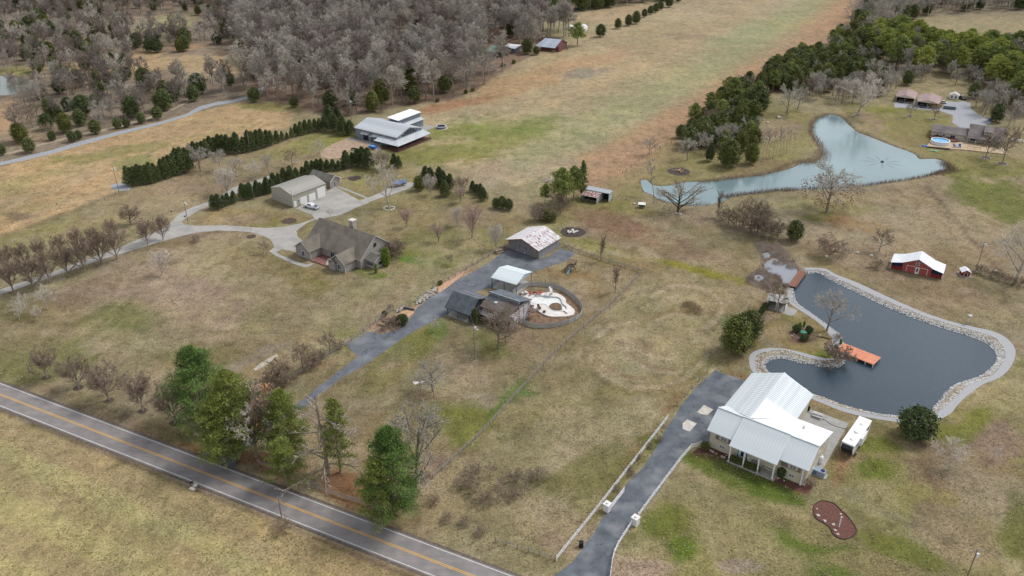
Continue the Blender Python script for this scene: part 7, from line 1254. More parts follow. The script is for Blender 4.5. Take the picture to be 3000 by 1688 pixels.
def wire(a, c, sag, label):
    b_ = MB(); n = 14; pr_ = None
    for i in range(n+1): s = i/n; p = (a[0]+(c[0]-a[0])*s, a[1]+(c[1]-a[1])*s, a[2]+(c[2]-a[2])*s-sag*4*s*(1-s)); (b_.bar(pr_, p, .022, n=3, cap=False) if pr_ else None); pr_ = p
    tag(b_.build('overhead_wire', wire_m), label, 'wire')
P1, Pj = TOPS[1], TOPS[8]; wire((P1[0],P1[1],P1[2]-.4),(*g('i',1560,-60,6),6.0),.8,'overhead wire running right from the pole in front of the dark house'); wire((P1[0],P1[1],P1[2]-.4),(-11.5,189.5,4.4),.3,'short overhead wire from the pole to the dark house')
for k, lb in ((-.9,'upper'),(.9,'lower')): wire((Pj[0]+k,Pj[1],Pj[2]-.3),(60.5+k*.3,122.5,5.2),1.2,f'{lb} overhead wire sagging from the corner pole to the white house'); wire((Pj[0]+k,Pj[1],Pj[2]-.3),(Pj[0]+45+k,Pj[1]-32,Pj[2]-.3),1.0,f'{lb} overhead wire leaving the corner pole to the right')
wire((TOPS[0][0],TOPS[0][1],TOPS[0][2]-.5),(TOPS[3][0],TOPS[3][1],TOPS[3][2]-.5),1.5,'overhead wire from the bend light pole to the gravel patch pole'); wire((TOPS[0][0],TOPS[0][1],TOPS[0][2]-.5),(TOPS[6][0],TOPS[6][1],TOPS[6][2]-.3),1.2,'overhead wire from the bend light pole to the garage corner')
def birdpole(tt, xb, yb, yt, label, house=True, r=.07):
    x, y = g(tt,xb,yb); H = zat(tt,yt,y); t = empty('birdhouse_pole' if house else 'white_post', (x,y), 0, label, 'birdhouse' if house else 'post'); MB().bar((0,0,0),(0,0,H-.3),r,n=8).build('shaft', white_t, t)
    if house: MB().lathe([(.38,H-.55),(.42,H-.15)],8).build('bird_box', M('grey_blue_box','#7d8597','#9299aa'), t); MB().lathe([(.55,H-.15),(.3,H+.1),(.03,H+.25)],8).build('cap', white_t, t)
    else: MB().lathe([(r*1.3,H-.3),(r*1.4,H-.1),(.02,H)],8).build('finial', white_t, t)
birdpole('R',1290,1350,1238,'white birdhouse pole on the far bank of the dark pond'); birdpole('j',1178,1082,1000,'white post standing in the mulch island',False,.12); birdpole('D',788,468,375,'white post at the pond edge by the brown footbridge',False,.09)
# ------------------------------------------------------------------ dock and footbridge
dkm = M('salmon_decking','#c07a5e','#d18e70',scale=1.2,rand=.06); t = empty('orange_dock', (83.0,175.0,.55), R(-43.7), 'salmon-orange plank dock reaching into the dark pond', 'dock')
pm = MB().box(.01,.36,0,4.45,0,.06).mesh('plank', dkm)
for k in range(26): q = link('plank', pm, t, (-.1+.375*k,0,0)); q['label'] = None; del q['label']
MB().box(-.1,9.6,.1,.22,-.25,0).box(-.1,9.6,4.2,4.32,-.25,0).box(-.1,9.6,2.1,2.22,-.25,0).build('joist', M('dock_timber','#4a352c','#5f463a'), t)
for x, y in ((3.5,-.05),(5.5,-.05),(7.6,-.05),(9.5,0),(9.5,4.4),(5.5,4.5),(2,4.5)): MB().bar((x,y,-1.6),(x,y,.05),.1,n=8).build('pile', white_t, t)
MB().box(-.1,9.65,-.05,0,-.12,.04).box(-.1,9.65,4.45,4.5,-.12,.04).build('edge_board', dkm, t)
A_, B_, C_, D_ = g('f',793,703,.4), g('f',838,710,.4), g('f',932,600,.4), g('f',880,588,.4); L_ = math.dist(A_, D_); wdt = 2.3; t = empty('footbridge', (*A_,.4), math.atan2(D_[1]-A_[1], D_[0]-A_[0]), 'brown plank footbridge between the marsh and the dark pond', 'bridge'); pm = MB().box(0,.28,-wdt,0,0,.06).mesh('plank', M('brown_decking','#6e4a3e','#855c4e',rand=.08,scale=1.5)); n = int(L_/.3)
for k in range(n): link('plank', pm, t, (k*L_/n,0,0))
MB().box(0,L_,-.2,-.08,-.3,0).box(0,L_,-wdt+.08,-wdt+.2,-.3,0).build('joist', MATS['dock_timber'], t)
for s in (.15,.5,.85): MB().bar((L_*s,-.1,-1.4),(L_*s,-.1,.0),.1).bar((L_*s,-wdt+.1,-1.4),(L_*s,-wdt+.1,.0),.1).build('pile', MATS['dock_timber'], t)
# fountain
x, y = g('c',1505,1223,UP_Z); t = empty('pond_fountain', (x,y,UP_Z), 0, 'dark floating fountain head in the upper pond', 'fountain'); MB().lathe([(.7,0),(.7,.25),(.3,.4)],12).build('float', dark_o, t); MB().bar((0,0,.3),(0,0,.9),.1).build('nozzle', dark_o, t)
rm = M('ripple_water','#5c7276','#667c80',rough=.25,spec=.2)
for k in range(9): a = R(k*40+8); d0, d1 = 1.6, 7.5+2*random.random(); q = MB(); q.poly([(d0*math.cos(a-.05),d0*math.sin(a-.05),.015),((d0+d1)/2*math.cos(a-.10),(d0+d1)/2*math.sin(a-.10),.015),(d1*math.cos(a),d1*math.sin(a),.015),((d0+d1)/2*math.cos(a+.10),(d0+d1)/2*math.sin(a+.10),.015),(d0*math.cos(a+.05),d0*math.sin(a+.05),.015)]); q.build('ripple', rm, t)
# ------------------------------------------------------------------ beds, rings, rocks, piles
mulch = M('mulch', '#4a2f29', '#6d473d', scale=3.5, detail=8, bump=.6); soil = M('dark_soil','#3d332b','#57493d',scale=2,detail=8)
isl = catmull(gl('j',[(1060,882),(1110,892),(1150,910),(1200,960),(1260,1020),(1300,1080),(1310,1120),(1280,1152),(1230,1172),(1180,1165),(1130,1130),(1110,1085),(1060,1050),(1010,1020),(985,970),(990,920),(1020,892)]), 3, True); sheet('mulch_island', isl, .06, mulch)
q = MB(); n = len(isl)
for i in range(n): a, c = isl[i], isl[(i+1)%n]; q.beam((*a,.09),(*c,.09),.12,.14)
tag(q.build('bed_edging', M('black_edging','#2b2423','#3b3231')), 'thin dark edging round the red mulch island on the lower lawn', 'edging')
def rocks(tt, pts_, label, grp, r=.3, mat=None):
    for i, (xx, yy) in enumerate(pts_): tag(MB().rock((0,0,0),r*random.uniform(.7,1.3)).build('garden_rock', mat or MATS['pale_rock'], loc=(*g(tt,xx,yy),r*.3)), label(i), 'rock', grp)
rocks('j',[(1012,945),(1020,997),(1072,1038),(1135,1065),(1150,1107),(1168,1137),(1190,985)], lambda i: f'{ORD[i]} stone from the top lying in the red mulch island', 'stones in the mulch island', .28)
rocks('A',[(290,978),(305,990),(322,998),(355,1015),(415,1045),(440,1055),(465,1035),(815,1222),(835,1228),(860,1235),(1008,1275),(1075,1300),(795,1210)], lambda i: f'{ORD[i]} pale stone from the left in the bed along the white house', 'stones in the white house bed', .26)
rocks('A',[(915,1262),(930,1272),(950,1278),(970,1285),(990,1290),(940,1262),(965,1270)], lambda i: f'{ORD[i]} red brick stone by the porch end of the white house', 'red stones by the porch', .24, M('red_stone','#8d4330','#a85640'))
rocks('D',[(768,925),(858,955),(795,905)], lambda i: f'{ORD[i]} little pale stone in the peninsula island bed', 'stones in the island bed', .2); sheet('island_bed', catmull(gl('D',[(790,850),(860,840),(960,850),(1010,900),(1000,950),(960,985),(890,985),(800,960),(735,910),(740,875)]),3,True), .05, M('bed_soil','#5a463a','#725a4b',scale=2,detail=8))
sheet('front_bed', gl('A',[(150,960),(270,930),(300,945),(500,1035),(830,1210),(1090,1310),(1280,1330),(1360,1300),(1390,1360),(1340,1420),(1240,1420),(1050,1330),(800,1225),(600,1130),(420,1050),(250,1010),(100,1010)]), .05, mulch)
for tt, xx, yy, r in [('h',592,30,1.2),('h',825,127,1.1),('h',1075,203,1.1),('h',1322,292,1.3),('d',352,1400,1.1),('V',1405,1010,1.6),('V',1762,862,2.6),('Q',293,503,1.6),('Q',620,548,1.6),('c',1316,877,1.6),('Q',1298,1052,2.0),('Q',1520,1132,2.0)]:
    x, y = g(tt,xx,yy); P_ = [(x+r*random.uniform(.9,1.1)*math.cos(2*math.pi*k/18), y+r*random.uniform(.9,1.1)*math.sin(2*math.pi*k/18)) for k in range(18)]; sheet('mulch_ring', P_, .05, soil)
    if tt in 'Qc':
        t = empty('stone_ring', (x,y), 0, {('Q',293):'low stone ring round the tree before the left open garage',('Q',620):'low stone ring round the leaning forked tree',('c',1316):'low stone ring round the very large tree by the upper pond',('Q',1298):'low stone ring round the brownish tree before the ranch deck',('Q',1520):'low stone ring round the tall tree right of the ranch deck'}[(tt,xx)], 'stone ring')
        for k in range(14): a = 2*math.pi*k/14; MB().rock((r*math.cos(a),r*math.sin(a),.1),.26).build('stone', MATS['pale_rock'], t)
x, y = g('G',1413,585); t = empty('stone_ring', (x,y), 0, 'broken ring of white stones round the large black-trunked tree', 'stone ring')
for k in range(12): a = 2*math.pi*k/12; MB().rock((1.9*math.cos(a),1.9*math.sin(a),.15),.36).build('stone', M('white_rock','#a5a19a','#cbc7c0'), t)
for tt, xx, yy, rx, lb in [('B',1550,292,4.2,'burn pile ring with pale broken stones behind the old barn'),('Y',1413,397,4.3,'burn pile of pale logs on the pond lawn below the hedgerow')]:
    x, y = g(tt,xx,yy); sheet('ash_ring', [(x+rx*random.uniform(.9,1.1)*math.cos(2*math.pi*k/20), y+rx*random.uniform(.9,1.1)*math.sin(2*math.pi*k/20)) for k in range(20)], .05, M('ash','#2e2826','#4d423c',scale=1,detail=8)); t = empty('burn_pile', (x,y), 0, lb, 'burn pile')
    for k in range(16): a = random.uniform(0,6.28); r = random.uniform(0,rx*.42); (MB().rock((r*math.cos(a),r*math.sin(a),.3),.42).build('stone', MATS['white_rock'], t) if tt == 'B' else MB().bar((r*math.cos(a),r*math.sin(a),.2),(r*math.cos(a)+random.uniform(-1.4,1.4),r*math.sin(a)+random.uniform(-1.4,1.4),.6),.13).build('log', M('pale_log','#a3856c','#c9ab90'), t))
x, y = g('Y',185,490); t = empty('timber_pile', (x,y), 0, 'heap of weathered broken timber left of the pine clump', 'timber pile')
for k in range(16): a = random.gauss(.5,.5); px2, py2 = random.uniform(-3,3), random.uniform(-1.4,1.4); MB().beam((px2,py2,.1+random.random()*.6),(px2+2.6*math.cos(a),py2+2.6*math.sin(a),.2+random.random()*.7),.22,.08).build('board', M('pale_boards','#8d857d','#b8b0a7',rand=.2), t)
x, y = g('G',1045,262); sheet('ash_ring', [(x+2.6*random.uniform(.9,1.1)*math.cos(2*math.pi*k/20), y+2.6*random.uniform(.9,1.1)*math.sin(2*math.pi*k/20)) for k in range(20)], .05, MATS['ash'])
t = tag(MB().bar((0,0,.15),(4.6,2.6,.15),.16).build('fallen_log', bark, loc=(*g('G',915,272),0)), 'long fallen log on the grass beside the small brick outbuilding', 'log')
sheet('white_slab', gl('S',[(940,1310),(1000,1300),(1060,1296),(1100,1283),(1140,1290),(1090,1325),(1030,1330),(975,1348)]), .06, M('slab_white','#bdb9b2','#d6d3cd',scale=1.5))
tag(sheet('gravel_scree', gl('X',[(835,345),(900,290),(1000,230),(1060,200),(1080,215),(1010,270),(920,330),(850,370)]), .03, M('pale_scree','#8f8779','#b3ab9e',scale=1.2,detail=8)), kind='structure')
b = MB()
for k in range(420): s = random.random(); xx, yy = 1010+s*250+random.gauss(0,16), 255-s*165+random.gauss(0,16); p = g('S',xx,yy); b.rock((*p,.12),random.uniform(.14,.4))
for k in range(160): s = random.random(); p = g('S',740+s*90+random.gauss(0,8),375-s*60+random.gauss(0,8)); b.rock((*p,.12),random.uniform(.12,.3))
tag(b.build('rock_edging', M('mixed_rock','#5f5a55','#a49d94',scale=1.5,contrast=(.42,.58))), 'loose grey rock edging piled beside the centre driveway', 'rocks', kind='stuff')
sheet('clay_bed', gl('S',[(790,380),(880,350),(960,360),(965,390),(900,450),(870,460),(850,420),(790,400)]), .045, M('clay_gravel','#a07c62','#bf9b80',scale=1.5,detail=8)); sheet('clay_bed', gl('S',[(1230,160),(1250,100),(1330,20),(1430,-60),(1560,-150),(1640,-170),(1600,-110),(1500,-20),(1400,60),(1300,130)]), .045, MATS['clay_gravel'])
a, c = g('S',825,335), g('S',965,365); tag(MB().beam((0,0,.3),(c[0]-a[0],c[1]-a[1],.3),.3,.6).build('retaining_wall', M('dark_block','#3f4248','#55585e'), loc=(*a,0)), 'short dark block retaining wall beside the clay bed', 'wall')
# ------------------------------------------------------------------ vehicles
wp = M('white_car_paint','#c9cbce','#d8dadc',rough=.25,spec=.6,scale=.3); tyre = M('tyre','#191919','#262626'); rim_m = M('rim','#85888c','#a3a6aa',metal=.6,rough=.35); cg = M('car_glass','#15181d','#22262c',rough=.08,spec=.7)
def wheel(t, x, y, r=.40, w_=.26):
    s = 1 if y > 0 else -1; o = MB().bar((x,y-s*w_/2,r),(x,y+s*w_/2,r),r,n=14).build('wheel', tyre, t); MB().bar((x,y+s*(w_/2-.01),r),(x,y+s*(w_/2+.02),r),r*.58,n=10).build('rim', rim_m, o)
def prof(b_, pts_, w0, w1=None):
    """closed side profile extruded across y"""
    n = len(pts_); w1 = w1 or [w0]*n; V = [(x,-w1[i],z) for i,(x,z) in enumerate(pts_)]+[(x,w1[i],z) for i,(x,z) in enumerate(pts_)]
    return b_.add(V, [list(range(n)), list(range(2*n-1,n-1,-1))]+[(i,n+i,n+(i+1)%n,(i+1)%n) for i in range(n)])
a, c = g('G',527,548,.5), g('G',655,580,.5); t = empty('pickup_truck', ((a[0]+c[0])/2,(a[1]+c[1])/2), math.atan2(a[1]-c[1],a[0]-c[0]), 'white crew-cab pickup truck parked before the tan garage', 'pickup truck')
prof(MB(), [(2.9,.45),(2.95,.95),(2.8,1.12),(1.75,1.22),(1.7,1.25),(-.75,1.25),(-.8,.75),(-2.9,.75),(-2.95,.45)], .98).build('body', wp, t); prof(MB(), [(1.55,1.22),(.95,1.80),(-.45,1.82),(-.72,1.25)], .9, [.95,.78,.78,.95]).build('cab', wp, t)
prof(MB(), [(1.60,1.25),(1.0,1.78),(.98,1.74),(1.5,1.22)], .80, [.86,.72,.72,.86]).build('windscreen', cg, t)
for s in (-1,1):
    b = MB(); b.add([(1.35,s*.955,1.27),(.15,s*.955,1.27),(.2,s*.815,1.72),(.9,s*.815,1.72)],[(0,1,2,3) if s<0 else (3,2,1,0)]); b.add([(.05,s*.955,1.27),(-.68,s*.955,1.27),(-.5,s*.815,1.72),(.1,s*.815,1.72)],[(0,1,2,3) if s<0 else (3,2,1,0)]); b.build('side_window', cg, t)
    MB().box(-2.93,-.75,s*.98-(.1 if s>0 else 0),s*.98+(0 if s>0 else .1),.75,1.28).build('bed_side', wp, t); MB().box(2.88,2.97,s*.65-.2,s*.65+.2,.72,.92).build('headlight', M('headlight','#c5c9cc','#e0e3e5',rough=.1), t); MB().box(-3.0,-2.93,s*.85-.08,s*.85+.08,.75,1.1).build('tail_light', M('tail_light','#7a1818','#9c2020'), t)
    for x in (1.85,-1.85): wheel(t, x, s*.88)
MB().box(-2.93,-2.85,-.88,.88,.75,1.26).build('tailgate', wp, t); MB().box(-2.85,-.8,-.88,.88,.75,.80).build('bed_floor', M('blue_bed','#23306b','#2f3f86'), t); MB().box(2.93,3.05,-.9,.9,.4,.6).box(-3.1,-2.93,-.9,.9,.42,.6).build('bumper', rim_m, t)
# camper
t = empty('camper_trailer', (69.6,135.1), R(-38.9), 'long white fifth-wheel camper with dark nose parked beside the patio', 'camper'); t.scale = (1.04,1.08,1)
cw = M('camper_white','#c9cacc','#dddee0',rough=.35,scale=.4); b = MB(); b.add([(0,.9,.7),(2.5,.9,.7),(2.5,10.6,.7),(0,10.6,.7),(0,.4,1.5),(2.5,.4,1.5),(0,.0,2.4),(2.5,.0,2.4),(0,.55,3.35),(2.5,.55,3.35),(2.5,10.6,3.35),(0,10.6,3.35)], [(3,2,1,0),(0,1,5,4),(4,5,7,6),(6,7,9,8),(8,9,10,11),(2,3,11,10),(0,4,6,8,11,3),(1,2,10,9,7,5)]); b.build('body', cw, t)
MB().add([(.08,.34,1.5),(2.42,.34,1.5),(2.42,-.06,2.4),(.08,-.06,2.4),(2.35,.35,3.1),(.15,.35,3.1),(.1,.83,.75),(2.4,.83,.75)], [(0,1,2,3),(3,2,4,5),(6,7,1,0)]).build('nose_cap', M('dark_nose','#1f2024','#33353a',rough=.2), t); MB().box(-.05,2.55,.4,10.7,3.35,3.43).build('roof', M('camper_roof','#dcdde0','#eaebed'), t)
for x, y in ((1.3,2.2),(1.3,5.0),(1.25,8.2)): MB().lathe([(.38,3.43),(.36,3.6),(.2,3.66)] if y != 5.0 else [(.55,3.43),(.5,3.66),(.3,3.75)],12,c=(x,y)).build('roof_vent', white_t, t)
for y in (5.9,7.0): wheel(t, .1, y, .38); [o for o in t.children if o.name.startswith('wheel')][-1]
for q_ in (0,1):
    for y in (5.9,7.0): o_ = MB().bar((-.05+q_*2.35,y,.38),(.2+q_*2.35,y,.38),.38,n=14).build('wheel', tyre, t)
MB().slab([(2.5,4.2,1.0),(2.9,4.2,1.0),(2.9,7.4,1.0),(2.5,7.4,1.0)][::1],.02).box(2.5,2.95,4.2,7.4,1.0,2.9).build('slide_out', cw, t)
for y in (2.0,8.6): MB().box(2.50,2.53,y,y+1.0,1.9,2.6).box(-.03,0,y,y+1.0,1.9,2.6).build('window', cg, t)
MB().box(-.03,0,1.2,10.2,1.25,1.4).box(2.5,2.53,.9,4.1,1.25,1.4).build('stripe', M('dark_stripe','#2a2d35','#3a3d46'), t); MB().box(2.5,2.95,1.5,2.1,.35,.45).build('step', dark_o, t); MB().bar((.6,1.2,0),(.6,1.2,.8),.06).bar((1.9,1.2,0),(1.9,1.2,.8),.06).build('landing_leg', dark_o, t)
# boat under blue cover
a, c = g('W',805,1215,.8), g('W',985,1180,.8); t = empty('covered_boat', ((a[0]+c[0])/2,(a[1]+c[1])/2), math.atan2(a[1]-c[1],a[0]-c[0]), 'pontoon boat under a blue tarpaulin on a trailer on the back lawn', 'boat'); L2 = math.dist(a,c)/2
for s in (-1,1): MB().bar((-L2,s*.9,.85),(L2-.9,s*.9,.85),.32,n=10).bar((L2-.9,s*.9,.85),(L2,s*.9,1.05),.32,.08,n=10).build('pontoon', M('aluminium','#8e8583','#aaa19f',metal=.3), t)
MB().box(-L2+.1,L2-.7,-1.25,1.25,1.15,1.25).build('deck', M('boat_deck','#8d7d78','#a5948e'), t); b = MB(); N_ = 8
for i in range(N_): x0 = -L2+.1+i*(2*L2-.9)/N_; x1 = x0+(2*L2-.9)/N_; h0, h1 = 2.0+.2*(i%2), 2.0+.2*((i+1)%2); b.add([(x0,-1.3,1.35),(x1,-1.3,1.35),(x1,-.5,h1),(x0,-.5,h0),(x1,.5,h1),(x0,.5,h0),(x1,1.3,1.35),(x0,1.3,1.35)], [(0,1,2,3),(3,2,4,5),(5,4,6,7)])
b.add([(-L2+.1,-1.3,1.35),(-L2+.1,-.5,2.0),(-L2+.1,.5,2.0),(-L2+.1,1.3,1.35)],[(0,3,2,1)]).build('cover', M('blue_tarpaulin','#3f6490','#5f83ab',scale=1.2,rough=.6), t)
for x in (-.9,.1):
    for s in (-1,1): wheel(t, x, s*1.15, .33, .2)
MB().box(-L2+.5,L2+1.0,-.06,.06,.4,.5).box(-1.2,-1.1,-1.1,1.1,.4,.5).build('trailer_frame', M('galv','#7f8285','#97999c'), t)
# round trampoline-like pool by the metal house
x, y = g('W',1418,520); t = empty('round_pool', (x,y), 0, 'small round dark-lined pool with a pale rim beside the metal house', 'pool')
def ring_at(tt, r0, r1, z0, z1, nm, m): o = ring(r0,r1,z0,z1).build(nm, m, tt); return o
ring_at(t, 2.15,2.25,0,.95,'pool_wall',M('blue_grey_wall','#56607a','#6a748d')); ring_at(t,2.1,2.4,.95,1.05,'pool_rim',M('pale_rim','#b3bac2','#c8ced5')); MB().lathe([(2.12,.55),(2.12,.6)],28).build('pool_water', M('dark_liner','#222a33','#2c3540',rough=.2), t); sheet('sand_ring', [(x+3.1*math.cos(2*math.pi*k/20), y+3.1*math.sin(2*math.pi*k/20)) for k in range(20)], .04, M('sand','#a89878','#bdad8c'))
t = empty('skip_trailer', g('W',590,768), R(-34), 'bright blue open utility trailer in front of the metal house', 'trailer'); bl = M('bright_blue','#1f57a5','#2d6cc0',rough=.4); MB().box(-1.5,1.5,-.9,.9,.5,.6).build('floor', bl, t)
for y0, y1, x0, x1 in ((-.95,-.87,-1.5,1.5),(.87,.95,-1.5,1.5),(-.95,.95,-1.55,-1.47),(-.95,.95,1.47,1.55)): MB().box(x0,x1,y0,y1,.5,1.25).build('side_panel', bl, t)
MB().box(-1.3,1.1,-.8,.8,.7,1.2).build('load', M('blue_load','#3f78b8','#6d9ccc'), t)
for s in (-1,1): wheel(t, 0, s*1.0, .3, .18)
def quad(tt, xb, yb, rz, label, col):
    t = empty('quad_bike', g(tt,xb,yb), R(rz), label, 'quad bike'); prof(MB(), [(.9,.5),(.85,.85),(.3,.95),(-.3,.85),(-.9,.9),(-.95,.55)], .28).build('body', col, t); MB().box(-.7,.1,-.18,.18,.88,1.0).build('seat', dark_o, t); MB().bar((.35,-.4,1.15),(.35,.4,1.15),.03).bar((.45,0,.8),(.35,0,1.15),.04).build('handlebar', dark_o, t)
    for x in (.65,-.65):
        for s in (-1,1): wheel(t, x, s*.45, .3, .22)
quad('W',355,785,20,'black quad bike on the dirt yard',M('bike_black','#1d1e24','#30323a')); 
def suv(tt, xb, yb, rz, label, m, name='parked_suv', cat='car'):
    t = empty(name, g(tt,xb,yb), R(rz), label, cat); prof(MB(), [(2.35,.4),(2.35,.9),(1.3,1.05),(-2.3,1.1),(-2.35,.4)], .93).build('body', m, t); prof(MB(), [(1.25,1.04),(.6,1.62),(-1.9,1.66),(-2.28,1.08)], .85, [.9,.74,.74,.88]).build('cabin', cg, t); prof(MB(), [(.5,1.62),(.45,1.70),(-1.8,1.72),(-1.85,1.64)], .74).build('roof', m, t)
    for x in (1.45,-1.45):
        for s in (-1,1): wheel(t, x, s*.85, .36, .22)
    for s in (-1,1): MB().box(2.33,2.38,s*.6-.18,s*.6+.18,.7,.86).build('headlight', MATS['headlight'], t)
    return t
blk = M('black_paint','#14161b','#1f2229',rough=.2,spec=.6); suv('Q',985,275,-80,'black car parked at the edge of the wood behind the gravel yard',blk); suv('Q',450,375,-118,'dark car parked inside the right open garage',blk); suv('Q',180,310,-118,'dark car parked inside the left open garage',M('dark_grey_paint','#22252b','#343840',rough=.25))
quad('Q',575,385,-100,'dark quad bike parked inside the right open garage',MATS['bike_black']); t = empty('flat_trailer', g('Q',820,405), R(-22), 'long low dark utility trailer on the gravel yard', 'trailer'); MB().box(-2.8,2.8,-1.1,1.1,.5,.6).build('bed', M('trailer_deck','#3d4344','#545a5b'), t)
tr = MB()
for s in (-1,1): tr.box(-2.8,2.8,s*1.1-.04,s*1.1+.04,.6,1.0)
tr.build('side_rail', M('trailer_rail','#4d6468','#62797d'), t); MB().box(2.8,3.9,-.06,.06,.4,.5).build('drawbar', dark_o, t)
for s in (-1,1): wheel(t, -.4, s*1.15, .32, .2)
suv('Q',745,330,-30,'small white utility cart beside the right open garage',wp,'utility_cart','cart').scale = (.6,.7,.8); suv('Q',1362,560,20,'small blue and white cart at the corner of the gravel yard',M('blue_cart','#5d7fa0','#7897b5'),'utility_cart','cart').scale = (.55,.6,.7)
t = empty('kayak', (*g('Q',615,968),.12), R(-30), 'pale green kayak lying on the grass below the ranch deck', 'kayak'); b = MB(); n = 10
for i in range(n): x0, x1 = -2+4*i/n, -2+4*(i+1)/n; w0, w1 = .42*math.sin(math.pi*i/n)**.6+.02, .42*math.sin(math.pi*(i+1)/n)**.6+.02; b.add([(x0,-w0,.22),(x1,-w1,.22),(x1,0,.02),(x0,0,.02),(x0,w0,.22),(x1,w1,.22),(x0,0,.34),(x1,0,.34)], [(0,3,2,1),(3,4,5,2),(0,1,7,6),(6,7,5,4)])
b.build('hull', M('mint_green','#6fc69b','#8ddab3',rough=.4), t); MB().lathe([(.26,.33),(.24,.37)],10).build('cockpit', dark_o, t)
blu = M('blue_canvas','#2c5ea0','#3f74b8'); chair(905,918,blu,'left blue canvas chair on the ranch deck',30,'Q',z=.4,s=1.4); chair(955,922,blu,'right blue canvas chair on the ranch deck',-20,'Q',z=.4,s=1.4); t = tag(MB().box(-1.2,1.2,-.8,.8,.0,.35).build('blue_float', blu, loc=(*g('Q',500,900),0)), 'folded blue pool float on the grass at the ranch deck corner', 'float')
chair(625,775,dark_o,'dark cushioned chair on the red ranch deck',200,'Q',z=.9,s=1.6); chair(680,785,dark_o,'second dark chair on the red ranch deck',190,'Q',z=.9,s=1.4); chair(785,800,brn_f,'brown bench near the ranch patio door',180,'Q',z=.9,s=1.4)
rr2 = [fence('deck_railing', gl('Q',pl), lb, sp=2.4, h=1.4, zs=(.9,1.15,1.38), mat=(white_t if i else MATS['dark_post']), pw=.1, rw=(.05,.06), cat='railing') for i, (pl, lb) in enumerate((([(1060,930),(1140,945),(1230,955)],'dark railing at the middle edge of the ranch deck'),([(1300,970),(1425,990),(1560,1008)],'white railing at the right edge of the ranch deck')))]
# ------------------------------------------------------------------ small things round the white house
x, y = g('A',1452,1105); t = empty('propane_tank', (x,y), 0, 'white domed gas tank on the white house side patio', 'tank'); MB().lathe([(.55,.1),(.6,.3),(.6,1.5),(.45,1.8),(.15,1.95)],14).build('tank_body', white_t, t); MB().lathe([(.15,1.95),(.15,2.05)],8).build('valve', rim_m, t); MB().box(-.55,.55,-.55,.55,0,.1).build('base', conc2, t)
x, y = g('A',1430,1225); t = empty('cooling_unit', (x,y), R(-36), 'blue-grey cooling unit with round fan at the near corner of the patio', 'air conditioner'); MB().box(-1.7,1.5,-.7,.7,.1,1.25).build('casing', M('unit_blue_grey','#7d8b9a','#93a0ae'), t); MB().lathe([(.45,1.25),(.45,1.3)],16,c=(.9,.05)).build('fan', navyo, t); MB().box(-1.7,-.1,-.72,-.68,.2,1.1).build('side_grille', M('blue_panel','#4a6688','#5c7899'), t); MB().box(-1.9,1.9,-.9,.9,0,.1).build('base', conc2, t)
x, y = g('A',1325,550); t = empty('waste_bin', (x,y), 0, 'dark wheeled bin at the far end of the patio wall', 'bin'); MB().box(-.35,.35,-.35,.35,.05,1.05).build('bin_body', dark_o, t); MB().box(-.38,.38,-.38,.38,1.05,1.12).build('lid', dark_o, t)
x, y = g('i',1808,1228); t = empty('waste_bin', (x,y), 0, 'black wheeled bin beside the white house driveway', 'bin'); MB().box(-.38,.38,-.38,.38,.05,1.15).build('bin_body', dark_o, t); MB().box(-.41,.41,-.41,.41,1.15,1.22).build('lid', dark_o, t)
b = MB(); hp = [g('A',xx,yy,.07) for xx, yy in [(1310,555),(1350,580),(1400,605),(1470,640),(1520,660),(1560,690),(1620,720),(1690,740),(1740,750)]]; hp = catmull(hp,3)
for a, c in zip(hp, hp[1:]): b.bar((*a,.08),(*c,.08),.05,n=5)
tag(b.build('garden_hose', dark_o), 'dark garden hose snaking over the patio towards the camper', 'hose')
def to_house(t): return t
for i, (xx, yy, rz) in enumerate(((715,1125,10),(750,1140,60),(860,1165,-20))): chair(xx,yy,[white_t,white_t,brn_f][i],['left white chair on the white house porch','right white chair on the white house porch','brown chair on the white house porch'][i],rz,'A',z=.38)
t = empty('porch_bench', (*g('A',935,1185,.38),.38), R(-36), 'dark swing bench with blue pillow at the porch end', 'bench'); MB().box(-.9,.9,-.3,.3,.35,.45).build('seat', dark_o, t); MB().box(-.9,.9,.25,.33,.45,1.0).build('backrest', dark_o, t); MB().box(.4,.85,.0,.25,.45,.8).build('pillow', M('pale_blue_pillow','#9fb6c4','#b6cad5'), t)
for tt, xx, yy, lb in (('h',1452,775,'black mailbox on a post at the field side of the public road'),('V',655,800,'black mailbox beside the driveway bend'),('V',783,848,'grey meter box at the foot of the bend light pole')):
    t = empty('mailbox', g(tt,xx,yy), R(20), lb, 'mailbox'); MB().box(-.05,.05,-.05,.05,0,1.05).build('post', wood_g, t); b = MB(); prof(b, [(-.3,1.05),(.3,1.05),(.3,1.28),(-.3,1.28)], .14); b.bar((-.3,0,1.28),(.3,0,1.28),.14,n=10).build('box', dark_o, t); MB().box(.28,.31,.14,.17,1.2,1.5).build('flag', M('flag_red','#7a1d1d','#932828'), t)
rocks('h',[(1470,772),(1448,795),(1458,800),(1440,790)], lambda i: f'{ORD[i]} white stone at the foot of the roadside mailbox', 'white stones at the mailbox', .38, MATS['white_rock'])
rocks('Y',[(1385,793),(1428,803),(992,702),(2250,92)], lambda i: ['white stone left of the fan-shaped tree foot','pale stone right of the fan-shaped tree foot','white stone beside the small hutch','white stone among the saplings'][i], 'white stones on the pond lawn', .5, MATS['white_rock'])
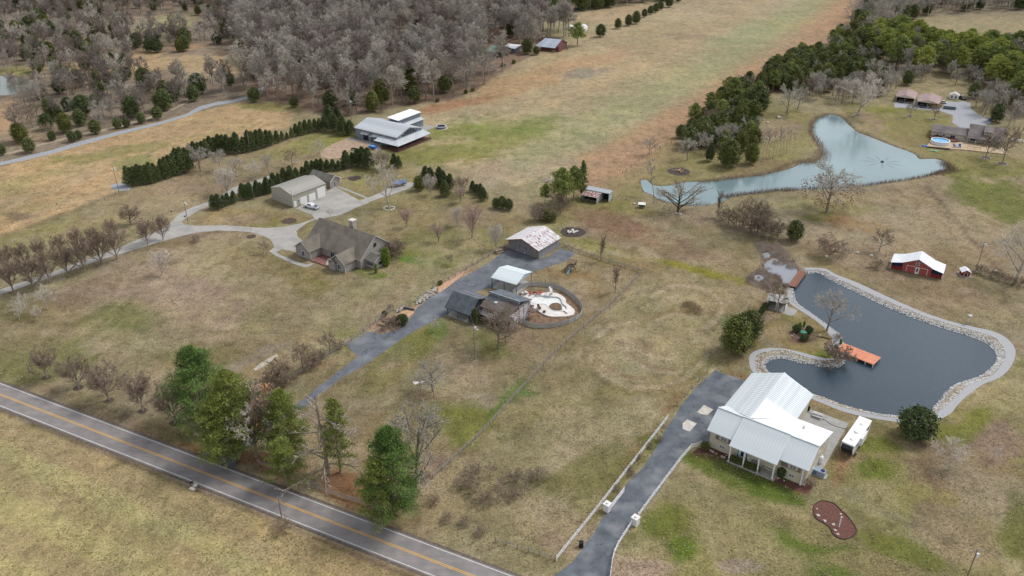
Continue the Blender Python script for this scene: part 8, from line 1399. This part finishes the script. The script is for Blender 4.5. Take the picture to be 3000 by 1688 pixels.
rocks('c',[(725,890),(640,930),(640,1050)], lambda i: ['upper','middle','lower'][i]+' pale flat stone on the hedgerow side of the upper pond', 'pale stones by the hedgerow', .9, MATS['white_rock']); rocks('f',[(1318,460),(1422,482),(2360,600),(1085,490)], lambda i: ['left white stone under the field fence','right white stone under the field fence','white stone beside the creek brush','white stone by the bare bush'][i], 'white stones at the field fence', .5, MATS['white_rock'])
t = tag(MB().rock((0,0,0),.5).build('tree_stump', M('pale_stump','#8f7f74','#b09f93'), loc=(*g('D',1130,935),.3)), 'pale cut stump on the peninsula lawn', 'stump'); tag(MB().bar((0,0,.15),(2.2,-1.2,.15),.14).build('fallen_log', bark_d, loc=(*g('D',1145,940),0)), 'dark log lying beside the pale stump on the peninsula', 'log')
t = empty('garden_windmill', g('D',905,915), 0, 'pale leaning frame with green basin in the peninsula island bed', 'ornament'); MB().bar((0,0,0),(1.2,.6,4.6),.12,.08).bar((.2,.1,0),(.6,.4,2.6),.06).build('frame', M('pale_pole','#b3a58e','#cbbda6'), t); MB().lathe([(.3,.5),(.8,.9),(.85,1.0)],12,c=(.3,.1)).build('basin', M('green_basin','#3f8f78','#54a68e'), t)
# ------------------------------------------------------------------ reeds on the banks, marsh stems
def reeds(name, spots, label, mat, h=(.6,1.5), wd=.10):
    n = len(spots); P_ = np.array(spots); H_ = RNG.uniform(*h, n); a = RNG.uniform(0, 6.28, n); lean = RNG.normal(0,.25,(n,2)); E_ = np.stack([np.cos(a), np.sin(a)],1)*wd/2
    V_ = np.zeros((n,3,3)); V_[:,0,:2] = P_-E_; V_[:,1,:2] = P_+E_; V_[:,2,:2] = P_+lean*H_[:,None]; V_[:,0:2,2] = -.35; V_[:,2,2] = H_; tag(link(name, tri_mesh(name, V_.reshape(-1,3), np.arange(3*n).reshape(-1,3), [mat])), label, 'reeds', kind='stuff')
def along(pl, wd, dens):
    out = []
    for a, c in zip(pl, pl[1:]):
        d = math.dist(a, c)
        for k in range(int(d*dens)): s = random.random(); out.append((a[0]+(c[0]-a[0])*s+random.gauss(0,wd), a[1]+(c[1]-a[1])*s+random.gauss(0,wd)))
    return out
rd = M('reed_tan','#8c7967','#b3a08c',scale=.3); sp = along(gl('Y',[(1620,490),(1750,478),(1900,455),(2080,435),(2200,425),(2330,385),(2440,335),(2570,300)]),.9,34)+along(gl('c',[(900,1225),(980,1215),(1040,1190),(1050,1130)]),1.8,60)+along(gl('c',[(1050,1120),(1010,1060),(965,1000),(975,930),(1010,890),(1090,868)]),1.0,30)
reeds('bank_reeds', sp, 'tan dead reeds fringing the far bank of the upper pond', rd); sp = along(gl('Y',[(1840,640),(1900,622),(2000,612),(2200,588),(2480,562)]),.8,40)+along(gl('c',[(760,1445),(900,1425),(1300,1405),(1500,1380),(1720,1350),(1900,1312),(1985,1280)]),.5,22)+along(gl('c',[(1960,1225),(2020,1265),(2050,1285),(1990,1300),(1900,1315)]),1.2,60)+along(gl('Y',[(1190,640),(1300,690),(1500,712),(1700,705)]),.4,14)
reeds('bank_reeds', sp, 'brown dead reeds fringing the near bank of the upper pond', M('reed_brown','#6e5c4e','#93806f',scale=.3))
rng = np.random.default_rng(8); mp_ = np.array(marsh_poly); cx, cy = mp_.min(0), mp_.max(0); S_ = rng.uniform(cx, cy, (30000,2)); dM = sdist(S_[:,0], S_[:,1], marsh_poly); dQ = np.minimum.reduce([sdist(S_[:,0], S_[:,1], p) for p in puddles]); cl = fbm(S_[:,0], S_[:,1], 3.0, 77, 3); k_ = (dM < 0) & ((dQ > .2) | (cl > .62)) & (cl > .33); reeds('marsh_stems', S_[k_][:11000], 'tangled grey-brown dead marsh stems beside the footbridge', M('marsh_grey','#968a81','#bfb3aa',scale=.4), h=(.3,1.2), wd=.08)
# low thicket beside the public road and brush along lines
for i, (xx, yy, h) in enumerate([(930,760,90),(1010,820,90),(1090,900,80),(1180,860,90),(1280,860,80),(1400,760,90),(1480,720,80),(1120,700,90),(1300,720,80),(1220,780,70),(1000,680,80),(1380,830,70)]): plant(('bush0','scrub0')[i%2],'i',xx,yy,yy-h,'low tangled brown thicket bush left of the white driveway fence','thicket left of the white driveway', 1.2)
for i, (xx, yy) in enumerate([(640,720),(560,840),(700,900),(800,1030),(930,1060),(1060,1130)]): plant('bush0','i',xx,yy,yy-60,'small pinkish-brown roadside brush bush near the end of the rail fence','roadside brush')
for i, (xx, yy) in enumerate([(2240,560),(2330,480),(2170,650),(2080,800),(2190,690),(2400,430)]): plant('bush0','i',xx,yy,yy-38,f'{ORD[i]} small dormant shrub planted along the white driveway fence','shrubs along the white driveway fence')
for i, (tt,xx,yy,h) in enumerate([('b',300,850,140),('b',60,870,160),('b',520,790,120),('b',1080,580,50),('b',1160,540,40),('b',1230,500,40),('b',1600,400,50),('b',1700,375,50)]): plant('bush0',tt,xx,yy,yy-h*.5,'low brown brush at the edge of the big grey wood','brush at the wood edge')

# tufts and clods over the nearer grass: real little blades, too many to count
rng = np.random.default_rng(17); n = 150000; ty = 95*np.exp(rng.random(n)*math.log(360/95)); tx = (rng.random(n)*2-1)*(ty*.95+20); cl = fbm(tx, ty, 7, 401, 4); k_ = (cl+rng.random(n)*.35 > .62); tx, ty = tx[k_], ty[k_]
ok = (sdist(tx, ty, shore) > 7) & (sdist(tx, ty, upper) > 1.5) & (np.abs(ty-np.polyval(pc, tx)) > RW*.5+3.2)
for pl in PAVED:
    a = np.array(pl); lo_, hi_ = a.min(0)-1, a.max(0)+1; b_ = ok & (tx > lo_[0]) & (tx < hi_[0]) & (ty > lo_[1]) & (ty < hi_[1])
    if b_.any(): idx = np.where(b_)[0]; ok[idx[sdist(tx[idx], ty[idx], pl) < .25]] = False
tx, ty = tx[ok], ty[ok]; n = len(tx); print('tufts', n); a = rng.uniform(0, 6.28, n); s_ = rng.uniform(.08, .24, n)*(ty/180)**.5; V_ = np.zeros((n,3,3))
for j in range(3): V_[:,j,0] = tx+s_*np.cos(a+2.1*j); V_[:,j,1] = ty+s_*np.sin(a+2.1*j); V_[:,j,2] = (.02, .10, .20)[j]*rng.uniform(.4,1.2,n)
mk = rng.integers(0, 3, n); tag(link('grass_tufts', tri_mesh('grass_tufts', V_.reshape(-1,3), np.arange(3*n).reshape(-1,3), [M('tuft_olive','#66653e','#7f7b50',scale=.1), M('tuft_brown','#6f5f47','#8a7859',scale=.1), M('tuft_straw','#8c8161','#a09572',scale=.1)], mk)), 'scattered tufts of olive and straw grass over the lawns', 'grass', kind='stuff')
